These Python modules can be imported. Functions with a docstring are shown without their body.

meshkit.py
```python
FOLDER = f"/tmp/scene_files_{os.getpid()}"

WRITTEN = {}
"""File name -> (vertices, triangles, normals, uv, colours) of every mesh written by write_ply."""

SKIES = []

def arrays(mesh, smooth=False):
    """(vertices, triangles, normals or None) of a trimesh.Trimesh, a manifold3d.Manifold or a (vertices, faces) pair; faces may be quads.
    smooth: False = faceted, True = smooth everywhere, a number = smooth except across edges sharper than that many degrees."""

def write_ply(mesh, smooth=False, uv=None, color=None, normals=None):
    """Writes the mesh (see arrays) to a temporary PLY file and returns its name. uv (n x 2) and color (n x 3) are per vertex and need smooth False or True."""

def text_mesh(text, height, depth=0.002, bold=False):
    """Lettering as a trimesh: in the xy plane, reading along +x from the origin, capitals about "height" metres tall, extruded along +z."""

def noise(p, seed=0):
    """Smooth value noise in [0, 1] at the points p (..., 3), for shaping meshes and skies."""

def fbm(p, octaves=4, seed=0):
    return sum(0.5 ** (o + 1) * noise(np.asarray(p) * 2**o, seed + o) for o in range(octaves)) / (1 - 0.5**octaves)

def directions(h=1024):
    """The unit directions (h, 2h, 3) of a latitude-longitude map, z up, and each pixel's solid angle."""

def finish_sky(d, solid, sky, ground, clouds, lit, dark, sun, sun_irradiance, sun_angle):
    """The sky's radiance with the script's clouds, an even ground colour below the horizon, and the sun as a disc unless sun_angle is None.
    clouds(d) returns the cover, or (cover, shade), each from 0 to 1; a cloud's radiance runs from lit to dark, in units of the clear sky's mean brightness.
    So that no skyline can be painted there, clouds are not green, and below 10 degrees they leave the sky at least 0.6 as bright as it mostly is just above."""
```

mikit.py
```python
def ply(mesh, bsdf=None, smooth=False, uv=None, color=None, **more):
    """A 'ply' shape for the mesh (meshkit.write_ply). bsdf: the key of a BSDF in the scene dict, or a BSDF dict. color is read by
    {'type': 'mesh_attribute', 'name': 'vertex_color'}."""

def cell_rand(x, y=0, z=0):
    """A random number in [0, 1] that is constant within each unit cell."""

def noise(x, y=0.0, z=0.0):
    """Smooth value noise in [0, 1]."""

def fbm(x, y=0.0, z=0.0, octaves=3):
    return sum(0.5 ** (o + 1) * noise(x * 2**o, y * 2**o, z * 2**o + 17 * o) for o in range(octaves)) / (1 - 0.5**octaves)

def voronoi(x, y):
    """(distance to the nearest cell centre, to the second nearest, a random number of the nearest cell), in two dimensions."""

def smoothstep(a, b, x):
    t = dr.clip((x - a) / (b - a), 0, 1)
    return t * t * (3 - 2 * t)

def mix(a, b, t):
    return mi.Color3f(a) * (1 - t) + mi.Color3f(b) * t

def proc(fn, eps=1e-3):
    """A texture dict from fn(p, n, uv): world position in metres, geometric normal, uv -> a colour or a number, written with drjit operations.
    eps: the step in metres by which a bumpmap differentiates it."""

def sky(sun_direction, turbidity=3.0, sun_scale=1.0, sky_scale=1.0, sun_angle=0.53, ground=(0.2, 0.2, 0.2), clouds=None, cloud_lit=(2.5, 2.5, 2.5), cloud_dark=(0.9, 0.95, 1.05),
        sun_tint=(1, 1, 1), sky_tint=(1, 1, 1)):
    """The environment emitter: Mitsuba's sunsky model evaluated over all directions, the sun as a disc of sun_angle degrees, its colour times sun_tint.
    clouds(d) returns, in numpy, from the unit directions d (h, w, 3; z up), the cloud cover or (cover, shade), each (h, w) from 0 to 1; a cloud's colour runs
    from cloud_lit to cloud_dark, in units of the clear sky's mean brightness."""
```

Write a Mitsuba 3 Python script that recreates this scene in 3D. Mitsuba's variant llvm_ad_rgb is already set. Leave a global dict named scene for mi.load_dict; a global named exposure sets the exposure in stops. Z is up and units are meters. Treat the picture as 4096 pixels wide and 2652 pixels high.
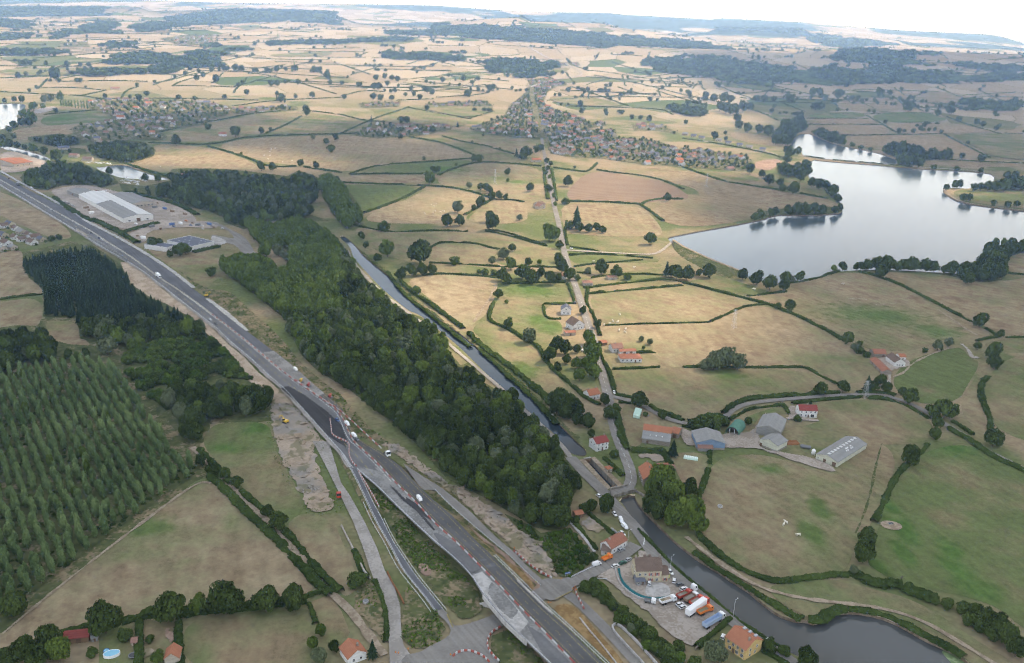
import math
import numpy as np
import trimesh
import shapely
import shapely.geometry as sg
import drjit as dr
import mitsuba as mi
import meshkit
import mikit
from mikit import noise, fbm, voronoi, smoothstep, mix, cell_rand

T = mi.ScalarTransform4f
rng = np.random.default_rng(11)
scene, labels = {"type": "scene"}, {}

# ------------------------------------------------------------------ camera, sky, exposure, air
CAM_H = 245.0
PITCH, ROLL = math.radians(19.4546), math.atan(0.042)
_cp, _sp, _cr, _sr = math.cos(PITCH), math.sin(PITCH), math.cos(ROLL), math.sin(ROLL)
scene["camera"] = {"type": "perspective", "fov": 60.0, "fov_axis": "x", "near_clip": 1.0, "far_clip": 90000.0,
                   "to_world": T().look_at(origin=[0, 0, CAM_H], target=[0, _cp * 100, CAM_H - _sp * 100], up=[-_sr, _cr * _sp, _cr * _cp]),
                   "medium": {"type": "ref", "id": "haze_air"}}
SUN = np.array([0.60, 0.42, 0.74])
SUN = SUN / np.linalg.norm(SUN)


def sky_clouds(d):
    n = meshkit.fbm(d * np.array([3.0, 3.0, 7.0]) + 7.0, 5, seed=3)
    high = np.clip((d[..., 2] - 0.155) / 0.13, 0, 1)
    return 1.0 - 0.7 * high * np.clip((0.62 - n) / 0.22, 0, 1), np.clip(0.68 * high + (n - 0.5) * 0.9 * high, 0, 1)


scene["sky_light"] = mikit.sky(SUN, turbidity=3, sun_scale=0.58, sky_scale=1.0, sun_angle=4.0, ground=(0.2, 0.18, 0.14), clouds=sky_clouds,
                               cloud_lit=(3.35, 3.58, 3.9), cloud_dark=(1.45, 1.52, 1.68), sun_tint=(0.98, 1.0, 1.03), sky_tint=(1.0, 0.98, 0.93))
exposure = 2.95
HAZE = 0.00008
scene["haze_air"] = {"type": "homogeneous", "albedo": {"type": "rgb", "value": [0.94, 0.96, 0.985]}, "sigma_t": {"type": "rgb", "value": [HAZE * 0.58, HAZE * 0.88, HAZE * 1.45]},
                     "phase": {"type": "hg", "g": 0.75}}

# ------------------------------------------------------------------ surveyed positions, metres (x right, y ahead of the camera's foot, z up)
LAKE = [(194.9,1008),(236.7,916),(242.3,891),(260.7,876),(281.9,878),(302.5,892),(321.7,906),(338.6,926),(354.6,936),(388.8,945),(421.9,949),(468.1,946),(506.8,944),(557.2,998),(601.7,1051),(652.9,1081),(828,1321),(769,1340),(738,1355),(713,1372),(697.2,1392),(697.5,1427),(706,1473),(718,1502),(738,1526),(753,1533),(773,1524),(859,1612),(908,1711),(894,1732),(846,1737),(809,1741),(767,1748),(730,1759),(693,1774),(640,1786),(602.1,1802),(589.9,1814),(548,1676),(507,1571),(517.2,1523),(507.9,1434),(494.6,1360),(483.7,1313),(466.4,1263),(442,1251),(414.9,1236),(384.2,1235),(360.8,1230),(331.3,1189),(191.2,1071),(181.6,1052)]
NLAKE = [(608.9,2036),(692.3,2262),(725,2288),(730,2246),(723,2134),(733,2062),(757,2010),(777,1960),(780,1929),(781,1892),(782,1864),(750,1786),(725,1783),(674.6,1803),(622,1819),(600.7,1844),(586.9,1863),(604,1931),(599.4,1974)]
ALGAE = [(191.3,316.6),(194,313.1),(196.4,307.9),(198.3,299.3),(185.4,294.3),(189.2,303.9),(187.9,311.8)]
DARKS = (-146.8,567.2)
PLANT = [(-205.8,323.5),(-172,434.3),(-285,590.9)]
MEDSTART = (-252.7,705)
CONES = [(27.6,350.2),(32.7,342.9),(33.7,344.3),(34.2,342.4),(-19.4,295.2),(-41.7,295.2),(-40.5,294.9),(-36.9,297.6),(21.2,332.3),(22.3,332.1),(-36,302.4),(5.6,373.9)]
WLAKE = [(-1334,2165),(-1265,2197),(-1244,2222),(-1208,2208),(-1154,2101),(-1122,2022),(-1109,1980),(-1071,1921),(-1035,1852),(-1022,1793),(-1014,1747),(-1038,1671)]
CANAL = [(-203.8,995),(-182.7,953),(-171.1,907),(-157.4,876),(-140.5,836),(-124.4,800),(-113.2,778),(-100.8,754),(-90.1,735),(-81.1,728),(-68.8,705),(-52.4,674.8),(-43.6,657.4),(-36.4,642.3),(-28.1,623.4),(-18.5,601.4),(-11.7,587.7),(-6.3,575.9),(3.1,556.8),(14.7,532.3),(24.7,512.7),(30.7,500.9),(32.9,489.2),(36.9,480),(40.6,476.6),(46,474.4),(48.2,479.2),(47.5,483.8),(47.6,484.8),(42.8,493.9),(36.4,509.6),(30.5,523.9),(24.3,541.3),(14.9,564.2),(7.9,578.7),(-0.5,596.5),(-8.4,615.3),(-19.9,634.9),(-27.5,652.9),(-39.3,678.2),(-52.7,699.6),(-59.8,712),(-74.9,740),(-90.9,768),(-105.1,797),(-119.8,834),(-140.2,874),(-162.3,917),(-175.8,954),(-198.8,1003)]
POOL = [(61.5,427),(71.7,434.1),(71.2,427),(73.9,417),(77.9,407.5),(82.1,397.2),(86.2,387.4),(90.5,380.1),(94.7,373),(99.5,367.2),(104.2,361.5),(108.6,355),(114,348.8),(117,342.6),(120.3,336.2),(123.5,331.6),(127.2,329.1),(131,327.4),(134.4,328.3),(137,326.3),(140.1,327.2),(145,331.4),(152.7,335.5),(162.4,335.4),(170.9,332.5),(177.9,326.2),(183,318.9),(189.4,313.7),(192.7,310.3),(196,304.3),(197.8,295.9),(194.2,282.8),(128.1,279),(129.7,291),(130.3,298.6),(127.4,302.7),(125.9,303),(120.8,306.5),(114.8,312.6),(110.8,317.7),(106.9,323.1),(103,329.6),(99.1,337.1),(94,344.9),(89.7,352),(85.4,360.4),(82,368.2),(78.4,376.2),(74.4,386.7),(70.4,398.9),(66.5,409.3),(63.9,421.3)]
BASIN = [(-664.1,1387),(-653.2,1383),(-645.7,1406),(-625.2,1412),(-594.8,1377),(-557.4,1339),(-519.1,1313),(-515.9,1299),(-550.9,1296),(-572.4,1297),(-592.5,1305),(-616.8,1331),(-639.2,1352)]
CUT = [(-914,1569),(-859,1531),(-809,1489),(-768,1452),(-748,1416),(-778,1433),(-829,1480),(-893,1530)]
LOCK = [(45.8,471.2),(50.1,473.1),(63.5,439.3),(58.9,437.5)]
FIELDS = [('meadow',30,45,[(-202.2,297.9),(-197.2,319.1),(-189.5,350.8),(-180.2,384),(-167.5,428.2),(-159.1,426.5),(-128.3,390.7),(-106.7,364),(-97.4,354),(-82.5,335.2),(-88.4,330.6),(-114.7,322.7),(-151.1,312.4),(-170.5,301.8),(-195.4,288.7)]),('meadow',68,40,[(-182.1,472.9),(-183.4,494.6),(-177.3,500.4),(-150.8,505.1),(-140.1,476.8),(-138.6,471.4),(-122.4,442.7),(-114.6,427.1),(-102.3,401.2),(-110.5,389.4),(-140.8,420.2),(-166.3,450.8)]),('meadow',30,42,[(-110.5,389.4),(-102.3,401.2),(-86.1,391.3),(-79.6,376),(-72.2,359.4),(-63.3,339.7),(-68.1,330.9),(-71.2,332.8),(-103,376.8)]),('meadow',50,28,[(-134,310.6),(-110.2,318),(-83.7,323.7),(-77.7,312.4),(-76.2,304.2),(-74.3,282.8),(-122.8,279.9)]),('lawn',42,30,[(-167.8,307.5),(-152.5,309.9),(-139.7,278.9),(-154.4,278)]),('lawn',45,35,[(-150.6,309.6),(-135.5,309.6),(-125.3,279.8),(-138.1,279)]),('allotment',55,30,[(-83.5,325.8),(-76.1,332.4),(-68.7,320.8),(-62.4,306.9),(-64.4,298.7),(-73.5,299.9)]),('meadow',15,50,[(-538.2,822),(-522.9,869),(-508.8,886),(-480.1,831),(-447,785),(-419.5,752),(-413.2,740),(-440.7,721),(-464.7,700)]),('meadow',33,45,[(-462.5,696.3),(-437,715),(-409.7,733),(-368.4,650.6),(-394.5,638.9),(-422.7,630.5)]),('meadow',45,38,[(-378.1,673.9),(-351.3,673.7),(-333.7,641.5),(-311.5,617.2),(-342.1,618.2),(-361,644.8)]),('meadow',12,50,[(-737,1183),(-697.7,1181),(-532.5,1012),(-476.2,933),(-507.9,934),(-582.9,1006),(-711,1108)]),('meadow',45,45,[(-402.9,923),(-372.6,906),(-337.5,897),(-321.4,921),(-289.5,917),(-262.6,871),(-231.8,860),(-216.4,810),(-255.7,804),(-286.3,814),(-277.4,764),(-336.3,838)]),('verge',55,34,[(-332.3,838),(-280.3,772),(-260.2,775),(-230.4,728),(-184.1,660.2),(-153,601.8),(-113.2,548.4),(-113.2,548.4),(-85.8,500),(-62.5,472.9),(-87.5,483.8),(-113.3,520.6),(-155.1,593.1),(-212.8,668.5),(-270.5,748)]),('meadow',12,62,[(-106.9,832),(-81.2,856),(-43.8,857),(-17,850),(-15.4,821),(-18,774),(-21.9,740),(-28.5,720),(-35.9,699.9),(-40.6,697.5),(-62.7,745),(-85.6,792)]),('meadow',57,55,[(-9.8,817),(-0.3,833),(50.8,845),(54.8,784),(29.2,768),(28.3,727),(42.1,729),(42.3,688.3),(24.8,672.4),(8.6,680.7),(-9.8,711),(-19.1,732),(-17.4,757)]),('meadow',45,45,[(-35.7,696.3),(-21.3,724),(-9.6,705),(6.3,676.9),(21.1,652.3),(29.2,616.7),(43.2,574.8),(51.7,548.7),(38.4,556.9),(26.6,556.9),(18,573.4),(-3.3,627.7),(-21.3,666.8)]),('meadow',33,57,[(-96.4,963),(-87.5,988),(-43.3,989),(-18,967),(-23.4,934),(-28.3,900),(-86.8,898)]),('meadow',48,55,[(-85,895),(-17.4,891),(-18,860),(-44.1,862),(-78.7,860)]),('meadow',36,50,[(-201.9,1056),(-150.4,1026),(-89.2,1044),(-54.6,1043),(-11.3,1034),(30.6,988),(51.7,982),(52,910),(41.1,900),(-16.1,897),(-23.2,931),(-16.4,967),(-43.5,994),(-88,994),(-97,953),(-88.4,900),(-113.5,896),(-158.8,943)]),('meadow',30,50,[(62.7,911),(107.2,930),(154.8,938),(161.7,921),(103.2,888),(66.1,889)]),('meadow',72,45,[(60.4,959),(150.2,962),(162.8,939),(107.4,932),(61.3,913)]),('meadow',42,50,[(68.2,828),(161.1,878),(170.9,866),(168.7,853),(69.7,808)]),('meadow',44,52,[(70.3,807),(111.1,825),(168.3,850),(179.5,857),(194,836),(220.4,816),(237,800),(211.2,788),(173.8,740),(148.6,733),(106.4,726),(78.6,719),(73.4,749)]),('meadow',17,50,[(78.9,715),(148.6,733),(173.2,737),(210.6,785),(237.5,796),(252.4,773),(276.2,703),(286.1,670.7),(283.7,627.9),(261.4,611.4),(240.1,608.3),(228.2,639.2),(182.5,633.5),(131.1,628.8),(114.3,626.3),(114.2,656.9),(77.7,654.2),(72.8,692.1)]),('garden',35,40,[(77.6,678.9),(113.7,686.7),(114.2,656.9),(77.7,654.2)]),('meadow',38,42,[(76.4,616.3),(113,624.7),(130.5,625.2),(130.5,625.2),(222.7,635.6),(239.5,606.3),(244.6,593.5),(215.7,584),(163.6,571),(145.8,548.9),(135,538.7),(114.9,532.2),(95.9,553.2),(83,568.9),(74.1,570.4)]),('meadow',70,50,[(173,861),(186.3,879),(218.9,886),(235.3,868),(248.2,849),(257.4,841),(226.6,825),(195.2,842)]),('meadow',28,45,[(278.7,866),(301.1,888),(331,912),(352.5,930),(380.6,930),(397.3,886),(404.2,833),(418.3,774),(422.4,738),(399.8,722),(382.8,731),(337,689.9),(309.5,683.3),(291.1,684.4),(286.4,719),(257.8,774),(240.7,804),(228.9,822),(270.7,843)]),('meadow',24,42,[(385,934),(420.7,945),(497.6,909),(523.5,921),(582.4,953),(475,735),(432.1,737),(420.4,778),(400.6,895)]),('meadow',22,52,[(592.2,1053),(672.6,1084),(592.7,943),(545.2,958)]),('meadow',80,42,[(319.1,666.6),(371.6,701),(376.3,697.9),(371,674.2),(376.8,666.9),(340.6,614.5),(319.9,583.5),(287.3,573.9),(280.9,598.7),(289.9,627.1)]),('meadow',25,50,[(321,583.6),(344.3,617.6),(373.6,655.7),(367.9,637.2),(342.8,601.3),(323.2,550.4),(316.4,538.6),(309,551.3)]),('meadow',48,42,[(373.3,643.6),(401.9,677.7),(461.9,712),(348.2,510.4),(326.8,531),(327.2,550.8),(338.4,587.9),(350.8,615.5)]),('meadow',62,42,[(395.6,711),(428.1,729),(477.2,739),(457.7,704),(407.2,688.2)]),('pasture',80,42,[(258.2,500.2),(296,517.6),(311.2,478.8),(327.8,459.5),(246.9,320.1),(230.4,326.7),(227.7,343.6),(211.9,352.2),(189.2,357.3),(181.1,368.2),(178,375.2),(193.2,400.7),(208.3,430.6),(233.4,473.8)]),('meadow',27,40,[(119.2,467.3),(132.9,484),(160.2,488.4),(180.1,467.4),(196.4,467.9),(215.9,510.1),(239.6,512.4),(237.1,483.2),(209.7,438.4),(192,407.5),(179.4,393),(166.8,367.2),(155.2,363.4),(132.6,356.1),(121.9,356.5),(109,372),(100.4,393.6),(104.1,422.2)]),('meadow',32,40,[(215.5,570.2),(250.6,581.3),(275.1,578.8),(281.5,560.1),(284.5,539.9),(266.4,510.8),(214.5,506),(219.8,518.8),(212.6,527.6),(203.8,523.5),(184.2,536.8),(179,521.5),(199.9,534.5),(207.2,540.1),(211.6,560.8)]),('meadow',34,40,[(76.2,553.1),(83.3,553),(90.3,535.1),(85.6,503.5),(81.5,491.6),(74.8,489.5),(74.3,508.4)]),('meadow',32,40,[(97.3,484.6),(123.3,487),(117.8,465.1),(104.1,430.2),(99.4,451),(98.8,469.9)]),('meadow',45,38,[(154.3,538.2),(173.5,553.5),(189.2,563.8),(188.7,546.5),(172.6,550),(160.4,529.1),(153.2,515.9)]),('rough',46,47,[(124,354.4),(161.3,361),(171,353.8),(186.9,348.3),(197.8,335.4),(203.9,321.1),(217.4,302.2),(207.2,291.5),(195.1,302.5),(191.7,314.8),(181.6,327.4),(163,337.2),(153.4,337.6),(140.9,328.7),(135,330.3),(124.8,341.9)]),('meadow',18,50,[(-622.6,1428),(-633.1,1555),(-679.7,1653),(-573.9,1646),(-442.3,1492),(-414.2,1410),(-486.7,1408),(-549.7,1406),(-533.6,1346),(-574.6,1382)]),('meadow',16,50,[(-566.7,1649),(-544.8,1770),(-448.3,1841),(-372.2,1874),(-372.2,1874),(-223.6,1883),(-155.9,1797),(-85.9,1675),(-156.4,1574),(-230.4,1526),(-274.5,1421),(-351.6,1486),(-374.1,1480),(-437.8,1493)]),('meadow',40,48,[(-715,1770),(-694.2,1912),(-670.2,2079),(-603.4,2266),(-559,2322),(-531.7,2192),(-528.1,2014),(-526.4,1858),(-546.6,1776),(-576.8,1782),(-632.4,1699)]),('meadow',50,46,[(-522.5,1854),(-531.7,2192),(-524.2,2281),(-441.4,2228),(-441.4,2228),(-353.6,2124),(-354.5,1995),(-378.1,1904)]),('meadow',85,50,[(-975,1823),(-1053,1981),(-1026,2062),(-999,2133),(-888,1993),(-901,1931),(-924,1889)]),('meadow',10,42,[(-948,1658),(-996,1766),(-972,1819),(-921,1869),(-904,1798),(-858,1732),(-893,1615)]),('meadow',80,50,[(-269.1,1417),(-229.3,1519),(-155.8,1568),(-88.1,1620),(-85.4,1574),(-107,1523),(-133.3,1437),(-154.7,1442)]),('meadow',82,42,[(-273.3,1303),(-265.2,1326),(-143.4,1337),(-164.2,1217),(-196.2,1124),(-198.2,1115),(-227.3,1214),(-250.5,1251)]),('meadow',12,50,[(-265.9,1400),(-154,1435),(-139.1,1359),(-267.5,1338)]),('meadow',34,56,[(-125,1350),(-127.7,1452),(-102.2,1524),(-70.5,1581),(36.4,1582),(42.2,1377),(43.1,1272),(-5.5,1257),(-30.6,1273),(-70,1309)]),('meadow',8,60,[(-194,1112),(-164.1,1187),(-132.2,1333),(-62.8,1293),(-36,1250),(-67.5,1137),(-61,1091),(-179.5,1068)]),('meadow',16,56,[(-63.6,1133),(-33.8,1245),(6.9,1244),(14.8,1186),(12.8,1105),(-57.4,1092)]),('ploughland',0,40,[(94.9,1441),(113.3,1509),(135.5,1545),(187.3,1518),(240.5,1463),(259,1390),(260.1,1320),(229.8,1319),(175.9,1264),(118.6,1270),(77.1,1267),(71.2,1323)]),('meadow',16,46,[(61.8,1245),(118,1262),(175,1256),(185.3,1155),(182.7,1073),(163.5,1062),(111.8,1052),(66.9,1059),(59.9,1058),(59.3,1131)]),('meadow',13,45,[(296,1610),(347.8,1489),(399.9,1448),(445.5,1396),(484.3,1369),(482.6,1324),(458.5,1277),(408.2,1297),(363.9,1257),(323.3,1192),(211.9,1110),(177.9,1200),(208.6,1276),(246.7,1317),(280.2,1347),(282.5,1420),(247.9,1465),(158.2,1521),(187.6,1614)]),('meadow',60,45,[(-308.4,2528),(-84.8,2636),(-72.8,2463),(-135.2,2306),(-209.4,2401)]),('meadow',52,42,[(-340.4,2170),(-311.2,2487),(-207.8,2384),(-137.7,2288),(-123.8,2120),(-182.6,2099),(-232.1,2124),(-303.5,2128)]),('meadow',34,46,[(-164.3,1927),(-58.9,1992),(32.8,1960),(33.7,1772),(-11.1,1719),(-94.8,1838)]),('meadow',50,42,[(-94.2,1827),(-11,1710),(-10.1,1637),(-71.6,1602),(-82.4,1661)]),('meadow',57,50,[(322,2397),(403.5,2250),(417.4,2333),(511.9,2273),(447,2110),(390.4,2173),(366,2193),(295.2,2212)]),('meadow',12,50,[(523.9,2262),(616.8,2193),(578.8,2050),(568.6,1954),(487.8,2097)]),('meadow',55,42,[(446,1609),(468,1576),(501.6,1458),(483.2,1386),(451.2,1415),(424.8,1508)]),('meadow',55,42,[(316.2,1608),(406.3,1584),(420.1,1528),(381.8,1490),(347.5,1546)]),('meadow',8,45,[(780,2477),(1008,2547),(963,2339),(811,2273),(800,2375)]),('meadow',10,45,[(819,2616),(1026,2685),(1015,2561),(786,2490)]),('meadow',85,38,[(823,2630),(880,2764),(967,2816),(1058,2835),(1020,2694)]),('meadow',85,38,[(1052,2770),(1192,2893),(1300,2893),(1280,2697),(1029,2583)]),('meadow',6,46,[(1038,2574),(1270,2673),(1282,2549),(1312,2488),(1122,2415),(971,2342)]),('meadow',5,44,[(812,2264),(1117,2403),(1068,2104),(1014,1954),(925,1908),(862,1910),(911,2130),(782,2018),(775,2138)]),('meadow',70,38,[(1117,2385),(1251,2452),(1468,2492),(1150,1930),(1019,1945),(1082,2133)]),('meadow',25,42,[(854,1892),(1007,1921),(1137,1906),(1111,1861),(935,1805),(809,1780)]),('meadow',60,40,[(725,1490),(775,1528),(907,1499),(817,1340),(718,1382),(710,1424)]),('meadow',16,46,[(1071,3138),(1337,3321),(1286,3098),(1220,2918),(1082,2865),(993,2857)]),('meadow',20,46,[(1382,3410),(1686,3519),(1557,3212),(1388,3146),(1340,3223)]),('meadow',60,40,[(711,2678),(877,2826),(851,2724),(764,2536),(720,2522)]),('meadow',62,44,[(-72.5,3490),(176.6,3872),(193,3702),(-7,3464)]),('meadow',66,44,[(-1393,3353),(-1267,3486),(-1252,3413),(-1372,3325)]),('meadow',70,42,[(-1653,3295),(-1599,3485),(-1537,3372),(-1601,3262)]),('meadow',62,42,[(-1842,5888),(-1761,6280),(-1506,5279),(-1530,5089)]),('meadow',55,46,[(-1068,3874),(-851,4166),(-823,3936),(-1022,3767)]),('meadow',50,50,[(-1718,3012),(-1522,3139),(-1415,2930),(-1618,2831)]),('meadow',45,50,[(97.5,2926),(229.6,2913),(328.6,2730),(146.6,2697),(80.9,2800)])]
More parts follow.
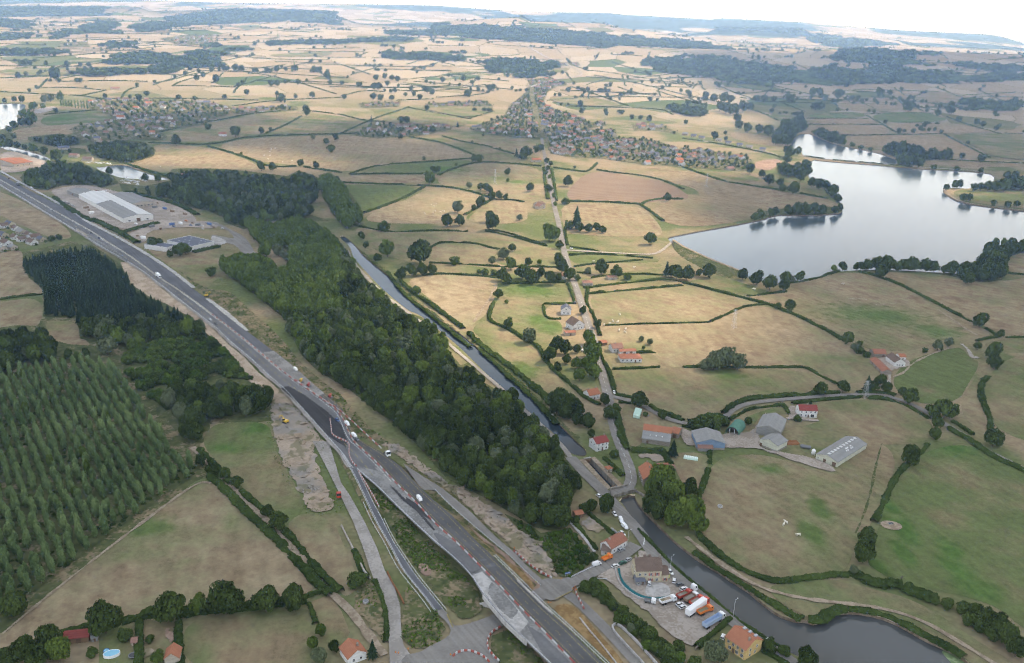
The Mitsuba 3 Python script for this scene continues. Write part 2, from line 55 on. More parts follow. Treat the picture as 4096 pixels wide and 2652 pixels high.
HEDGES = [(2.4,3.2,[(-179.3,462.2),(-163.9,443.3),(-149,424.2)]),(2.2,2.8,[(-141.8,418.6),(-134.7,410.1),(-124.9,399.4)]),(2.3,2.8,[(-108.1,380.3),(-96.6,364.8),(-82.9,346),(-71.4,333.8)]),(2.6,3.5,[(-162.7,432.6),(-151.3,419.4),(-129.1,393.4),(-113.4,376),(-100.7,362.1)]),(2.6,3.2,[(-100.2,359.7),(-91.7,349.9),(-81.6,337.3),(-75.7,330.4)]),(2.2,2.5,[(-86.3,329.7),(-79.5,333.3)]),(2,2.2,[(-84.1,325.7),(-77.8,311.5)]),(3,3.5,[(-178.1,296.8),(-170.5,301.8),(-168.6,302.8)]),(3,3.5,[(-158.4,308.1),(-151.7,310.9),(-146.6,313.2)]),(3.2,3.8,[(-137.4,313.3),(-127.9,315.8),(-116.4,318.1),(-104.9,321.3),(-85,326.7)]),(1.8,2.2,[(-151.5,309.5),(-139.2,278.9)]),(1.8,2.6,[(-134.8,308.7),(-124.2,279.8)]),(1.6,2,[(-456.8,707),(-440,720),(-422.8,734),(-412.6,739)]),(2.4,3.5,[(-110.3,826),(-96.7,795),(-83.4,772),(-61.8,735),(-40.4,695)]),(2.6,4,[(-34.9,682.2),(-26.8,662.8),(-14.5,638.6),(-1.9,616.1),(8.8,594.8),(17,577.1),(25.7,558),(29.3,546.4)]),(1.2,3,[(-129.6,862),(-104.6,793),(-86.9,756),(-68.1,722),(-52,690.7),(-31.9,652.3)]),(1.2,3,[(-24.9,646.8),(-10.6,618),(-0.5,593.8),(8.9,575),(22.5,543.4),(31.2,517.5)]),(2,2.6,[(-17.8,770),(-20.6,740),(-19.7,717),(-12.1,708),(1.4,693.8),(10.9,674.1),(22.3,658.9),(25.2,634),(32.2,611.3),(40,592.8),(47.3,575.2),(54.3,558.5),(61.5,550.9)]),(1.8,2.4,[(-95.8,957),(-87.4,987),(-68.1,992),(-41.6,989),(-31.2,974),(-18,967)]),(1.5,2,[(-89.8,898),(-68.8,898),(-46.2,898),(-16,894),(13.9,898),(44.1,901)]),(1.6,2.2,[(-92.1,850),(-79.8,857),(-51.1,858),(-17.8,853)]),(2,2.4,[(-11.5,831),(6.7,836),(27.9,842),(50.8,846)]),(1.6,2,[(-198.5,1056),(-150.6,1027),(-123,1038),(-89.5,1047),(-58.3,1048)]),(1.6,2,[(-37.8,1054),(-11.4,1039),(14.3,1010),(35.7,992)]),(1.6,2,[(-38.1,1059),(-22.3,1058),(-6.4,1046),(10.9,1023),(34.1,999)]),(1.8,2.2,[(64.9,1132),(59.7,1074),(59.9,1000)]),(1.8,2.4,[(60.2,954),(78.3,964),(110.4,964),(152.6,956)]),(1.5,2,[(62.1,994),(85.9,981),(95.3,976)]),(1.5,2,[(62.5,906),(84.8,922),(107.4,932),(140.2,946)]),(1.5,2,[(64.3,884),(79,882)]),(1.6,2,[(77.8,865),(87.2,874),(102.5,880),(130.1,889),(153.8,888)]),(1.8,2.4,[(68.3,829),(91.8,842),(122.1,858),(159.2,875),(178,857)]),(1.8,2.4,[(69.8,809),(94.1,821),(126.2,834),(168.7,853)]),(2,2.6,[(170.5,863),(185.4,850),(201.3,837),(220.6,817),(240.1,801),(246.8,791),(257.2,771),(265.9,748),(273.4,728),(278.7,707)]),(1.6,2.2,[(174,741),(188.9,758),(201.5,774),(216,791),(237.2,801)]),(1.6,2.2,[(226.6,825),(244.1,833),(269.9,845)]),(1.2,1.2,[(78.6,719),(112.8,727),(148.8,734),(173.6,739)]),(1.8,2.6,[(274.8,874),(301.5,889),(320.7,903),(339.5,924),(352.1,934)]),(2,2.6,[(372.9,935),(385.9,924),(399.5,892),(408.5,843),(414.5,794),(418.7,772)]),(1.8,2.4,[(423.3,755),(422.8,736)]),(1.6,2.2,[(396.6,718),(409.2,726),(423.8,733)]),(1.4,2,[(429.1,731),(456.9,736)]),(1.6,2,[(544.2,956),(578.9,947)]),(1.5,2,[(223.4,638.1),(228.4,636.3),(235.2,619.7),(240.6,606.4)]),(1.6,1.8,[(131,628.2),(182.3,632.8),(223.5,638.4)]),(1.6,1.8,[(76.5,617.7),(94.1,621.1),(113.2,626.2)]),(1.8,2,[(98.1,655),(114.2,656.9)]),(1.5,1.6,[(71.7,678.1),(69.8,654.9),(70.9,627.3)]),(2.2,3,[(143.6,545.2),(152.9,559),(163.3,569.8),(179.1,576.9),(199.4,580.5),(216.5,586.7),(237.2,590.1)]),(1.6,2.2,[(145.8,535.3),(158.7,550.2),(170.5,558.4),(189.7,564)]),(1.6,1.8,[(189.7,564),(189.4,548.6)]),(1.6,2.2,[(196.6,567.1),(212.6,573.6),(234.7,579.7),(251.7,584.5)]),(2,2.6,[(254.3,583),(266.5,583),(276.7,575.3),(282,561.4),(285.6,551.3)]),(1.8,2.4,[(250.1,591.5),(271.1,595),(277.1,589.2)]),(2.4,3,[(291.5,536.2),(295.2,523.8),(298.8,513.8),(299,502.9),(305.5,489.2),(317.2,470.5)]),(1.8,2.4,[(299.7,548.1),(303.6,527.7)]),(2.2,3,[(367.9,637.2),(354.8,621.5),(343.9,601.4),(334.2,575),(328.6,555.5),(318.2,534.4)]),(1.8,2.2,[(72.4,829),(66.9,786),(71.2,753),(72.6,721),(72.8,692.1)]),(1.8,2.2,[(52.7,841),(55.7,803),(56.4,776)]),(1.8,2.4,[(71.1,630.3),(73.7,610.3),(74.1,591.1),(73.9,572.9)]),(2,2.6,[(72.2,550.8),(72.1,530.2),(72.8,509),(72.4,492.9)]),(1.6,2.2,[(74.1,570.4),(81.8,567.5),(87.6,565.6)]),(1.6,2,[(74.8,557),(83.5,555.5)]),(1.6,2.4,[(95.9,553.2),(103.9,541.2),(114.7,531.1)]),(1.6,2,[(28,772),(43.8,774),(55.8,778)]),(1.4,1.6,[(27.2,768),(28.4,729),(42.1,731)]),(2.2,3,[(75.7,485.4),(85.2,484.9),(95.1,487.2)]),(2,2.6,[(95.1,487.2),(96,476.3),(97.1,467.2)]),(1.6,2.2,[(124.2,489.8),(120.3,471.8)]),(1.8,2.6,[(118.1,463.9),(111.7,446),(102.4,418)]),(3,6,[(119,528.2),(128.3,534),(137.5,538.1),(144.6,535.6)]),(2,3,[(71.1,530),(70.9,508.1),(72.2,489.3),(73.4,485.2)]),(2,3,[(96.1,552.5),(99.4,545.2),(105.6,539.9),(113.1,534.1)]),(1.6,2.2,[(112.6,522.9),(120.5,521.3)]),(2,3,[(99.1,394.9),(104,382.2),(108.8,371.4),(115.4,363.5),(123.4,357.2),(132.4,355.6),(147.3,360),(159.3,363.2),(165.4,363)]),(3.4,5,[(168.2,367.3),(172.1,360.6),(176.6,356.4),(188,356.1)]),(3,5,[(188.9,355),(194.2,349.9),(199.8,346)]),(1.4,3,[(94.6,377.7),(101,367.2),(109.2,357.3),(115.7,347.8),(121.8,340.7),(127.5,332.8),(133,327.7)]),(1.6,4,[(135.7,328.3),(139.8,327.1),(146.8,333.1),(154.6,337.2)]),(1.2,3,[(156.4,336.8),(165.7,335.9),(172.5,333.3),(179,327.2),(184.7,319.9),(190.9,314.3),(195.2,307.8)]),(1.6,2.6,[(196.5,413.5),(210.2,435.3),(224.3,459.1),(237.6,477.7),(260.9,502.4),(266.3,510.8)]),(1.2,1.4,[(68.8,396.2),(77.2,375.9),(85.1,358.7),(93.9,344.2),(102.7,328.5),(110.6,316.7),(120.7,306.1)]),(1.6,2,[(34.9,403.6),(41.4,389.1),(46.2,375.4)]),(1.6,2,[(44.3,410),(52.2,396.7),(56.1,390.2)]),(1.6,2,[(82.5,306.4),(92.4,317.1),(101.3,326.7)]),(1.6,2,[(110.1,306.6),(114.6,302.3),(118.5,298.2)]),(1.4,2.4,[(58,474.5),(66.9,452.4)]),(1.6,2,[(75.3,483.5),(94.6,484.3),(95.7,468.8)]),(1.6,2.4,[(-71.4,366.7),(-65.6,352.9),(-61.4,344.2)]),(1.2,1.6,[(-58,343.3),(-52,329.9),(-47.3,310.6),(-46.6,301.6)]),(2.6,5,[(-604,1141),(-559.9,1085),(-498.7,1018)]),(2.6,6,[(-500.4,1026),(-469,997),(-440.9,966),(-407.6,928)]),(2.6,5,[(-442.2,973),(-431.6,1003),(-420.5,1026)]),(2.2,4,[(-337.4,899),(-319,928)]),(3,5,[(-535.7,1192),(-502.9,1178),(-436.5,1129),(-393.8,1076)]),(2.2,4.5,[(-1414,2464),(-1310,2450),(-1194,2459),(-1114,2401)]),(2.2,4.5,[(-1114,2401),(-1021,2454),(-879,2491),(-727,2513)]),(2.2,4.5,[(-1391,2758),(-1267,2843),(-1164,2841)]),(2.2,4.5,[(-1058,2763),(-982,2795),(-866,2788)]),(2.2,4.5,[(-1379,2599),(-1276,2634),(-1192,2595)]),(2.2,4.5,[(-1187,2444),(-1186,2598)]),(2.2,4.5,[(-1073,2435),(-1137,2618),(-1144,2716)]),(2.2,4.5,[(-980,3231),(-852,3129),(-774,3013),(-678.2,2905),(-557.7,2736)]),(2.2,4.5,[(-1076,3217),(-888,3266)]),(2.2,4.5,[(-839,2656),(-864,2754),(-880,2894),(-918,3054)]),(2.2,4.5,[(-1590,2780),(-1497,2857),(-1415,2930)]),(2.2,4.5,[(-1058,2763),(-1076,2871),(-1068,3046),(-1085,3213)]),(2.2,4.5,[(-1762,3093),(-1637,3132),(-1508,3171)]),(2.2,4.5,[(-1364,2564),(-1460,2810)]),(2.2,4.5,[(-752,2361),(-691.3,2527),(-525.8,2660)]),(2.2,4.5,[(-727,1801),(-716,1931),(-674.5,2092),(-666.5,2177),(-609.4,2289)]),(2.2,4.5,[(-526.4,1858),(-522.2,2017),(-533.2,2198)]),(2.2,4.5,[(-547.8,1780),(-504,1830),(-376.7,1897)]),(2.2,4.5,[(-573.9,1646),(-516.2,1589),(-446.5,1507),(-412.6,1454),(-379.9,1455),(-368.4,1466)]),(2.2,4.5,[(-690.3,1660),(-646.4,1663),(-576.9,1655),(-547.8,1780)]),(2.2,4.5,[(-353.3,1462),(-284,1423)]),(2.2,4.5,[(-1066,2013),(-1043,2071),(-1004,2145)]),(2.2,4.5,[(-630.9,1425),(-582.1,1374),(-526.8,1328)]),(2.2,4.5,[(-560.7,2328),(-533.3,2321),(-448.9,2266)]),(2.2,4.5,[(-448.9,2266),(-377,2162),(-323.9,2151)]),(2.2,3.5,[(-376.7,1897),(-350.3,1918)]),(2.2,3.5,[(-379,1908),(-367,2104),(-347.4,2308),(-310.2,2510)]),(2.2,4.5,[(-308.3,2494),(-227.7,2394),(-127.1,2292)]),(2.2,4.5,[(-131.6,2307),(-103.3,2406),(-75.8,2494)]),(2.2,3.5,[(-234.3,1896),(-204.2,1871),(-158.7,1828),(-108.3,1729),(-82.9,1670)]),(2.2,3.5,[(-168.1,1935),(-125.9,1861),(-70.3,1813),(-39.8,1760),(-11,1710)]),(2.2,3.5,[(-268.4,1413),(-256.9,1466),(-230.4,1526),(-156.1,1571),(-88.8,1632)]),(2.2,3.5,[(-267.6,1409),(-216,1430),(-154.7,1442)]),(2.2,3.5,[(-266.8,1334),(-202.2,1338),(-143.6,1339),(-104.2,1336),(-63.4,1304),(-36.4,1260)]),(2.2,3.5,[(-196.9,1129),(-164.2,1217),(-140.9,1334)]),(2.2,3.5,[(-130.7,1434),(-117,1495),(-85.4,1574),(-61,1597),(-9.6,1594),(38.9,1575)]),(2.2,3.5,[(-36.4,1260),(-5.5,1257),(8.9,1244)]),(2.2,3.5,[(-67.8,1141),(-52,1201),(-36.2,1255)]),(2.2,3.5,[(61.4,1565),(102.7,1537),(119.8,1533),(142.5,1636)]),(2.2,3.5,[(136.7,1561),(164.7,1537),(212.1,1520),(247.9,1465),(261.1,1403)]),(2.2,3.5,[(68.6,1262),(97.8,1268),(139.4,1270),(175.9,1264)]),(2.2,3.5,[(176.3,1259),(190.1,1294),(218.8,1316),(246.7,1317)]),(2.2,3.5,[(176.3,1259),(184.6,1220),(193.2,1156)]),(2.2,3.5,[(57.1,1548),(57.3,1432),(56.3,1265)]),(2.2,3.5,[(43.6,1560),(42.2,1377),(44.2,1273)]),(2.2,4.5,[(129,2684),(274.1,2698),(420.6,2712),(430.6,2584)]),(2.2,4.5,[(169.1,3185),(232.6,3023),(321.4,2744)]),(2.2,4.5,[(248.7,3770),(365.9,3706),(511.6,3506),(592.6,3400)]),(2.2,4.5,[(-414.3,2876),(-281.7,2907),(-214.8,2988),(-127.8,3140)]),(2.2,4.5,[(-532.5,2695),(-494.8,2846),(-426.1,2835)]),(2.2,4.5,[(-298,3396),(-144.3,3515),(-102.8,3590)]),(2.2,4.5,[(-428,3181),(-339,3281),(-196.1,3465)]),(2.2,4.5,[(-714,3626),(-546.6,3297)]),(2.2,4.5,[(-652.1,3939),(-412.8,3990),(-223.8,3934),(-123.2,3689)]),(2.2,4.5,[(-258.1,2754),(-89.9,2901),(-127.8,3140)]),(2.2,4.5,[(-364.8,2647),(-263.4,2720)]),(2.2,4.5,[(278.5,3608),(465.2,3316),(543.6,3099)]),(2.2,4.5,[(300.3,1636),(324.3,1555),(347.8,1489),(399.9,1448),(427.4,1428)]),(2.2,4.5,[(424,1543),(443.6,1505)]),(2.2,4.5,[(449.3,1409),(479.1,1373)]),(2.2,4.5,[(786,2490),(887,2521),(1019,2556)]),(2.2,4.5,[(822,2626),(1024,2691)]),(2.2,4.5,[(1047,2769),(1023,2587),(992,2395)]),(2.2,4.5,[(811,2273),(930,2322),(1118,2414)]),(2.2,4.5,[(1123,2407),(1088,2266),(1047,2074),(1021,1956)]),(2.2,4.5,[(1312,2817),(1301,2677),(1293,2538),(1301,2458)]),(2.2,4.5,[(1164,3428),(1256,3416),(1379,3416)]),(2.2,4.5,[(1038,3126),(1221,3227),(1337,3321),(1302,3140),(1230,2938)]),(2.2,4.5,[(543.6,3099),(634.1,2946),(723,2745),(720,2553)]),(2.2,4.5,[(853,2987),(866,2791)]),(2.2,4.5,[(1039,3682),(1190,3545)]),(2.2,4.5,[(924,3540),(1011,3343),(1052,3170),(1028,2976)]),(2.2,4.5,[(1333,3204),(1534,3153)]),(2.2,4.5,[(1318,2476),(1378,2472)]),(2.2,4.5,[(588.5,1853),(622,1819),(699,1791),(773,1762)]),(2.2,4.5,[(870,2730),(1045,2799),(1300,2893)]),(2.2,4.5,[(857,1899),(972,1881),(1066,1887)]),(2.2,4.5,[(373.6,2072),(454.3,1987),(527,1856),(531.2,1817)]),(2.2,4.5,[(737,3095),(812,2973),(957,3136)]),(2.2,4.5,[(1657,3409),(1876,3421)]),(2.2,4.5,[(799,3421),(886,3302),(1006,3304)])]
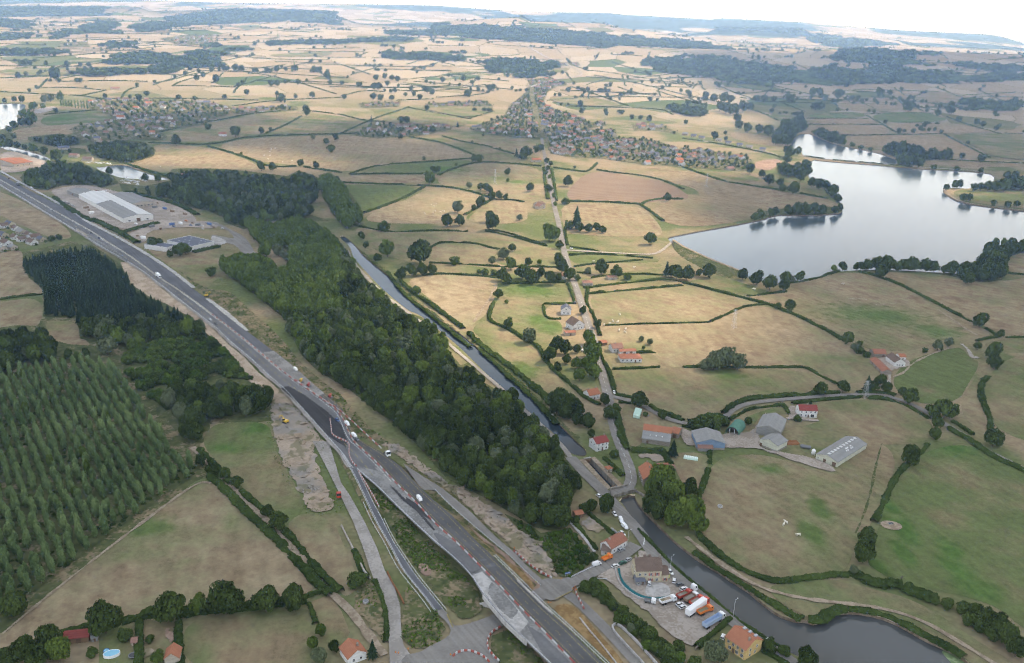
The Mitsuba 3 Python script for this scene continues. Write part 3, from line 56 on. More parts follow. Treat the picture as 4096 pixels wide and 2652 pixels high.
TREES = [('o',-161.7,300.4,13.8,13.5),('o',-138.7,310.1,13.5,13.2),('b',-128.7,315.6,8.7,7.9),('o',-117,316,15.6,15.2),('o',-100.6,318.2,11.9,11.7),('o',-89,320.9,11.4,11.1),('o',-203.8,308.9,11,10.8),('o',-153.7,431.4,6.4,6.3),('o',-144.9,421.9,7.1,7),('o',-120.9,393.8,6.7,6.6),('o',-112.4,382.7,10.2,10),('o',-162.8,433.9,7.3,7.1),('o',-172.5,444.7,7.4,7.3),('o',-179.1,288.6,11,10.8),('b',-172.2,282.6,10.5,9.5),('o',-184.1,282.1,11.4,11.2),('o',-189.2,278.7,8.5,8.3),('b',-74.1,304.5,5.2,4.8),('b',-75.4,296,5.8,5.2),('w',-71.1,288.2,6.3,6.3),('o',-66.5,295.1,5.3,5.2),('b',-133.7,284,5.6,5.1),('s',-152.2,297.1,4.8,6.4),('s',-161,286.7,3.8,5.1),('s',-141.8,296.2,3.1,4.1),('o',-179,279.4,9.6,9.4),('s',-65,338.6,7.3,9.7),('c',-50.5,291.6,9.8,5.7),('o',53.9,412.2,10.1,9.9),('o',43.6,366.4,4.9,4.8),('s',38.2,342.1,4.9,6.5),('s',42.5,346.4,4,5.3),('s',46.4,338.4,4.9,6.5),('s',49.1,331.7,4.3,5.7),('s',53.6,326.6,4.7,6.3),('s',60.1,317.4,4.6,6.1),('w',56.1,314.5,4.3,4.3),('s',63.5,311.4,5.5,7.3),('s',65.3,302.5,5.3,7.1),('s',70.1,299.4,6.6,8.8),('s',74.6,304.5,4.5,6),('s',51.2,321.2,3.7,5),('s',57.6,322.6,3.7,5),('o',45.7,412.8,7,6.8),('o',41.8,410.2,6.2,6),('s',64,476.1,4.5,6),('s',61.7,460.4,3.8,5),('o',37.5,399.9,4.5,4.4),('b',85.8,433.7,17.2,15.6),('b',90.6,422.9,14.3,13),('o',79,408.6,14.6,14.3),('b',95.5,400.3,18.4,16.7),('b',88.2,400.8,13.7,12.5),('o',101.8,433.5,10,9.8),('b',80.6,431.6,11.4,10.4),('o',85.9,413.1,11.3,11.1),('b',98.9,396.1,11.8,10.7),('o',88.2,550.4,11.6,11.3),('o',100.8,533.2,6.3,6.2),('o',65.1,552.3,8,7.8),('o',66.1,529,9.1,8.9),('s',72.8,542.5,3.7,4.9),('c',99.7,479.8,11.8,6.9),('s',124.3,519.2,10.1,13.5),('s',133.5,521.2,9.1,12.2),('s',140.3,526.7,6.2,8.2),('s',119.7,522.2,5.6,7.5),('o',156.9,529,5.6,5.5),('s',191.9,538.9,4.2,5.6),('c',207.5,562,6.1,3.6),('o',221.2,584.6,9.9,9.7),('o',239.9,591.3,9.2,9.1),('s',90.4,536.6,3.1,4.2),('o',-98.7,890,24.9,24.5),('b',-135.8,915,18.4,16.7),('s',-144.3,900,6.8,9),('s',-62.6,895,9,12),('w',-12.5,925,13.1,13.1),('o',-3.6,960,8.9,8.8),('w',-23.9,903,8.3,8.3),('b',-4.2,885,13,11.8),('o',14.5,903,8.5,8.3),('b',26,909,6,5.5),('o',-109.5,831,12.8,12.6),('o',-101.6,846,12.3,12.1),('o',-92.1,850,12.4,12.1),('o',-82.5,854,11,10.7),('s',-35.7,866,4.1,5.5),('s',-29.7,860,6.5,8.7),('s',-21,860,6.1,8.1),('o',-12,843,13,12.7),('o',-7.5,831,11.4,11.2),('o',7.7,852,15.3,15),('o',13.5,846,13.7,13.5),('o',17.6,834,13.6,13.3),('o',25.8,858,11,10.8),('o',35.9,836,13.6,13.3),('o',43.5,848,8.1,8),('b',39,1016,20.3,18.4),('b',45.9,1018,16.6,15.1),('o',49.8,982,9.3,9.1),('o',46.8,922,10.3,10.1),('o',48.2,881,15,14.7),('o',55.1,854,12.4,12.2),('o',63.1,853,6.6,6.4),('w',75.7,882,6.8,6.8),('o',89.5,882,15,14.7),('o',103.4,872,12.5,12.3),('s',114,866,6.5,8.7),('o',158.3,1022,14.6,14.3),('c',156.5,882,17.5,10.3),('o',165.8,875,14.9,14.6),('o',161.2,882,12,11.8),('s',-90.4,786,8,10.6),('o',-14.1,783,9.5,9.3),('b',-6.1,769,4,3.7),('o',-3.1,701,9.3,9.1),('w',14.1,669,12.1,12.1),('o',62.3,748,7.3,7.1),('o',72.8,712,7.4,7.3),('w',105.8,682.1,4.9,4.9),('w',111.9,675.5,5.3,5.3),('s',105.6,665.5,2.4,3.2),('o',35.2,648.5,13.1,12.9),('o',29.2,627.9,11.6,11.4),('o',41.9,646.2,10.8,10.6),('o',51.2,649.9,6.6,6.5),('o',42.3,626.2,7.3,7.2),('o',35.2,609.5,7.1,7),('b',61.3,669.8,12,10.9),('b',61.5,640.9,14,12.7),('b',61.9,623,13.6,12.4),('b',59.1,605,11.6,10.5),('b',61.7,597.8,10.9,9.9),('b',49.3,616.1,8.8,8),('b',50,592.6,9.7,8.8),('b',55.7,616.7,8.9,8.1),('o',33.7,546.2,12.8,12.5),('o',40,536.5,13.5,13.3),('o',31.5,534.4,10.6,10.4),('o',45.5,531.3,10.5,10.3),('o',36.8,526.6,10,9.8),('o',44,519.7,8.9,8.8),('o',50.1,515,9.8,9.6),('o',29.2,552,7.4,7.3),('o',52.1,501.5,5.1,5),('o',-175.9,987,9.3,9.2),('o',-164.5,949,7.4,7.3),('s',-158.1,1032,12.1,16.2),('o',65.9,1082,10.9,10.7),('o',77.7,1072,12.6,12.3),('o',88.3,1070,10.8,10.6),('o',99.6,1080,10.9,10.7),('o',105.9,1070,9,8.8),('c',74.4,1087,30.3,17.8),('o',-877,1531,15.1,14.8),('o',-859,1524,12.5,12.3),('b',-814,1490,15.8,14.4),('o',-786,1469,14.5,14.2),('o',-737,1415,18.6,18.3),('b',-884,1526,13.5,12.3),('o',-842,1516,10,9.8),('b',-675.9,1366,9.7,8.9),('o',-612.8,1323,11,10.7),('o',-543.3,1284,10.7,10.4),('b',-523,1281,11.5,10.4),('o',-84.9,1071,15.1,14.8),('o',-70.5,1078,13.6,13.3),('o',-29.1,1060,19.2,18.8),('w',101.4,11706,5.3,5.3),('o',235.2,883,12,11.8),('o',245.6,866,14.8,14.5),('o',254,849,15.2,14.9),('o',275.3,884,12.1,11.8),('o',268.9,850,12.8,12.5),('w',284.6,884,6.8,6.8),('o',294.8,889,10.6,10.4),('o',176.1,875,14.2,13.9),('o',200.4,887,14.4,14.1),('o',190.5,888,8.5,8.3),('b',344.2,930,7.8,7.1),('o',354.5,939,10.5,10.3),('o',368.9,955,9.4,9.2),('o',375.9,950,9.3,9.2),('o',383.6,955,12.3,12.1),('o',395.2,957,15.4,15.1),('o',405.6,956,17,16.6),('o',415.8,960,12.4,12.1),('o',427.2,965,12.4,12.2),('o',433.4,957,15.4,15.1),('o',439.3,952,13.9,13.6),('o',451.5,951,15.3,15),('o',460.2,952,12.3,12),('o',474.8,964,10.8,10.6),('o',479.3,949,13.8,13.6),('o',492.6,954,13.9,13.6),('o',501.4,953,13.9,13.6),('o',499.3,932,16.6,16.3),('o',498.9,916,16.3,16),('o',475.3,904,14.6,14.3),('o',389.3,913,17.8,17.5),('o',541,989,19.2,18.8),('o',526.8,948,20.1,19.7),('o',580.7,1052,18.5,18.2),('o',604.2,1070,15.4,15.1),('o',617.7,1072,15.5,15.2),('o',511.3,926,18.1,17.7),('o',245.4,787,6.2,6.1),('o',255.6,784,10.3,10.1),('o',279.4,697.3,10.5,10.3),('w',279.1,679,7.7,7.7),('s',282.1,675.4,5.7,7.7),('s',285,667.2,4.8,6.4),('s',289.4,695.4,4.1,5.5),('o',418.3,757,13.9,13.6),('o',424,731,7.1,7),('o',387.5,696.6,6.8,6.7),('o',389.3,675.7,14.8,14.5),('o',379.3,652.8,12,11.8),('w',352,691,9,9),('w',365.5,701,7.9,7.9),('s',339,684.5,4.1,5.4),('w',164.5,631.3,16.4,16.4),('w',153.6,625.6,14.1,14.1),('w',172.6,627.7,13,13),('w',146.2,624.5,8.7,8.7),('w',159.6,630.6,14.2,14.2),('c',257.9,593.6,14.1,8.3),('o',272.6,606.6,9.3,9.1),('o',272.3,594.6,8,7.9),('o',263.6,596.3,8.1,7.9),('o',282.8,591.7,5.9,5.8),('o',282.4,576.9,10.8,10.6),('o',288.1,552.5,9.4,9.2),('o',295.8,553.4,13.4,13.1),('o',304,557.3,8.6,8.4),('o',284.5,537.4,8.3,8.2),('o',288.9,560.4,6.6,6.5),('o',274.3,519.5,8.1,7.9),('o',308.9,512.8,11.6,11.4),('s',352.2,614.7,3,4.1),('o',243,482.6,13.2,13),('o',176.8,376.7,12.2,12),('o',184.3,391.8,9.3,9.1),('w',168.5,365.1,4.5,4.5),('s',198.2,344.9,4.4,5.9),('s',203.3,341.7,4.9,6.5),('s',209,338.6,5.3,7.1),('o',212.7,334.5,7.2,7),('o',214.6,328.4,9,8.8),('o',215.8,322.4,10.8,10.6),('o',217.4,316,10.6,10.4),('s',212.5,320.9,5.6,7.4),('w',88,298.5,9.6,9.6),('s',112.9,307.5,4.9,6.6),('s',118.1,304.6,4.5,6),('s',111.5,310.8,2.5,3.4),('o',126,298.3,8.4,8.2),('s',79.5,295.3,4.4,5.8),('s',207.8,330.5,5.2,7),('s',210.6,325.8,5.2,6.9),('o',217.3,309.6,9.2,9),('w',-296.3,605.3,13.1,13.1),('s',-291.5,819,8.3,11),('w',-248.1,901,12.8,12.8),('w',-237.3,912,11.4,11.4),('w',-236,883,11.1,11.1),('o',-384.4,911,11.8,11.5),('o',-379.8,918,8.7,8.6),('o',-353.5,877,7.2,7),('o',-345.2,883,13.5,13.3),('o',-342.8,892,12.2,11.9),('s',-497.4,923,5.8,7.7),('s',-493.8,931,5.4,7.1),('o',-1534,2781,20.5,20.1),('w',-1555,2866,14.4,14.4),('o',-1419,2777,38.2,37.4),('o',-1339,2474,11.1,10.9),('o',-1382,2724,15.7,15.4),('o',-1336,2741,15.8,15.5),('o',-1327,2744,15.8,15.5),('o',-1415,2738,10.1,9.9),('o',-1108,2417,12.8,12.6),('o',-1049,2436,11,10.8),('o',-1028,2496,15.3,15),('o',-1005,2388,17.7,17.3),('o',-1368,2567,10.3,10.1),('o',-1145,2714,12.2,11.9),('o',-1257,2626,8.4,8.3),('o',-1036,2913,19.5,19.2),('o',-1046,3004,18.2,17.9),('o',-967,2892,24,23.6),('o',-868,2796,14.3,14),('o',-878,2874,12.9,12.6),('o',-791,2622,16.8,16.5),('o',-937,3205,17.3,17),('o',-929,3213,16.4,16),('o',-897,3224,19.5,19.1),('o',-868,3248,23.8,23.3),('o',-849,3293,16.8,16.4),('o',-815,3292,24.1,23.6),('o',-1046,3219,20.5,20.1),('o',-1038,3233,18.5,18.2),('o',-1010,3231,25.7,25.2),('o',-988,3226,23.6,23.1),('o',-1080,3191,18.3,17.9),('o',-747,3299,23.1,22.6),('o',-733,3327,19,18.7),('o',-744,3340,15.9,15.6),('w',-599.6,2617,18.9,18.9),('o',-662.2,3114,25.8,25.3),('o',-778,2837,20,19.6),('o',-763,2849,20,19.6),('o',-751,2907,14.9,14.6),('o',-710,2905,18.6,18.2),('s',-658.8,2496,23.6,31.5),('o',-708,2639,13.6,13.3),('w',-641.3,2585,14.7,14.7),('o',-1489,3154,18.1,17.7),('o',-1518,3152,16.1,15.8),('o',-1554,3135,21,20.6),('o',-1632,3145,18,17.7),('o',-1698,3108,19.8,19.4),('o',-1691,3122,17.9,17.6),('o',-1677,3127,17.9,17.6),('o',-538.1,2265,20.1,19.7),('o',-613.2,2326,13.5,13.2),('o',-521.4,2208,18.5,18.2),('o',-531.2,1844,13.8,13.5),('o',-525.8,1895,8.6,8.5),('o',-565.9,1786,21.5,21.1),('o',-629.2,1638,20.3,19.9),('s',-653.1,1882,12.6,16.8),('w',-413.7,1793,10.3,10.3),('o',-373.9,1734,11.9,11.7),('o',-344.2,1631,14.9,14.6),('o',-368.2,1795,13.5,13.2),('o',-487.3,1564,5.1,5),('o',-359.4,1464,12.5,12.3),('o',-331.6,1451,11.9,11.7),('o',-409.9,1413,14.9,14.6),('o',-392.6,1416,13.1,12.8),('o',-274.1,1334,10.2,10),('b',-1072,1942,19,17.3),('b',-1001,1838,27.7,25.2),('b',-1121,2078,20.3,18.5),('w',-1180,2245,19.9,19.9),('w',-1185,2282,20.2,20.2),('b',-1176,2316,22.5,20.5),('o',-995,1766,16.1,15.8),('o',-978,1714,12.9,12.6),('b',-1120,2119,13.3,12.1),('o',-1056,2051,12,11.7),('o',-1260,2209,12.8,12.6),('o',-1258,2249,13.1,12.8),('o',-1234,2239,16.6,16.3),('o',-1002,1807,17.6,17.3),('o',-990,1811,17.7,17.3),('o',-1349,3013,19.2,18.9),('b',-823,3282,11.3,10.2),('b',-370.6,1265,9.1,8.2),('s',-1033,2446,11.6,15.4),('p',-1112,2189,21.2,5.9),('p',-1104,2185,21.2,5.9),('p',-1096,2181,21.1,5.9),('p',-1087,2178,21.1,5.9),('p',-1079,2174,21.1,5.9),('p',-1068,2168,21,5.8),('p',-1059,2165,21,5.8),('p',-1050,2162,21,5.8),('p',-1042,2158,20.9,5.8),('p',-1033,2155,20.9,5.8),('p',-1251,4732,26.2,7.3),('p',-861,3471,23.3,6.5),('o',-508.5,2615,15.1,14.8),('o',-405.5,2615,19.3,18.9),('o',-430.3,2641,19.5,19.1),('w',-376.5,2642,15.8,15.8),('o',-300.4,2687,16.4,16),('o',-350.5,2748,12.3,12.1),('o',-325.5,2756,14.1,13.9),('o',-349.6,2883,16.6,16.3),('o',-293.8,2846,20.9,20.5),('o',-276.4,2807,18.9,18.5),('s',-166.2,2805,21.8,29),('o',-273.4,3147,19,18.7),('o',-205.8,3202,22.4,22),('o',-325.4,3104,12.9,12.6),('o',-309,3086,10.8,10.6),('o',-233.5,3205,10.2,10),('o',-267.4,3313,11.6,11.4),('o',-389.9,3389,11.8,11.6),('o',-158.1,3247,16.5,16.2),('o',-106.9,2977,20,19.6),('o',-93.9,3005,19.2,18.8),('o',-54.3,3380,17.2,16.8),('o',-116.7,3500,20,19.6),('p',-66.6,3393,38,10.6),('p',-271.8,4022,26.9,7.5),('p',-106.6,4019,26.9,7.5),('o',153.6,3583,15.9,15.6),('o',151.1,3013,18.3,17.9),('o',173.1,2689,18.1,17.8),('o',138.2,2705,7.8,7.7),('o',116.3,2691,9.5,9.3),('o',233.1,2495,12.8,12.6),('o',166.9,2512,18.6,18.2),('o',319.3,2427,14.1,13.8),('o',339,2403,17.8,17.5),('o',297.1,2434,14.1,13.8),('o',488.6,3213,16.4,16),('o',545.5,3160,14.1,13.8),('c',-351.8,2128,18.4,10.8),('o',-281.8,2130,17.2,16.9),('o',-268.9,2135,17.3,16.9),('o',-254.7,2453,13.4,13.2),('c',-145.9,2097,15.8,9.3),('o',-193.2,1986,14.8,14.5),('w',-168.6,1581,8.1,8.1),('o',-108.4,1540,5.6,5.5),('o',-80.1,1589,13,12.8),('o',-71,1586,14.6,14.3),('o',-17.8,1470,11.1,10.9),('b',-16.4,1400,7,6.3),('o',-140.4,1462,10.6,10.4),('o',-133.5,1463,10.6,10.4),('b',-135.9,1353,19.3,17.5),('w',-73.7,1333,9.9,9.9),('o',-55.9,1322,10.9,10.7),('o',-47,1314,12.2,12),('o',-42.2,1301,11.2,11),('o',-37.2,1248,12.4,12.2),('o',-26.2,1258,11.7,11.5),('o',-16.9,1257,8.8,8.6),('o',-50.1,1197,14.8,14.5),('o',-57.5,1175,7.8,7.7),('w',-78.3,1154,15.9,15.9),('o',18.2,1327,13.2,12.9),('o',46.4,1332,11.5,11.2),('o',77.9,1386,16.9,16.6),('o',97.8,1565,5.1,5),('o',219.7,1298,12.1,11.8),('o',-80.3,1958,6.4,6.2),('o',-98.1,1842,5.4,5.3),('o',-39,1758,5.7,5.6),('o',13.1,1659,23.3,22.9),('c',-5.5,1666,20,11.7),('c',2.6,1651,19.8,11.6),('o',8,1642,15,14.7),('o',32.8,1736,14.7,14.4),('o',41.7,1762,13.8,13.5),('o',-246.4,1851,12.6,12.4),('s',67.6,1244,8.5,11.4),('o',-33,1105,14.1,13.8),('w',3.4,1122,8.5,8.5),('o',-498,3121,19.9,19.5),('o',-476.9,3176,20.2,19.8),('o',-447.2,3141,20,19.6),('o',-422.9,3107,19.8,19.4),('o',-462.4,2868,22.9,22.5),('o',-449.7,2873,23,22.5),('o',-438.9,2984,17.1,16.8),('o',49.5,1608,10.5,10.3),('o',50.2,1532,9.1,8.9),('o',45.6,1488,8.3,8.2),('o',56.5,1581,9.3,9.1),('b',52.8,1226,6.6,6),('b',51.7,1288,6.9,6.3),('b',50.6,1450,7.2,6.6),('o',432.2,2380,12.3,12),('o',558.9,3066,17.6,17.3),('o',514.1,2828,14.5,14.2),('o',598.1,2984,26.7,26.1),('o',617.1,2938,26.3,25.7),('o',642.9,2910,35.3,34.6),('o',664,2920,26.1,25.6),('o',590.5,2717,28.7,28.1),('o',597.2,2669,32.5,31.9),('o',616.5,2642,32.2,31.5),('o',659.6,2722,33.1,32.5),('o',691.8,2765,24.8,24.3),('o',604.3,2640,23.7,23.2),('o',444.5,2070,18.8,18.4),('o',493,2179,9.9,9.7),('o',469.1,2060,10.7,10.5),('o',350.2,1908,6.2,6.1),('o',714,3349,17,16.7),('o',827,3294,11.5,11.3),('o',882,3037,21.3,20.9),('o',884,2991,19.1,18.7),('o',826,3003,20.1,19.7),('o',784,2837,14.5,14.2),('o',786,2970,24.7,24.2),('o',766,2993,22,21.5),('o',906,2827,27.1,26.6),('o',926,2833,27.2,26.6),('o',1021,3233,28.8,28.2),('o',1046,3241,28.9,28.3),('o',1091,3172,35.3,34.6),('o',1330,3334,22.3,21.8),('o',1282,3305,31.5,30.9),('o',976,2825,12.7,12.4),('o',1014,2847,10,9.8),('o',1076,2834,12.7,12.4),('o',1090,2828,12.7,12.4),('o',1376,3159,14.1,13.8),('o',1228,2902,30.6,30),('o',1276,3060,17.6,17.2),('o',1334,3129,14,13.7),('o',1345,2873,34,33.3),('o',1380,3022,12.5,12.3),('o',1286,2904,13,12.7),('o',1279,2813,23.4,22.9),('o',1294,2698,18.2,17.8),('o',1320,2642,17.8,17.5),('o',1314,2594,17.5,17.1),('o',1319,2527,14.6,14.3),('o',1026,2566,13.2,12.9),('o',984,2362,16,15.7),('o',1012,2395,10.8,10.6),('o',1034,2392,13.1,12.8),('o',1117,2413,10.9,10.7),('o',1082,2188,9.9,9.7),('o',942,1918,13.1,12.8),('o',958,1868,17,16.7),('o',889,1876,26.2,25.7),('o',868,1891,23.3,22.9),('o',734,2217,23.6,23.2),('o',741,2207,20,19.6),('o',759,2185,19.8,19.4),('o',740,2088,22.3,21.9),('o',728,2123,19.2,18.8),('o',674.9,2311,32,31.4),('o',633,2196,26.9,26.4),('o',659.9,2205,27,26.5),('o',767,2501,24.1,23.6),('o',731,2364,25.1,24.6),('o',572.8,2022,24.9,24.4),('o',590.3,2028,25,24.5),('o',624,2101,22.4,22),('o',598.7,2185,26.8,26.3),('o',584.2,2223,23.7,23.2),('o',561,2244,23.9,23.4),('o',552.6,2301,24.5,24),('o',589.5,2481,22.3,21.9),('o',790,1942,20.8,20.4),('o',806,1945,27.1,26.6),('o',815,1916,32.6,32),('o',832,1910,26.7,26.1),('o',839,1892,26.4,25.9),('o',765,1796,19.3,18.9),('o',766,1758,24.6,24.1),('o',779,1753,21.7,21.3),('o',541.4,1808,25.3,24.8),('o',577.4,1870,17,16.7),('o',519.8,1739,15.9,15.6),('o',472.6,1608,20,19.6),('o',474.6,1569,22.1,21.7),('o',503.2,1615,20.1,19.7),('o',530.4,1654,20.5,20.1),('o',515.7,1596,17.2,16.9),('o',483.3,1529,16.6,16.2),('o',422.4,1550,14.2,14),('o',411,1588,18.7,18.4),('o',415.7,1478,18.5,18.1),('o',432.8,1469,13.5,13.3),('o',422.9,1416,13.1,12.8),('o',433.5,1398,19.8,19.4),('o',486.5,1475,16,15.7),('o',492.4,1456,18.2,17.8),('o',503.2,1452,15.8,15.5),('o',491,1387,19.7,19.3),('o',487.2,1347,12.5,12.2),('o',471,1285,9.8,9.6),('o',455.5,1252,11.6,11.4),('o',381,1227,13.5,13.2),('o',392.6,1234,17.6,17.3),('o',403.9,1231,17.6,17.2),('o',421.8,1249,15.8,15.5),('o',431.3,1247,13.7,13.4),('o',365,1219,11.4,11.1),('o',352.4,1217,11.3,11.1),('o',331.8,1198,13.2,12.9),('o',435,1238,9.5,9.3),('o',320.3,1183,11,10.8),('o',720,1496,11.3,11.1),('o',746,1522,14,13.7),('o',758,1532,14.1,13.8),('o',768,1500,13.8,13.5),('o',785,1511,13.9,13.6),('o',798,1514,16.4,16.1),('o',808,1509,16.4,16),('o',824,1512,21.3,20.9),('o',856,1546,21.8,21.4),('o',862,1534,21.6,21.2),('o',703,1399,12.9,12.7),('o',713,1402,12.9,12.7),('o',736,1369,9.5,9.3),('o',753,1360,10.3,10.1),('o',772,1369,10.4,10.2),('o',902,1654,15.1,14.8),('s',886,1717,9.5,12.6),('o',920,1658,15.2,14.9),('s',846,1715,9.5,12.6),('s',803,1729,9.5,12.7),('o',778,1814,20.7,20.3),('s',767,1978,9.4,12.6),('s',759,2009,9.6,12.8),('s',756,2055,9.8,13.1)]
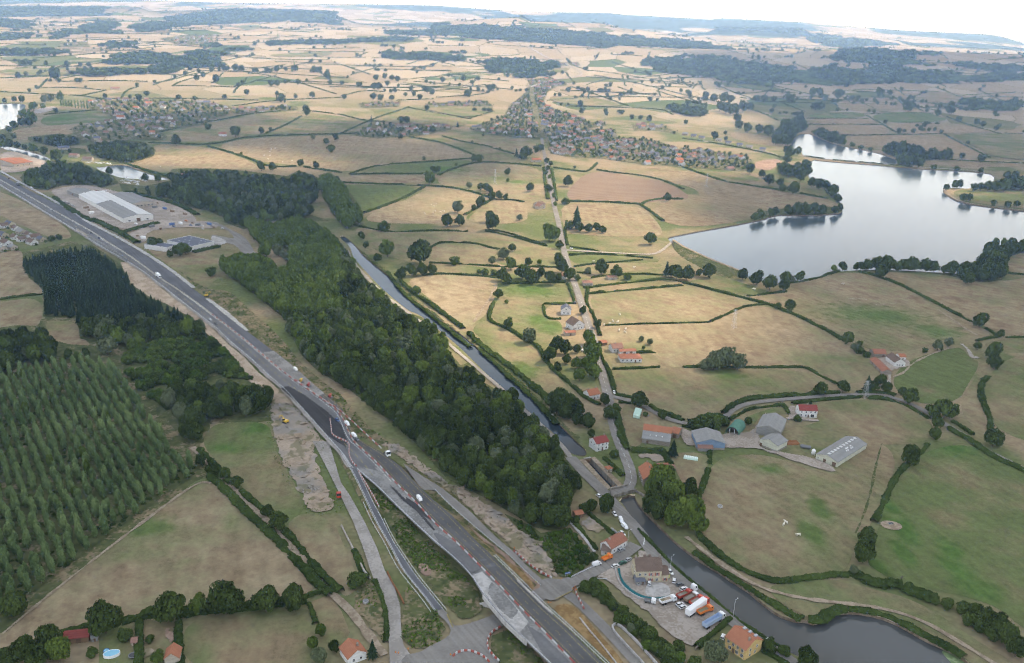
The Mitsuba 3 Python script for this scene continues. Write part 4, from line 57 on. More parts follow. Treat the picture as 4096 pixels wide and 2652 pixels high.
WOODS = {'copse':[[(-690.7,1221),(-721,1301),(-726,1370),(-715,1387),(-676.8,1368),(-615.7,1302),(-578.7,1261),(-548.4,1210),(-558.2,1175),(-574.1,1193),(-610.7,1184),(-614.6,1146),(-633.8,1147),(-657.1,1173)],[(-548.4,1210),(-509.5,1197),(-489.3,1247),(-476.9,1286),(-512.1,1296),(-523.9,1339),(-470.1,1360),(-431.5,1357),(-381.8,1336),(-345.1,1320),(-341,1373),(-311.3,1341),(-286.6,1296),(-264.3,1149),(-265.6,1076),(-221.6,1034),(-286.7,1022),(-305.9,974),(-338.4,1005),(-345.5,1027),(-376,1062),(-420.5,1088),(-441.7,1120),(-486.3,1140),(-523.7,1162)],[(-344.4,661.1),(-319.4,671.7),(-263.6,686.5),(-239,652.1),(-225.7,629),(-243.3,620.5),(-268.2,602.2),(-272,581.5),(-284.9,597.3),(-300.6,604.4),(-318.6,611.3)],[(-227.5,518.1),(-216.2,545.6),(-200.1,555),(-179,549.7),(-163.6,546.4),(-152.2,523.7),(-145.5,493.8),(-178.9,485.4),(-178.4,468.7),(-173.4,447.1),(-185.5,455.9),(-202.2,478.1),(-217.4,497.1)],[(-402.4,616.6),(-386.6,626.7),(-377.8,634.4),(-357.6,633.7),(-336.1,606.1),(-321,598.9),(-303.9,598),(-289.8,585.1),(-288.4,568.6),(-318.2,562.5),(-336.5,547.4),(-336.7,537.3),(-341.4,513)],[(-746,1537),(-748,1584),(-733,1619),(-676,1607),(-620.5,1522),(-597,1453),(-600.6,1383),(-609.1,1366),(-689.2,1434)],[(-884,1605),(-856,1667),(-788,1626),(-758,1567),(-770,1500),(-801,1517),(-860,1564)],[(-962,1610),(-945,1626),(-932,1656),(-895,1591),(-902,1550),(-919,1535)],[(-776,1470),(-769,1506),(-730,1500),(-704,1450),(-716,1430),(-737,1440),(-730,1403)]],'plane':[[(-296.7,1314),(-285.6,1343),(-254.9,1275),(-234.6,1212),(-197.4,1101),(-184.4,1052),(-180.5,1005),(-191.1,974),(-220.1,1045),(-261.9,1174)]],'wood':[[(-327.7,1035),(-279.9,1009),(-262.1,1060),(-215.4,988),(-169.2,884),(-153.2,832),(-138.8,796),(-112.1,752),(-90.9,706),(-67.2,686.6),(-54.1,656.7),(-50.9,627.9),(-43.7,610.6),(-35.9,590),(-28.6,597.6),(-17.6,560.2),(-9.9,549.8),(1.5,558.4),(10.4,520.4),(21,499),(28.2,490.6),(31.8,467.9),(35.9,447),(39.4,422.9),(33.8,404.4),(34,385.7),(27.2,375.4),(14.6,380.3),(3.9,391.5),(-9.7,405.2),(-31.4,423.9),(-42.9,445.1),(-55.3,468.2),(-74.5,495.9),(-88.1,513.7),(-106.6,539.5),(-132.6,566.9),(-151.9,597.9),(-166.8,632.8),(-184.6,676.7),(-195.6,691.9),(-220.7,730),(-248.3,766),(-280.7,812),(-291.1,850),(-277.7,870),(-250.4,866),(-231.6,820),(-219.6,821),(-227.4,896),(-264.1,899),(-288.1,943)]],'conifer':[[(-458.5,794),(-473.5,823),(-462.5,853),(-449.3,870),(-430.5,873),(-394,831),(-359.6,789),(-333.1,741),(-306.4,715),(-281.6,694.7),(-260.2,674.8),(-243.1,652.1),(-250.3,640.9),(-278,627.4),(-284.5,617),(-304.7,614.5),(-320.2,615.7),(-338.6,650),(-352.9,651.7),(-365.5,650),(-399.5,719),(-429.3,750)]],'slope':[[(34.8,339.8),(38.5,346),(43.4,349.7),(46.8,342.8),(52.2,331.6),(58.6,321),(66.4,310.1),(75.4,299.1),(73.7,288.8),(66.7,291.7),(59.5,303.4),(52.7,317.7),(45.7,330.1),(40.4,335.9)]],'scrub':[[(-279.3,588.2),(-284,614),(-278.7,627.1),(-257.2,642.7),(-241.3,654.7),(-217.2,622.1),(-202.7,599.9),(-176.1,562),(-201.9,559.2),(-219.9,554.7),(-218.8,525.8),(-212.5,504.2),(-232.3,524.4),(-260.4,557.9)]],'undergrowth':[[(-0.4,404),(15.2,391.4),(18.8,386.3),(33.5,392.8),(40.4,375.2),(44.2,369.3),(42.4,363.1),(32.1,349.7),(26.9,350.5),(19.3,376.1),(8.7,388.2)]],'plantation':[[(-367.3,531.2),(-346.4,563.5),(-324.9,573.9),(-298.8,585.1),(-279.6,576.3),(-249.8,538.8),(-215.9,491.5),(-194.7,460.8),(-173.2,440),(-172.7,431.8),(-189.7,379.2),(-198.9,345.6),(-204.5,324.7),(-210.9,310.3),(-218,287.3)]],'forest':[[(724,4227),(937,4314),(1029,4136),(1093,4033),(1237,3973),(1372,4090),(1437,3967),(1516,4071),(1661,4122),(1737,3996),(2267,4062),(2183,3901),(1760,3765),(1312,3646),(1242,3589),(1130,3375),(1175,3499),(1029,3647),(903,3457),(826,3500),(766,3607),(644,3721),(518.1,3871),(506.4,4032)],[(1472,4434),(1678,4637),(1856,4534),(2039,4522),(1800,4390),(1859,4217),(1667,4139),(1513,4153),(1429,4193)],[(1908,4258),(2370,4262),(2305,4135),(2135,4115)],[(1578,3261),(1747,3244),(1590,3020),(1471,3008)],[(-1475,3303),(-1552,3543),(-1536,3737),(-1401,3610),(-1293,3542),(-1380,3942),(-1403,4179),(-1238,4282),(-1156,4038),(-1254,3764),(-1146,3497),(-1125,3334),(-1229,3364),(-1265,3451),(-1362,3303)],[(-1434,2972),(-1355,3140),(-1292,3080),(-1271,3335),(-1237,3400),(-1122,3358),(-1183,3234),(-1210,3068),(-1299,3029),(-1381,2899)],[(-159.7,3859),(-106.2,4079),(32.6,4021),(55.9,3851),(125.3,3991),(126.8,3824),(19.9,3634),(-90.2,3531),(-110.2,3636)],[(-474.6,4326),(-404.9,4296),(-297.2,4276),(-270,3895),(-432.2,3941),(-602.2,3933),(-614.2,4095)],[(-7.6,3521),(146.2,3690),(152.9,3561),(-1.6,3415)],[(-2222,4380),(-2333,4890),(-2656,6007),(-2054,4667),(-2130,4520),(-2136,4247)],[(-1825,4049),(-1762,4139),(-1659,3892),(-1731,3864)],[(-2113,5037),(-2459,6263),(-1932,5289),(-1972,4822)],[(-4064,7248),(-3309,7362),(-3032,6765),(-3399,6595),(-3476,6186)],[(-3300,5868),(-2943,5535),(-2588,4845),(-2710,4809)],[(-2412,4270),(-2309,4340),(-2209,4135),(-2251,3980)],[(-2594,6826),(-2427,7347),(-2065,7427),(-1457,7455),(-1270,6484),(-1713,6744),(-1968,6236),(-2004,5606)],[(-2004,3582),(-1851,3691),(-1777,3540),(-1940,3464)],[(-1212,4380),(-894,4554),(-867,4419),(-1184,4278)],[(-886,4516),(-611.1,4881),(-588.3,4699),(-872,4444)],[(436.3,2766),(474.9,2762),(553.3,2740),(526.6,2600),(471.3,2517),(436.9,2602)],[(-843,5872),(-527.1,5961),(-246.1,5785),(19.8,5697),(279.8,5649),(538.1,5626),(812,5724),(970,5720),(1120,5578),(1205,5453),(776,4553),(789,4631),(463.2,4791),(170.1,4870),(-214,5080),(-550.1,5306),(-752,5289)],[(1606,8587),(1853,8662),(2252,8683),(2451,8678),(2642,8641),(3008,8534),(3288,8236),(2376,7018),(2494,8133),(2392,8457),(2070,8457)]],'shore':[[(332.8,907),(347.7,938),(374.3,951),(395.9,967),(428.9,969),(457.8,962),(487.7,957),(508.4,961),(537.1,1000),(571.9,1061),(605.9,1104),(630,1109),(661,1099),(627.9,1039),(575.3,1023),(543.3,957),(510.1,900),(490.1,888),(471,888),(463,903),(439.4,919),(392.4,916),(360.5,912)],[(312,1157),(339.6,1214),(388.5,1253),(428,1282),(452.1,1267),(471.4,1281),(452.5,1224),(403.7,1203),(350.5,1195)],[(562.2,1992),(645.3,2291),(712,2466),(804,2652),(800,2554),(726,2304),(677.1,2213),(591.5,1977)],[(727,2274),(783,2372),(779,2277),(776,2162),(725,2014),(702,2073),(710,2182)],[(773,1920),(835,2041),(897,2098),(900,2026),(888,1954),(950,1995),(897,1863),(815,1811),(785,1747),(728,1723),(767,1836)],[(748,1474),(786,1533),(829,1565),(891,1632),(985,1688),(878,1494),(798,1478)],[(460.7,1610),(508,1725),(509.6,1673),(550.4,1701),(517.6,1593),(487.6,1518),(454.6,1531)],[(483.7,1488),(508.5,1499),(509.2,1434),(488.5,1345),(469.9,1286),(476.8,1342),(487.3,1417)]]}
RIDGES = [(6300,650,[-0.2,-0.1,-0.1,-0,0,0,0.1,0.1,0.2,0.2,0.3],[0,151.6,196.8,257.6,243.3,230.2,235.1,211.9,164.5,128.2,0]),(12500,1800,[-0.6,-0.6,-0.5,-0.3,-0.2,-0.1,0,0.1,0.1,0.2,0.2,0.3,0.4,0.5,0.6],[0,246,262.9,288.7,330.2,360.9,328.4,365,348.1,330.1,353.4,344.1,294,288.6,0]),(9000,800,[0.1,0.2,0.2,0.3,0.3,0.3,0.4,0.4,0.5],[0,199.3,245.1,267.9,260.5,236.3,187.8,142,0]),(4700,500,[0,0.1,0.2,0.3,0.3,0.4,0.5,0.6,0.6],[0,134.6,135.7,142,153.6,174.7,168.4,180.3,0]),(7600,700,[-0.7,-0.6,-0.6,-0.5,-0.4,-0.4,-0.4,-0.3,-0.2,-0.2,-0.1],[0,149.5,157.9,192.9,212,194.2,179.5,232.8,233.6,196.9,0])]
HW = {'left':[(-806,1317,0.8),(-713,1208,0.8),(-640.4,1129,0.8),(-577.4,1060,0.8),(-532.2,1011,0.8),(-489.5,964,0.9),(-437.2,905,0.9),(-384.9,850,1),(-356.4,818,1),(-329.4,784,1),(-301.1,748,1),(-273.9,714,1),(-254.5,689.7,1.1),(-238.6,670.1,1.1),(-217.2,638.9,1.2),(-202.7,620.3,1.2),(-183.5,594.4,1.3),(-169.6,574.1,1.3),(-156,556.6,1.4),(-140.2,532.2,1.5),(-126.9,511.3,1.5),(-108.9,482.3,1.5),(-96.4,463,1.6),(-88.4,446.8,1.7)],'med':[(-816,1335,0.8),(-733,1245,0.8),(-648.7,1155,0.8),(-584.7,1085,0.8),(-528.6,1025,0.8),(-475.6,969,0.9),(-432.5,918,0.9),(-394.8,876,1),(-365.4,840,1),(-337.2,804,1),(-302.4,765,1),(-268.3,723,1.1),(-251.3,701,1.1),(-235.2,681.3,1.1),(-219.3,660.2,1.2),(-208.4,646.5,1.2),(-197.4,631.8,1.2),(-184.9,614.6,1.3),(-163.5,585.6,1.3),(-145.9,563.5,1.4),(-127.5,543,1.5),(-107.1,517.4,1.6),(-93.7,479.8,1.7),(-83,465.2,2),(-73.6,451.3,2.3),(-59.8,428.2,2.9),(-46.5,408.4,3.5),(-35.6,388.8,4),(-24.2,373,4.6),(-15,358.2,5.2),(-7.8,346.5,5.7),(0.4,333.6,6),(8.8,319.9,6),(17.8,306.3,6),(28.9,288.6,6),(35.1,279.2,6)],'right':[(-833,1365,0.8),(-755,1284,0.8),(-658.5,1181,0.8),(-579.5,1100,0.8),(-517.9,1031,0.8),(-487.8,999,0.9),(-440.5,947,0.9),(-383,884,1),(-329.7,820,1),(-291.1,770,1),(-257.7,728,1.1),(-211.5,664.6,1.2),(-190.2,637.4,1.2),(-171.5,612.3,1.3),(-154.3,589.9,1.3),(-133.2,560.3,1.4),(-109.1,526.5,1.6),(-93,485.7,1.7),(-84.3,475.5,1.9),(-74.3,466.3,2.3),(-61.1,449.5,2.9),(-47.9,426.5,3.5),(-38.6,411.9,4),(-26.7,395.1,4.6),(-15.3,375.1,5.2),(-4.5,358.2,5.7),(7.1,339.6,6),(18.4,321.5,6),(27.8,308.7,6),(40.3,289.3,6),(46.8,279.9,6)],'old_left':[(-84.3,444.2,1.9),(-69.4,424.1,2.5),(-57.6,406.4,2.9),(-45.7,388.7,3.4),(-33.9,371.7,4),(-23.8,358.2,4.6),(-14.1,343.2,5.2),(-8.3,328.8,6),(1.6,311.2,6),(11.8,297.4,6),(19.7,286.3,6),(25.1,278.6,6)],'ramp_l':[(-96.4,463,1.6),(-88.4,446.8,1.7),(-80.3,428.6,1.7),(-72.4,409.7,1.5),(-64,389.6,1.3),(-55.8,373.6,1.1),(-46.8,353.1,0.8),(-40.2,342.8,0.5),(-32.4,330.7,0.4),(-28.2,323,0.3)],'ramp_r':[(-91.2,461.6,1.6),(-83.8,444.7,1.7),(-76.5,427.3,1.7),(-69.1,410,1.5),(-61.7,393.9,1.3),(-54.4,376.2,1.1),(-46.5,361.3,0.8),(-38.8,347.3,0.5),(-31.7,336,0.4),(-24,323.8,0.3)],'slip_l':[(-45.1,423.2,2.4),(-37.8,424.2,2.2),(-28,408.1,2),(-16.6,392.8,1.6),(-5.8,378.5,1.2),(2.9,367.9,0.8),(9.5,357.5,0.5),(18.2,344.9,0.3)],'slip_r':[(-58.9,451.4,2.9),(-46.8,438.7,2.6),(-34.5,426.5,2.2),(-25.9,415.5,1.9),(-17.2,403.6,1.6),(-9.2,391,1.2),(-1.2,379,0.9),(5.3,370.8,0.6),(12.3,358.4,0.5),(18.9,349.3,0.3)],'slab_l':[(-187,618,1.3),(-163.5,585.5,1.4),(-145.9,563.5,1.4),(-127.5,543,1.5)],'slab_r':[(-178.8,623.5,1.3),(-154.6,591,1.4),(-133.2,560.1,1.4),(-124.8,548.5,1.5)],'shoulder':[(-771,1313,0.8),(-668.6,1200,0.8),(-585.7,1112,0.8),(-519.8,1038,0.8),(-504.6,1017,0.9),(-473.3,985,0.9),(-443.9,955,0.9),(-385.9,891,1),(-332.1,827,1),(-292.5,774,1)],'shoulder2':[(-270.5,744,1.1),(-258,729,1.1),(-236.5,700,1.1),(-211.2,665.3,1.2)],'on2':[(29.1,340.2,0.3),(35.3,333.3,0.3),(39.8,325.5,0.3),(45.9,315.3,0.3),(51.5,304.6,0.3),(57.3,293.7,0.3)]}
P = {'village_road':[(67.1,435.3),(71.7,447.8),(72,461.5),(70.3,481.2),(68.8,496.3),(67.7,523.2),(68.7,552.8),(68.1,587.8),(67.2,615.2),(67.6,648.3),(66.6,680.9),(64.8,724),(63.1,768),(60.9,822),(57.6,883),(55.7,941),(54.3,986),(54,1042),(53.7,1130),(52,1193),(51.1,1296),(50,1417),(49.5,1530),(48.7,1680),(47.3,1817),(47.2,1977),(44.9,2137),(42.7,2358),(39,2549),(35.7,2753),(32.5,2961),(29.4,3114)],'far_road':[(29.4,3114),(70.9,3276),(149,3450),(231,3563),(232.7,3692),(201.1,3882),(182.7,4025),(123.7,4162),(54.5,4442),(-16.1,4723),(-133,4989)],'dam_track':[(58,976),(79,975),(103.1,973),(135.4,972),(159.7,972),(185.8,1036)],'farm_lane':[(71.3,566.4),(77.4,562.9),(87.6,557.1),(94.3,548.3),(102.9,534.4),(112,527.6),(118,526.5),(127.9,524.3),(142.5,535.4),(143.8,539.5),(151.2,551.3),(161.4,561.8),(177,568.7),(203.4,576.9),(225.6,582.8),(247.9,588.2),(264,589.9),(277,583.5),(284.4,571.9),(288.7,558.5),(293,539.7),(299,522.1),(296,517.6),(301,507),(307.5,493.1),(312.7,481.6),(320,460.5)],'quay_road':[(37.8,472.7),(45.5,452.3),(53.9,434.2),(58.9,420),(64.3,405.9),(69.5,392.6),(73.9,373.6),(78.8,362.7),(84.2,353.3),(91.6,340.9),(99.9,327.9),(107.7,315.7),(115.5,305.8),(121,298.3)],'towpath':[(-182,932),(-165,881),(-143.2,831),(-126.4,795),(-113,768),(-101.2,748),(-90,729),(-70.3,695.5),(-53.3,664.5),(-42.6,643.1),(-30,618.7),(-18.3,595.9),(-7.2,574.5),(12.8,532.1),(30.5,494.9),(35.2,481.8),(37.8,472.7)],'east_road':[(18.8,344.3),(29.4,346.1),(37.7,352.3),(45,359.7),(52.4,366.1),(58.6,372.6),(66,381.9)],'west_road':[(2.8,322.1),(-3.2,316.8),(-12.2,311.1),(-20,303.2),(-27.5,294.9),(-34.9,288.5)],'under_road':[(2.8,322.1),(9,330),(18.7,338.9),(24,342.5)],'haul_l':[(-116.9,479.1),(-99.9,443),(-87.4,415.5),(-76.8,392.1),(-67.8,369.4),(-61.2,350.9),(-53.6,331.9),(-48.6,315.3),(-45.4,301.6),(-42.4,284.8)],'haul_r':[(-107.6,480),(-90.4,430.8),(-83,417.4),(-71,392.5),(-60.7,368.7),(-54.6,351.4),(-48.2,338.6),(-43.8,325.4),(-41.6,311),(-39.3,300.2),(-35.6,294.4),(-30,285.5)],'sand_l':[(-392.5,850),(-356.2,784),(-318.8,741),(-301.5,728),(-270.4,697.3),(-249.3,667.4),(-226.6,638.5),(-207.1,610),(-187.9,574.5),(-174.9,559.1),(-165.1,550.2),(-158.4,536.5)],'sand_r':[(-384.5,852),(-356.8,819),(-327.6,779),(-302.3,747),(-273.3,712),(-253.5,686.5),(-236.6,663.8),(-215.6,633.4),(-197.9,611.1),(-179,582.2),(-166.9,567.6),(-155.6,551.2)],'work_area':[(-161.9,553),(-155.9,556.1),(-133.2,518.7),(-118.7,494.8),(-104.5,469),(-104.5,469),(-116.9,479.1),(-109.2,452.4),(-95.3,421),(-87.9,403.7),(-97.3,398.7),(-104.3,406.8),(-115.3,430.2),(-129.4,454.1),(-138.8,477.1),(-148.8,504.2)],'dirt_track':[(-184.6,465.3),(-173.3,452),(-160.9,436.9),(-147.3,421.2),(-130.7,401.7),(-109.6,377.6),(-99,363.4),(-85.5,345.8),(-75.5,332.5),(-70,326.7),(-63.4,319.1),(-57.5,310),(-52,302.1),(-46,293.7)],'tow2':[(92.6,391),(99.6,378.1),(106.5,367),(112.8,358.1),(119.2,351.3),(126.8,346.9),(138.8,342.9),(154.6,341),(167.1,339.6),(178.8,336.2),(188.7,329.3),(194.5,321),(200.1,313),(206.9,302.4)],'parking':[(63.7,368.7),(69.2,379.6),(78.8,362.7),(84.2,353.3),(91.6,340.9),(99.9,327.9),(101.8,326.8),(90.4,315.4),(81,306.3),(77.8,308.3),(71.6,315),(67.5,322.9),(63.2,331),(57.5,338.6),(52.6,345.5),(47.6,352.7),(43.7,353.4),(48.1,358.5),(55.6,364)],'junction_w':[(-28.4,322.5),(-24.2,325.2),(-20.2,313.3),(-15.4,314.1),(-6.4,319.5),(0.9,324.4),(4.1,319.7),(1.7,314.8),(-2.4,311.2),(-5.2,305.1),(-4.4,299.8),(0.5,292.4),(0.7,285.7),(-37.1,283.5),(-39.3,293.3),(-31.2,296.4),(-24,301.2),(-19.9,308.7),(-22.2,315.1)],'junction_e':[(18.2,345.4),(18.9,350.4),(27.6,349.9),(32.2,348),(33.2,342.1),(29.1,338.6),(23.7,333),(17.4,335.7),(15.4,336.6)],'dirt_bank':[(-75.7,481),(-65.2,480.1),(-56.8,467.8),(-45.1,452.9),(-30.4,434.2),(-23,430.1),(-10.5,414.4),(3.5,398.3),(9.5,388),(18.1,382.1),(22,368.7),(25.7,352.6),(19,352.1),(12.3,360.8),(5.3,374.2),(-3.5,385.7),(-13.7,402.6),(-26.4,422.1),(-36.7,433.7),(-47.8,447.6),(-63,463.6)],'pink_strip':[(-44.9,428.3),(-37.7,426.5),(-28.6,410.7),(-17,394),(-6.1,379),(4,366.1),(12.3,353.9),(18.8,342.2),(15.5,337.7),(14.3,349.5),(-1.6,368.2),(-9,378.8),(-20,395.1),(-30.1,411.3)],'dry_verge':[(-20.7,395.1),(-12,382.4),(-1.5,366.9),(8.2,357),(14.9,346.2),(14.8,339.7),(8.3,348),(-4.3,365.5),(-14.9,383.5)],'dry_verge2':[(23.6,329.9),(28.8,332.3),(32.6,330.5),(37.2,322.9),(42.6,311.8),(48.7,300.5),(52.4,290.5),(43.4,293.3),(36.1,306.8),(30.6,316.6),(24.7,325)],'ditch':[(-74.4,430.5),(-68.7,424.7),(-53.3,402.2),(-40.7,382.8),(-29.2,366.1),(-18.4,350.6),(-9.8,338),(-6.6,323.9),(-10.2,319.7),(-16.9,318.3),(-23.2,326.8),(-30.5,337.7),(-38.7,352.5),(-47.4,368.4),(-55.4,385.7),(-64,404.2),(-70.8,418.4)],'ditch2':[(-2.4,308.9),(3,312),(9.1,307.8),(17.9,293.3),(20.1,288.5),(3.5,287.5),(-2,297.3),(-3.4,303.4)],'isle':[(-43.8,340),(-38.4,338.2),(-32.1,328.2),(-25.6,318.7),(-23.7,311.2),(-24.8,302.9),(-29.6,298.2),(-36.1,298.7),(-40.7,306.5),(-42.8,320.5)],'lawn_l':[(-61.4,344.2),(-55.9,342.4),(-50.8,325.9),(-47.3,310.6),(-46.6,301.6),(-49.1,302.3),(-54.7,311.1),(-64.7,326)],'depot_yard':[(-633.9,1185),(-627.8,1208),(-614.1,1234),(-591.3,1228),(-537.5,1192),(-501,1174),(-448.4,1136),(-398.7,1075),(-377.9,1030),(-398.5,1026),(-426.6,990),(-446.4,987),(-472.1,1004),(-487.8,1024),(-498.4,1022),(-575.2,1109)],'depot_yard2':[(-436.4,967),(-426.3,998),(-398.5,1026),(-371.6,1047),(-352.1,1035),(-349.1,1005),(-385.4,1013),(-411.2,993),(-416.9,971),(-399.9,936),(-408.8,932)],'depot_lane':[(-374.9,1046),(-353.7,1035),(-328,1002),(-307.3,977),(-291.7,946),(-265.9,888),(-283.4,897),(-304.7,937),(-314.1,942),(-341,970),(-345.8,980),(-320.6,967),(-314.5,968),(-336.5,1007)],'depot_pad':[(-342.9,967),(-339,974),(-314.5,948),(-322.3,928)],'red_yard':[(-868,1485),(-839,1494),(-756,1421),(-735,1368),(-736,1327),(-750,1297),(-774,1317)],'farm_yard':[(107.3,523.9),(118.9,512.7),(137.4,511.4),(144.3,518.1),(153.2,515.9),(161.1,526),(172.2,548.2),(174.1,550.1),(161.6,519.8),(159.1,504.5),(156.2,495.6),(166.7,490.9),(175.8,489),(184.4,485.6),(190.6,480.7),(195.9,472),(193.7,467.3),(186.3,471.1),(175.8,478.1),(165.5,486.7),(154.9,495.5),(135,493.7),(115.7,494.7),(109.6,497),(109.4,511.8)],'farm_house_yard':[(191.7,562.3),(199.2,563),(194.1,545.4),(207.8,541.8),(204.6,538.2),(195,538.9),(189.7,540),(184.4,541.1),(188.7,546.5)],'fyard':[(290.9,664.9),(301.8,669.3),(315,667.7),(317,658.5),(310.7,648.6),(298.8,644.2),(289.4,634.3),(288.3,640)],'inn_yard':[(67.3,350.2),(76.9,350.5),(77.7,340.8),(70.9,339.5),(65.1,340)],'lock_l':[(43.2,470.5),(45.9,471.6),(59,437.6),(56.5,436.8)],'lock_r':[(50.1,473.4),(52.5,474.4),(65.8,441.6),(63.5,439.3)],'garden1':[(39.7,402.1),(47.7,407.6),(53.8,396.2),(44.5,389.8)],'garden2':[(78.2,480.1),(93.7,482.2),(94.8,472.2),(86.6,471.5),(86,476.8),(79,476.1)],'path1':[(34,400.7),(40.5,386.4),(45,374)],'lane_f':[(380.1,709),(379.7,694.9),(371.9,671.1),(378.8,678.3)],'lane_f2':[(289.4,634.3),(285.3,619.5),(270.6,596.3)],'lane_f3':[(247.8,615.5),(253.8,607.8),(248.5,591.3)],'gplot1':[(-138.3,305.2),(-135,305),(-132.3,296.2),(-134.3,293.8)],'gplot2':[(-142.8,291.1),(-139.4,293.5),(-137.8,288.1),(-140.5,286.2)],'verge_canal':[(-174.2,950),(-152.9,907),(-131.4,865),(-105.8,803),(-88.3,769),(-69.2,734),(-51.5,699.8),(-26.5,656.2),(-9.6,621.1),(7.8,585.3),(24.5,548.3),(34.2,522.1),(46.4,494.2),(42.8,493.9),(30.5,522.8),(14.9,563),(-0.5,595.1),(-19.9,633.4),(-39.2,676.5),(-59.6,710),(-90.7,766),(-119.4,831),(-161.7,914)],'cause':[(583.4,1856),(598.1,1836),(647,1807),(697.5,1787),(743,1772),(800,1760),(867,1751),(901,1734)],'dam':[(187.6,1037),(194.4,1006),(214.4,955),(236.4,911)],'dam_foot':[(183.7,1001),(187.2,963),(202.5,917),(218.9,886),(238.7,895)],'street2':[(375,2081),(454.3,1987),(525.9,1897),(534.2,1828)],'isl_shore':[(732,1525),(716,1494),(701,1434),(698.4,1394),(714,1375),(770,1343)],'barren1':[(-309.1,3785),(-267.2,3857),(-219.4,3761),(-237,3674),(-286.9,3654)],'quarry':[(449.4,1719),(482.7,1774),(525.5,1796),(486.8,1694),(458.2,1636),(437.2,1647)],'beach':[(-1098,2032),(-1136,2116),(-1130,2191),(-1094,2134),(-1080,2039)],'cl_A':[(-422.7,1228),(-373.1,1223),(-353.5,1156),(-386.4,1189)],'dark_wedge':[(-155.6,553.4),(-151.3,557.6),(-137.4,544.3),(-118,520.9),(-104,500.8),(-92.6,469.5),(-82,456.9),(-74.8,450.6),(-83.9,444.6),(-90.8,459.7),(-96.5,472),(-108.4,484.3),(-124.6,509.3),(-139.3,532.3)],'patch1':[(-63.5,427),(-57,419),(-46.4,407.1),(-35.7,389.7),(-31.5,384.1),(-34.8,381.2),(-45.6,400),(-54.4,410.9)],'patch2':[(-34.6,378.6),(-30.7,382.2),(-22.6,370),(-15,359.1),(-8.8,348.5),(-14.2,344.3),(-21.5,355.1),(-29.3,367.1)],'patch3':[(11.3,309.1),(17.8,303.5),(26.7,290.1),(32.9,279.1),(26.2,278.7),(16.4,294.6)],'patch4':[(-13.8,342.5),(-9.1,345.9),(-0.8,333.5),(5.7,322.7),(11.9,311.5),(11.3,309.1),(8.3,303.8),(1.6,312.2),(-5.7,326.9),(-8.1,330.9)],'leftfill':[(-427.8,629.8),(-379.8,677.3),(-411.2,736),(-479.4,831),(-502.8,872),(-477.6,926),(-428,885),(-383.3,836),(-350.6,781),(-312.8,742),(-268.7,699.4),(-245.4,666.1),(-203.2,607.6),(-182.7,573.7),(-161.6,548.1),(-148.8,504.2),(-184.8,498.6),(-180.5,473.1),(-184.6,465.3),(-160.9,434.4),(-167.7,428.7),(-180.2,384),(-189.5,350.8),(-199.4,315),(-202.2,297.9),(-215,282.4)],'w1':[(237.3,510.1),(220.6,476.3),(210.9,454.7),(198.6,429.8),(189.4,412.9),(182.2,401.2)],'w2':[(403.4,806),(403.9,789),(403.2,764),(405.4,734)],'w3':[(-17.4,818),(-23.2,774),(-29.2,735),(-33,713)],'w4':[(125.1,483),(130.1,476.7),(135.4,466.7),(136.4,462.9)],'w5':[(325.6,829),(336.7,833),(344.9,829)],'w6':[(346.4,814),(358.9,818),(370.7,823)],'w7':[(-202.3,297),(-197.8,319),(-189.8,350.2),(-180.6,383.2),(-167.7,426.6),(-160.1,424.8)],'w8':[(289.3,625.6),(302.1,635.7),(318.2,658.6),(344.4,682.4),(363.6,696.4)]}
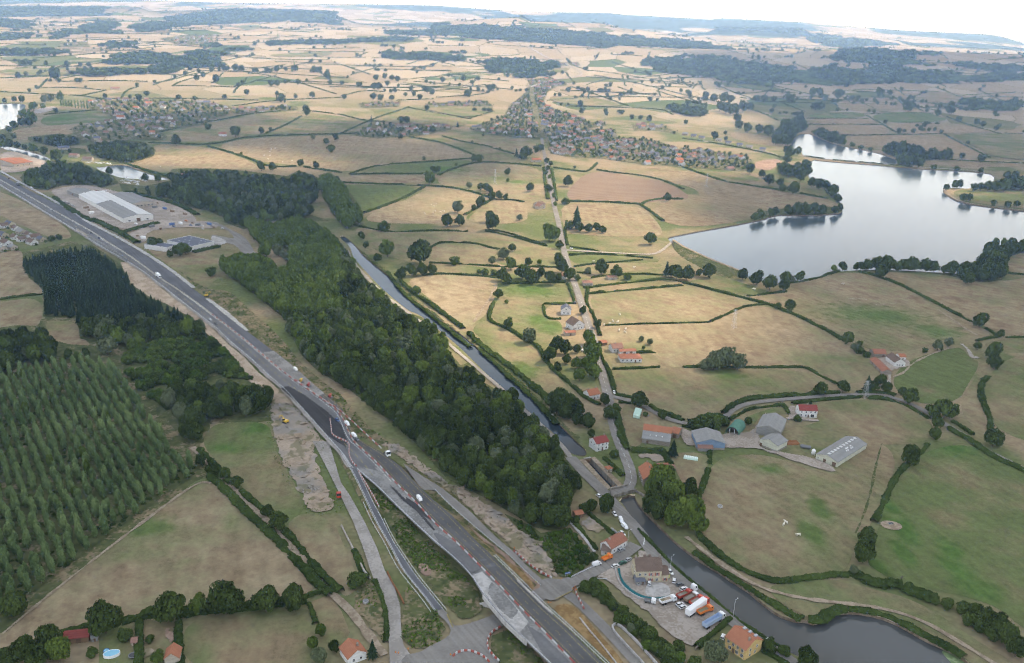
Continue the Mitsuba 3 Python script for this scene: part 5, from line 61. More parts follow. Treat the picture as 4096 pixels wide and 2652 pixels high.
B = {'inn':(62.1,349.9,74.1,351.2,9.5),'inn_wing':(74.2,351.2,77.5,351.7,7),'inn_annex':(62.1,347.8,66.2,348.5,4),'yellow':(94.6,308,101,300,11),'white_road':(52.7,371.6,61.1,380,7),'white_lean':(47.9,372.1,52.2,370.7,6),'garden_shed':(37.4,404.7,41.4,406.5,4),'lockhouse':(53.9,481.9,61.5,486.4,8),'cabin':(58.3,455.4,61.2,457,3),'redruin':(76.1,455.8,77.1,441.6,9),'redshed':(88.1,461.5,94.4,462.4,4),'pinkshed':(94.3,460.8,98.2,461.5,4),'barn1':(83.3,496.8,99.8,493,16),'barn1_annex':(102.5,506.6,107,504.4,9),'barn2':(116,491.2,133.5,491.4,16),'tunnel':(139.3,516.4,146.8,512,15),'barn3':(156.9,499.7,165.5,491.1,12),'barn3b':(158.9,516.5,172.2,510.2,22),'farmhouse':(194.8,545.1,206.8,545.3,8),'barn4':(187.3,484.5,196.9,474.7,38),'slate_house':(42.6,744,51.3,744,9),'brown_house':(50.9,702,60.9,708,11),'red_annex':(44.1,688.5,52.7,691,5),'road_red':(55,558.1,62.4,562.3,8),'twin1':(79.6,653.5,88.3,656.4,8),'twin_annex':(85,650.3,98.1,653.1,5),'twin2':(84,633.3,100.4,635.2,10),'twin_shed':(73,668.9,77.1,670.7,6),'bungalow':(68,837,77.6,838,9),'pinkhut':(95,862,104.2,865,7),'fshed':(283.1,656.1,283.2,630.1,7),'fbarn':(290.7,668,300.6,668.5,9),'fhouse':(299.2,647.9,308,648.9,14),'fannex':(309.8,663.3,314.6,663.8,7),'ware1':(-572.2,1142,-460.7,1017,35),'ware2':(-536.2,1151,-486.4,1099,30),'ware3':(-601.1,1170,-576,1147,24),'depot':(-339.2,901,-323.7,926,40),'depot_front':(-363.2,897,-358.3,911,30),'red_depot':(-770,1350,-755,1377,60),'poolshed':(-175.3,292.4,-166,294.7,5),'poolhouse':(-130.6,282.7,-125.3,283.7,6),'pinkcabin':(-148,293,-146,293.5,3),'greyshed':(-164.8,294.5,-162.7,295.5,4),'sw_house':(-59.4,287,-52.9,291.6,8),'treeshed':(38.9,408.9,42,409.8,5),'cottage1':(24,1620,39.7,1625,9),'cottage2':(21.9,1216,30.7,1208,12),'cottage3':(30.6,1198,38.6,1205,10),'farA':(-1176,2610,-1158,2625,9),'farB':(-599.5,1786,-585.3,1790,9),'farC':(-793,3654,-746,3702,14),'farD':(-682.3,3702,-649.9,3715,14),'canalhut':(-505.2,1323,-498.6,1324,8),'woodhut':(-376.1,1233,-362.4,1242,10),'basinhouse':(-794,1533,-778,1538,12),'quayhouse1':(-742,1464,-728,1463,9),'quayhouse2':(-706,1435,-691.2,1436,9),'bright1':(46.3,858,50.5,856,8)}
ESTATE = [(-576.5,973),(-574,981),(-558.5,964),(-544,949),(-530.2,938),(-518.4,928),(-507.4,921),(-533.7,900),(-518.3,884),(-510.4,907),(-527,917),(-555.1,932),(-538.2,925),(-526.3,877),(-579.8,962),(-556.8,918)]
V = {'left village':[(-1122,2354),(-1091,2369),(-1035,2396),(-947,2413),(-909,2445),(-808,2396),(-753,2341),(-703,2162),(-705,2065),(-693,1953),(-712,1893),(-735,1822),(-687,1734),(-680.8,1704),(-736,1686),(-763,1626),(-816,1660),(-895,1802),(-905,1848),(-877,1968),(-948,2078),(-1034,2178)],'left strip':[(-742,2307),(-602,2406),(-578.2,2340),(-689.6,2184)],'hamlet':[(-349.7,1882),(-342.7,2098),(-305.8,2097),(-227.5,2082),(-163.1,2106),(-161.9,2050),(-221.1,1913),(-294.1,1853)],'north row':[(-271.4,2593),(-109.4,2723),(-83.2,2591),(-245.1,2533)],'north row b':[(-451.1,2545),(-350.1,2600),(-340.5,2500),(-428.9,2452)],'core':[(-114.8,2080),(-101.4,2143),(-38.7,2413),(-30.7,2627),(19.5,2994),(29.7,3198),(71.3,3298),(143.6,3304),(75.4,2974),(62.1,2729),(92.3,2584),(137.3,2502),(167.6,2355),(218,2292),(156.1,2177),(103.5,2158),(56.2,2031),(48.6,1966),(-14,1957),(-58.5,1980),(-79.3,2024)],'east village':[(56,2018),(106.4,2145),(155.2,2162),(227.7,2202),(211.5,2032),(260.4,2035),(304,2000),(332.8,1830),(344.1,1897),(431.2,1838),(455.8,1805),(441.9,1700),(419,1626),(376.5,1623),(300.3,1636),(268.6,1653),(238.3,1645),(204.1,1670),(158.4,1702),(98.4,1703),(64,1741)],'far hamlet':[(-1753,4482),(-1713,4721),(-1600,4774),(-1421,4211),(-1506,4070)],'hill hamlet':[(19.8,3325),(84,3423),(154.1,3308),(149.8,3200),(34.5,3157)],'valley hamlet':[(-2015,4025),(-1971,4174),(-1814,3859),(-1910,3823)],'top hamlet':[(126,4005),(234.8,4069),(239.7,3927),(128.8,3882)],'east strip':[(290.1,2318),(366.6,2314),(369.8,2152),(333.7,2210),(278.8,2191)]}
ROW = [(389.9,2139),(404.9,2109),(417.7,2079),(450.8,2047),(463.3,2007),(482.1,1977),(495.4,1947),(517.1,1916)]
VEH = [('lorry','white',-335.2,801,-51,1.1),('car','white',-447.7,932,-51,0.9),('car','navy',-453.4,938,-50,0.9),('car','black',-471.9,959,130,0.9),('car','white',-248.4,687.4,-51,1.1),('car','grey',-240.5,678.3,-51,1.1),('car','black',-724,1251,131,0.8),('lorry','grey',-689.5,1211,131,0.8),('van','white',-660.9,1193,-48,0.8),('car','silver',-683.8,1191,-48,0.8),('car','silver',-566.9,1064,-48,0.8),('van','white',-153.5,586.9,-56,1.4),('car','blue',-107.5,506.4,-54,1.7),('van','white',-100.3,501.2,-57,1.7),('van','white',-93.2,485.5,-52,1.8),('car','grey',-90.5,480.5,-53,1.9),('van','white',-45.1,410.8,-60,3.7),('tractor_unit','white',-69.5,461.1,-59,2.7),('car','white',51.3,426.7,-56,0),('car','white',58,409,-73,0),('van','white',60.7,402.6,-84,0),('van','white',62,396.8,-67,0),('car','white',60.1,390.3,-60,0),('car','silver',58.1,375.6,40,0),('van','white',45.1,362.5,31,0),('works_truck','orange',50.5,367.7,40,0),('car','white',53.8,361.7,34,0),('car','green',57.7,364.6,34,0),('car','silver',60.9,367.5,40,0),('car','white',79.6,358.6,-69,0),('car','white',80.2,351.7,76,0),('car','grey',82.5,349.1,27,0),('car','white',83.8,345.8,34,0),('car','white',80.1,334.2,31,0),('car','white',81.2,332.2,31,0),('car','white',68.3,349.1,83,0),('car','white',94.8,312.9,67,0),('car','white',114.3,311.1,-53,0),('pickup','white',67,335.2,-14,0),('tipper','white',74.7,335.7,27,0),('tipper','red',82.9,340.3,34,0),('tipper','brown',85.6,338.2,40,0),('tipper','scarlet',87.8,336,40,0),('semi','white',87.4,331.3,45,0),('tipper','orange',90.2,329.4,34,0),('semitip','blue',91.9,321.6,40,0),('tractor_unit','white',87,344.6,34,0),('excavator','yellow',-139.3,502.6,146,0),('excavator','yellow',-273.1,751,67,0),('roller','yellow',-144.3,566.2,-52,1.4),('roller','red',-137.5,559.3,-49,1.4),('roller','red',-119.1,541.9,-50,1.5),('tractor_unit','red',-88.8,415.8,-73,0.2),('van','white',-302.3,990,-31,0),('car','white',-342.1,1009,-14,0),('car','white',73.2,571.6,-87,0),('car','white',63.1,982,-36,0),('car','white',-581,1117,96,0),('car','silver',-575.7,1111,94,0),('car','white',-576,1116,96,0),('car','grey',-568.6,1107,94,0),('car','white',-562.9,1101,94,0),('car','silver',-557.6,1095,94,0),('car','white',-553.3,1090,94,0),('car','red',-572.8,1194,94,0),('car','white',-561.2,1197,95,0),('car','white',-578.6,1302,95,0),('car','blue',-398.4,1008,-30,0),('car','blue',-381.7,1017,-31,0),('car','white',-368,1016,-30,0),('car','white',-361.9,1001,-31,0),('van','white',-443.4,1011,-29,0),('car','orange',-394.5,1038,-32,0),('car','silver',-368.2,1032,-32,0),('car','grey',-355.8,1015,-30,0),('car','white',46.7,707,53,0),('car','white',49.4,713,53,0),('car','white',55.8,708,53,0),('car','grey',57.1,778,52,0),('car','white',56.1,653.2,51,0)]
BOXES = [(-571.9,1194),(-560.5,1186),(-536.8,1086),(-527.9,1074),(-520.6,1174),(-517.5,1059),(-465.6,1132),(-459,1106),(-444,1100),(-433,978),(-429.4,1086),(-421.5,1002),(-419.1,956),(-409.3,948),(-408.6,1073),(-408.2,994),(-403.7,1017),(-395.6,1023),(-384.2,1029),(-374,1019),(-362.5,1025),(-353,1012)]
COWS = [(148.1,408.5),(146.4,406.3),(151.3,396.7),(95.1,748),(87,730),(91.2,728),(83.8,722),(78.5,718),(90.2,706),(94.6,702),(95.9,710),(85.1,931),(126.8,912),(-119.9,1138),(-117.2,1195),(-112.5,1186),(-107.5,1154),(-100.5,1151),(-96.3,1156),(-111.4,1206),(-108.9,1140),(-448.9,1605),(-455.8,1640),(-452.1,1651),(-447.1,1562),(-429.5,1525),(-398.8,1501),(-387.7,1520),(-437.8,1564),(-567.3,1404),(909,2488),(919,2477),(338.2,882),(238.1,849),(239,847)]
BOATS = [(28.4,530.8),(-705,1438),(-688.2,1417),(-687.5,1428),(-677,1420),(-667.9,1415),(-665.7,1423),(-656.5,1415),(-651.6,1412),(-575.7,1281),(-573.8,1291),(-563.5,1279),(-560.6,1284),(-565.5,1266),(-557.1,1261),(-551.3,1272),(-552.8,1294),(-542.8,1256),(-543.5,1284)]
SPOT = {'silo':(187.3,489.3),'clamp1':(105.7,477.2),'clamp2':(114,475),'ring':(116.4,422.5),'muck':(179,504.9),'tank':(185.3,498.3),'bale0':(82,532.7),'bale1':(85.7,530.6),'bale2':(88.9,543.3),'pool0':(-156.4,286.1),'pool1':(-150.6,288.5),'ppool':(-156.6,289.4),'tramp':(-144.9,287),'lounge':(-153.7,295.8),'lounge2':(-152.4,296.2),'lamp1':(61.7,380.6),'lamp2':(79.6,359.8),'lamp3':(102.6,328.1),'sign':(30.7,352.3),'pylon1':(190.7,725),'pylon2':(-35.8,1371),'pylon3':(301.8,1425),'pylon4':(252.7,582.8),'worker':(15.9,345.2),'worker2':(78.5,354.8),'worker3':(78.1,353.3),'digger':(-139.3,502.6),'deadtree':(187.8,357.2),'rocks':(338.2,833),'feeder':(204.7,412),'stones':(204.5,410.5),'rubble':(-104.3,423.3),'wallU':(46.2,319.1),'wellhead':(-59.2,326.9),'bollard':(-26.4,301.1),'oval':(-36.1,353.3)}
LINES = {'chainA':[(-82.7,442),(-78.8,433.6),(-74,423.7),(-69.8,414.9),(-65.4,404.7)],'chainB':[(5.3,371.3),(8.8,366.4),(12.3,361.2),(15.6,357.1),(19.6,353.1),(23.4,350.3)],'chainC':[(-18.4,294.1),(-16.6,296.8),(-13.2,298.1),(-9.6,297.2),(-6,294.9),(-3.5,291.6)],'chainD':[(0.5,313.7),(-3.3,310.2),(-5.1,304.6),(-4.3,299.3),(-1.9,295.1),(0.5,292.3)],'chainE':[(-112.6,508.4),(-109.3,496.2),(-106.6,484.5),(-94,476.9),(-93,466.7),(-90.6,457.9),(-87.6,451.2),(-84.9,447.6)],'chainF':[(-149.1,568.6),(-139.1,555.6),(-129.7,544.4),(-118.6,532.6),(-107.6,520.2),(-79.7,478.6),(-74.2,470.7)],'chainG':[(33.5,342.1),(34.5,337.4),(35.3,334.3),(36.9,328.3)],'railA':[(-95.7,459.2),(-87.6,442.6),(-79.8,425.5),(-72,407.3),(-63.6,387.1),(-55.4,370.3),(-46.4,350.2),(-39.9,340.2),(-30.8,327.2)],'railB':[(-76.9,429.4),(-69,411.7),(-61.9,395.1),(-54.2,377.2),(-46.3,362.3),(-38.5,347.9),(-28.6,330.8)],'railC':[(-39.6,430),(-33.9,418.9),(-26.7,406.2),(-16.9,391.6),(-6.1,378),(2.9,367.4)],'wallW':[(34.6,322.2),(37.9,314.7),(42.1,306.7),(47.1,295.6),(50,289.9)],'U':[(61,290.7),(53.8,304),(48.8,313.7),(48.2,317.4),(50,319.6),(52.8,316.7),(57.9,307.8),(66.2,291)],'noise':[(-492.2,968),(-468,942),(-445.9,918),(-416.5,886),(-385.3,850)],'teal':[(55.3,360.2),(55.3,354.2),(56.3,348.5),(58.6,344.1),(62,339.8),(66.2,337.8),(71.8,338.5),(76.7,339.9)],'whiteE':[(7.1,339.6),(11.9,332.3),(18.1,322.5),(22.3,316.9)],'abutW':[(-8.7,335),(-4.8,325),(1.7,317.6),(6.1,311.3)],'pipe':[(-53.1,349.9),(-50,342.4),(-45.6,334.1),(-42.5,327.1)],'stonewall':[(-81.8,387.6),(-75.8,375),(-69,360.8),(-63.7,349.6),(-60.1,344.3)],'yellowX':[(24.4,334.6),(27.8,337.4),(31.7,340.9)],'yellowW':[(-23,320.8),(-21.1,316.1),(-19.8,312.4)],'arrow':[(71.2,388.1),(69.9,381.5)],'bridgeN':[(57.7,434.5),(62.9,436.8),(68.4,440)],'bridgeS':[(59,426.8),(65.5,431.5),(72.4,435.2)],'deckW':[(-7.9,327.3),(-4.5,321),(1.6,310.3),(11.2,297.3)],'railing':[(32.3,351.5),(39.4,357.7),(44.4,361.5)],'railing2':[(34.5,342.8),(38.8,348),(43.7,352.3),(49,351)],'quaywall':[(54.9,394.6),(58.1,389.7)],'gate':[(81.7,304.8),(91.1,316.3),(101.2,326.3)]}
BLOBS = [(211,429.3,4.5,11.1),(209.9,408.9,6.2,19.4),(200.7,384.3,4.5,10.6),(226.5,388.7,6,12.3),(222,371.1,8,14),(224.7,356.4,9.1,10.6),(179.3,372.9,7.9,7.5),(278.7,507.9,20.9,12.7),(162.2,615.9,13.2,10.2),(155.1,468.7,11.3,6.4),(171.2,423.1,5.6,14.1),(159.4,399.5,6,18.7),(16.4,816,27.7,22),(22.1,726,11.2,13.8),(32.8,709,11,15.1),(-166.6,467,11.5,7.3),(-154.7,493.3,9.5,12.1),(-178.1,378.8,15.2,9.1),(335,780,46.2,27.2),(374.8,741,20.2,20.6),(-124.7,1500,38.1,30.1),(-997,1950,31.5,44.8),(5.6,608.3,13.8,14.5),(-0.4,1405,18.2,15.8)]

VLAB = ['white box lorry driving on the highway beside the firs', 'white car on the highway beside the noise barrier', 'dark blue car close behind the white one on the highway', 'black car on the highway before the noise barrier', 'white car on the highway, the front one of a pair beside the long carriageway', 'grey car on the highway right behind a white one', 'black car on the highway near the left edge of the photo', 'grey lorry on the highway near the left edge of the photo', 'white van on the highway shoulder near the left edge', 'silver car on the highway near the left edge, beside the lorry', 'single silver car on the highway left of the long white warehouse', 'white van parked on the pale concrete section of the highway', 'blue car on the highway beside the black asphalt wedge', 'white van on the highway just behind the blue car', 'second white van on the highway, followed by a grey car', 'grey car on the highway following a white van', 'single white van on the highway between the guard rail and the barrier line', 'white tractor unit without trailer on the highway', 'white car under the tree at the lock bridge end of the quay road', 'white car first in the row of parked cars below the tree', 'white van second in the row of parked cars on the quay', 'white van third in the row of parked cars on the quay', 'white car last in the row beside the white quay house', 'silver car parked along the wall of the white quay house', 'white van parked alone at the bramble side of the junction road', 'orange works truck with crane parked in front of the white quay house', 'white car first of three in front of the inn gable', 'dark green car between two cars in front of the inn gable', 'silver car nearest the inn gable', 'white car parked behind the inn wing by the canal road', 'white car parked alone by the canal road below the inn', 'grey car parked across the quay below the inn', 'white car parked beside the grey one below the inn', 'white car in the lorry park, left one of a pair', 'white car in the lorry park, right one of a pair', 'small white car at the door of the inn terrace', 'white car in the drive of the yellow house', 'white car on the quay road behind the yellow house hedge', 'white pickup with grey flatbed beside the teal sheeting', 'white cab tipper lorry with grey bed beside the teal sheeting', 'dark red tipper lorry, farthest of the row of lorries', 'brown loaded tipper lorry in the middle of the row', 'bright red tipper lorry beside the white trailer', 'articulated lorry with long white box trailer and red cab', 'bright orange tipper lorry beside the white trailer', 'pale blue tipper semitrailer with white cab at the end of the lorry park', 'white tractor unit parked behind the dark red tipper', 'yellow excavator digging in the churned earth left of the highway', 'yellow excavator on the pale rubble right of the highway', 'yellow road roller on the pale concrete section', 'red road roller on the pale concrete section, beside the yellow one', 'red road roller nearest the earth bank', 'red tractor unit driving down the pale haul road', 'white van parked in front of the storage yard hedge', 'white car on the lane behind the flat roofed depot', 'white car at the field gate beside the village road', 'white car at the start of the pale dam track', 'white car, first in the row of cars left of the long white warehouse', 'silver car, second in the row of cars left of the long white warehouse', 'white car, third in the row of cars left of the long white warehouse', 'grey car, fourth in the row of cars left of the long white warehouse', 'white car, fifth in the row of cars left of the long white warehouse', 'silver car, sixth in the row of cars left of the long white warehouse', 'white car, last in the row of cars left of the long white warehouse', 'red car at the far end of the warehouse yard', 'white car at the far end of the warehouse yard', 'white car at the end of the boat basin yard', 'blue car on the storage yard, left one', 'blue car on the storage yard, right one', 'white car on the storage yard behind the blue ones', 'white car at the front corner of the storage yard', 'white van beside the long white warehouse front', 'orange car at the back of the storage yard', 'silver car at the back of the storage yard', 'grey car on the right of the storage yard', 'white car behind the brown roofed roadside house', 'second white car behind the brown roofed roadside house', 'white car in the court of the brown roofed roadside house', 'grey car beside the straight road below the trees', 'white car in front of the brown roofed roadside house']


# ------------------------------------------------------------------ materials
def diffuse(tex, two=False):
    d = {"type": "diffuse", "reflectance": tex if isinstance(tex, dict) else {"type": "rgb", "value": list(tex)}}
    return {"type": "twosided", "b": d} if two else d


DRY, DRYL, GREEN, LUSH, EARTH = (0.262, 0.198, 0.122), (0.375, 0.307, 0.205), (0.135, 0.16, 0.064), (0.066, 0.148, 0.028), (0.22, 0.155, 0.105)


def meadow_tex(p, n, uv):
    """Pasture: uv.x is how green the field is, uv.y how pale its straw is."""
    x, y = p.x, p.y
    g, l = uv.x, uv.y
    big = fbm(x / 34, y / 30, g * 40, 3)
    mid = fbm(x / 7.5 + y / 20, y / 7.5 - x / 30, 3.0, 3)
    fine = 0.5 * noise(x / 1.2, y / 1.2, 1.0) + 0.5 * noise(x / 2.6, y / 2.6, 2.0)
    track = dr.sin(x * (0.42 + 0.25 * dr.sin(g * 50)) + y * (0.30 - 0.3 * dr.cos(g * 37)) + 3 * noise(x / 60, y / 60, 12.0))
    far = fbm(x / 160, y / 130, 9.0, 2)
    k = smoothstep(0.02, 0.98, g + 0.02 + (big - 0.5) * 1.15 + (mid - 0.5) * 0.55 + (far - 0.5) * 0.5)
    dry = mix(DRY, DRYL, dr.clip(l * 1.3 - 0.25 + (mid - 0.5) * 0.8 + (big - 0.5) * 0.5, 0, 1))
    dry = mix(dry, EARTH, smoothstep(0.62, 0.85, fbm(x / 22 + 40, y / 22, 5.0, 3)) * 0.55)
    c = mix(dry, mix(GREEN, LUSH, smoothstep(0.75, 1.0, g) * 0.55), k)
    lush = mi.Float(0)
    for bx, by, ra, rb in BLOBS:
        q = dr.sqrt(dr.square((x - bx) / ra) + dr.square((y - by) / rb)) + (mid - 0.5) * 1.5 + (big - 0.5) * 1.3
        lush = dr.maximum(lush, 1 - smoothstep(0.2, 1.6, q))
    c = mix(c, LUSH, lush * 0.7)
    streak = noise(x / 1.6 + y / 9, y / 26 - x / 60, 7.0)
    tiny = noise(x / 0.45, y / 0.45, 6.0)
    return c * (0.68 + 0.34 * fine + 0.04 * track + 0.10 * streak + 0.14 * tiny + 0.16 * (mid - 0.5) * 2)


def ground_tex(p, n, uv):
    """Land between and behind the fields: a patchwork of straw fields and greener meadows."""
    x, y = p.x, p.y
    wx, wy = x + 60 * (noise(x / 150, y / 150, 3.0) - 0.5), y + 60 * (noise(x / 150, y / 150, 8.0) - 0.5)
    s = 190.0
    a, b, r = voronoi(wx / s, wy / (s * 1.15))
    far = smoothstep(2100.0, 3000.0, y)
    mid = fbm(x / 9, y / 9, 3.0, 3)
    big = fbm(x / 60, y / 60, 1.0, 3)
    straw = mix(DRY, DRYL, 0.75 + 0.5 * (r - 0.4) + 0.3 * (mid - 0.5))
    pale = mix(straw, (0.415, 0.35, 0.25), smoothstep(0.35, 0.95, r) * 0.9)
    green = mix((0.16, 0.155, 0.065), (0.085, 0.125, 0.045), cell_rand(dr.floor(r * 977), 3))
    field = mix(pale, green, smoothstep(0.82, 0.86, cell_rand(dr.floor(r * 9173), 1) + 0.15 * (big - 0.5)))
    wood = fbm(x / 1000 + 3, y / 1500, 2.0, 4) + 0.0011 * (p.z - 150)
    field = mix(field, (0.03, 0.05, 0.028), smoothstep(0.50, 0.56, wood) * smoothstep(6000.0, 8500.0, y))
    field = mix(field, (0.045, 0.06, 0.025), (1 - smoothstep(0.008, 0.02, b - a)) * far * 0.8)
    near = mix(mix(DRY, DRYL, 0.4 + 0.5 * (mid - 0.5)), GREEN, smoothstep(0.25, 0.75, big + 0.25 * (mid - 0.5)))
    return mix(near, field, far) * (0.82 + 0.3 * noise(x / 1.7, y / 1.7))


def plough_tex(p, n, uv):
    x, y = p.x - 330, p.y - 1100
    r = dr.sqrt(x * x + y * y * 1.6)
    w = dr.sin(r / 2.1 + 2.5 * noise(p.x / 40, p.y / 40)) * 0.5 + 0.5
    return mix((0.215, 0.155, 0.11), (0.285, 0.215, 0.16), 0.55 * w + 0.6 * (fbm(p.x / 20, p.y / 20) - 0.3))


def verge_tex(p, n, uv):
    k = fbm(p.x / 7, p.y / 7, 2.0, 4) + 0.45 * (noise(p.x / 1.1, p.y / 1.1) - 0.5)
    green = mix((0.065, 0.082, 0.034), (0.125, 0.135, 0.058), noise(p.x / 2.2, p.y / 2.2, 9.0))
    return mix(mix((0.19, 0.15, 0.09), (0.29, 0.23, 0.145), noise(p.x / 2, p.y / 2, 4.0)), green, smoothstep(0.60 - uv.x * 0.55, 0.98 - uv.x * 0.55, k))


def asphalt_tex(base, warm=0.0):
    def fn(p, n, uv):
        k = fbm(p.x / 14, p.y / 9, 1.0, 3)
        f = noise(p.x / 0.7, p.y / 0.7)
        t = noise((p.x * 0.83 + p.y * 0.56) / 0.9, (p.x * 0.56 - p.y * 0.83) / 45, 5.0)
        return mi.Color3f(base[0], base[1], base[2]) * (0.66 + 0.40 * k + 0.16 * f + 0.26 * t)
    return fn


def gravel_tex(a, b, s=5.0):
    def fn(p, n, uv):
        k = fbm(p.x / s, p.y / s, 1.0, 4)
        return mix(a, b, smoothstep(0.25, 0.75, k + 0.5 * (noise(p.x / 0.8, p.y / 0.8) - 0.5))) * (0.86 + 0.22 * noise(p.x / 30, p.y / 30, 2.0))
    return fn


def dirt_tex(p, n, uv):
    k = fbm(p.x / 11, p.y / 11, 1.0, 4)
    f = noise(p.x / 0.9, p.y / 0.9, 2.0)
    c = mix((0.29, 0.225, 0.16), (0.44, 0.36, 0.28), dr.clip(k * 0.9 + 0.5 * f - 0.2, 0, 1))
    c = mix(c, (0.24, 0.23, 0.215), smoothstep(0.5, 0.75, fbm(p.x / 17, p.y / 17, 8.0, 3)) * 0.7)
    return mix(c, (0.13, 0.13, 0.06), smoothstep(0.56, 0.72, fbm(p.x / 6, p.y / 6, 4.0, 3)) * 0.6)


def leaf_tex(dark, light):
    def fn(p, n, uv):
        a = noise(p.x / 9.0, p.y / 9.0, p.z / 9.0)
        b = noise(p.x / 1.6, p.y / 1.6, p.z / 1.6)
        c = noise(p.x / 37.0, p.y / 37.0)
        return mix(dark, light, dr.clip(0.75 * a + 0.55 * b + 0.45 * c - 0.36, 0, 1))
    return fn


def roof_tex(a, b, rows=0.35):
    def fn(p, n, uv):
        k = 0.6 * fbm(p.x / 1.8, p.y / 1.8, p.z / 1.8, 3) + 0.4 * noise(p.x / 0.45, p.y / 0.45, p.z / 0.3)
        return mix(a, b, k) * (0.95 + 0.04 * dr.sin(p.z * 6.28 / rows))
    return fn


def wall_tex(a, b=None):
    b = b or tuple(v * 0.78 for v in a)
    return lambda p, n, uv: mix(a, b, 0.25 + 0.75 * smoothstep(0.35, 0.8, fbm(p.x / 1.5, p.y / 1.5, p.z / 0.9, 3)))


def mat(name, tex, two=True):
    scene[name] = diffuse(mikit.proc(tex) if callable(tex) else tex, two)


mat("m_meadow", meadow_tex); mat("m_ground", ground_tex); mat("m_plough", plough_tex); mat("m_verge", verge_tex)
mat("m_asphalt", asphalt_tex((0.16, 0.158, 0.158))); mat("m_new", asphalt_tex((0.132, 0.133, 0.14))); mat("m_dark", asphalt_tex((0.062, 0.061, 0.062)))
mat("m_live", asphalt_tex((0.108, 0.106, 0.106))); mat("m_lane", asphalt_tex((0.225, 0.21, 0.19)))
mat("m_planed", gravel_tex((0.20, 0.195, 0.185), (0.31, 0.30, 0.285), 9.0)); mat("m_haul", gravel_tex((0.29, 0.265, 0.235), (0.38, 0.35, 0.315), 7.0))
mat("m_gravel", gravel_tex((0.31, 0.262, 0.215), (0.43, 0.375, 0.32), 9.0)); mat("m_dirt", dirt_tex)
mat("m_sand", gravel_tex((0.38, 0.29, 0.205), (0.53, 0.43, 0.32), 6.0)); mat("m_pink", gravel_tex((0.30, 0.205, 0.155), (0.38, 0.27, 0.21), 5.0))
mat("m_drygrass", gravel_tex((0.22, 0.14, 0.06), (0.33, 0.225, 0.11), 3.0)); mat("m_concrete", gravel_tex((0.38, 0.365, 0.34), (0.52, 0.50, 0.475), 3.0))
mat("m_path", gravel_tex((0.26, 0.205, 0.145), (0.38, 0.31, 0.23), 3.0)); mat("m_track", gravel_tex((0.33, 0.29, 0.24), (0.44, 0.40, 0.345), 3.0))
mat("m_stone", gravel_tex((0.24, 0.215, 0.18), (0.38, 0.345, 0.295), 1.2)); mat("m_white_line", gravel_tex((0.50, 0.50, 0.48), (0.72, 0.72, 0.70), 1.0))
mat("m_yellow_line", gravel_tex((0.32, 0.25, 0.08), (0.46, 0.36, 0.12), 1.0)); mat("m_bed", gravel_tex((0.17, 0.13, 0.095), (0.25, 0.20, 0.15), 2.0))
LEAF = {"oak": ((0.021, 0.035, 0.010), (0.092, 0.128, 0.034)), "light": ((0.05, 0.082, 0.014), (0.15, 0.20, 0.046)), "willow": ((0.066, 0.09, 0.042), (0.165, 0.19, 0.105)),
        "fir": ((0.012, 0.026, 0.014), (0.05, 0.078, 0.038)), "poplar": ((0.075, 0.125, 0.045), (0.23, 0.30, 0.12)), "shrub": ((0.034, 0.056, 0.014), (0.11, 0.15, 0.042)),
        "plane": ((0.055, 0.092, 0.016), (0.15, 0.20, 0.044)), "hedge": ((0.022, 0.038, 0.011), (0.07, 0.10, 0.028)), "lowscrub": ((0.04, 0.078, 0.013), (0.115, 0.17, 0.033))}
for k, (a, b) in LEAF.items():
    mat("m_leaf_" + k, leaf_tex(a, b), True)
mat("m_algae", gravel_tex((0.16, 0.22, 0.10), (0.28, 0.34, 0.18), 2.0)); mat("m_bark", (0.13, 0.11, 0.09)); mat("m_pale_bark", (0.30, 0.29, 0.26))
mat("m_roof_red", roof_tex((0.27, 0.115, 0.075), (0.40, 0.195, 0.135))); mat("m_roof_orange", roof_tex((0.34, 0.135, 0.075), (0.46, 0.21, 0.13)))
mat("m_roof_brown", roof_tex((0.13, 0.09, 0.07), (0.22, 0.165, 0.135))); mat("m_roof_slate", roof_tex((0.11, 0.12, 0.15), (0.19, 0.20, 0.235)))
mat("m_roof_fibre", roof_tex((0.235, 0.235, 0.225), (0.35, 0.345, 0.335), 1.2)); mat("m_roof_dull", roof_tex((0.24, 0.135, 0.10), (0.33, 0.20, 0.16)))
mat("m_roof_light", roof_tex((0.58, 0.58, 0.57), (0.74, 0.74, 0.73), 1.2)); mat("m_roof_maroon", roof_tex((0.22, 0.055, 0.05), (0.30, 0.09, 0.075)))
mat("m_wall_cream", wall_tex((0.55, 0.485, 0.345))); mat("m_wall_white", wall_tex((0.74, 0.73, 0.70))); mat("m_wall_stone", wall_tex((0.34, 0.30, 0.25), (0.22, 0.19, 0.16)))
mat("m_wall_blue", wall_tex((0.22, 0.30, 0.42))); mat("m_wall_grey", wall_tex((0.30, 0.295, 0.28))); mat("m_wall_beige", wall_tex((0.50, 0.44, 0.36)))
mat("m_wall_yellow", wall_tex((0.62, 0.45, 0.20))); mat("m_wall_pale", wall_tex((0.58, 0.58, 0.47))); mat("m_tunnel", wall_tex((0.10, 0.215, 0.165), (0.14, 0.26, 0.20)))
mat("m_rust", wall_tex((0.27, 0.13, 0.065))); mat("m_teal", wall_tex((0.035, 0.16, 0.175))); mat("m_timber", wall_tex((0.24, 0.16, 0.10)))


def paint(name, c, rough=0.35):
    scene["m_p_" + name] = {"type": "twosided", "b": {"type": "principled", "base_color": {"type": "rgb", "value": list(c)}, "roughness": rough, "specular": 0.5}}


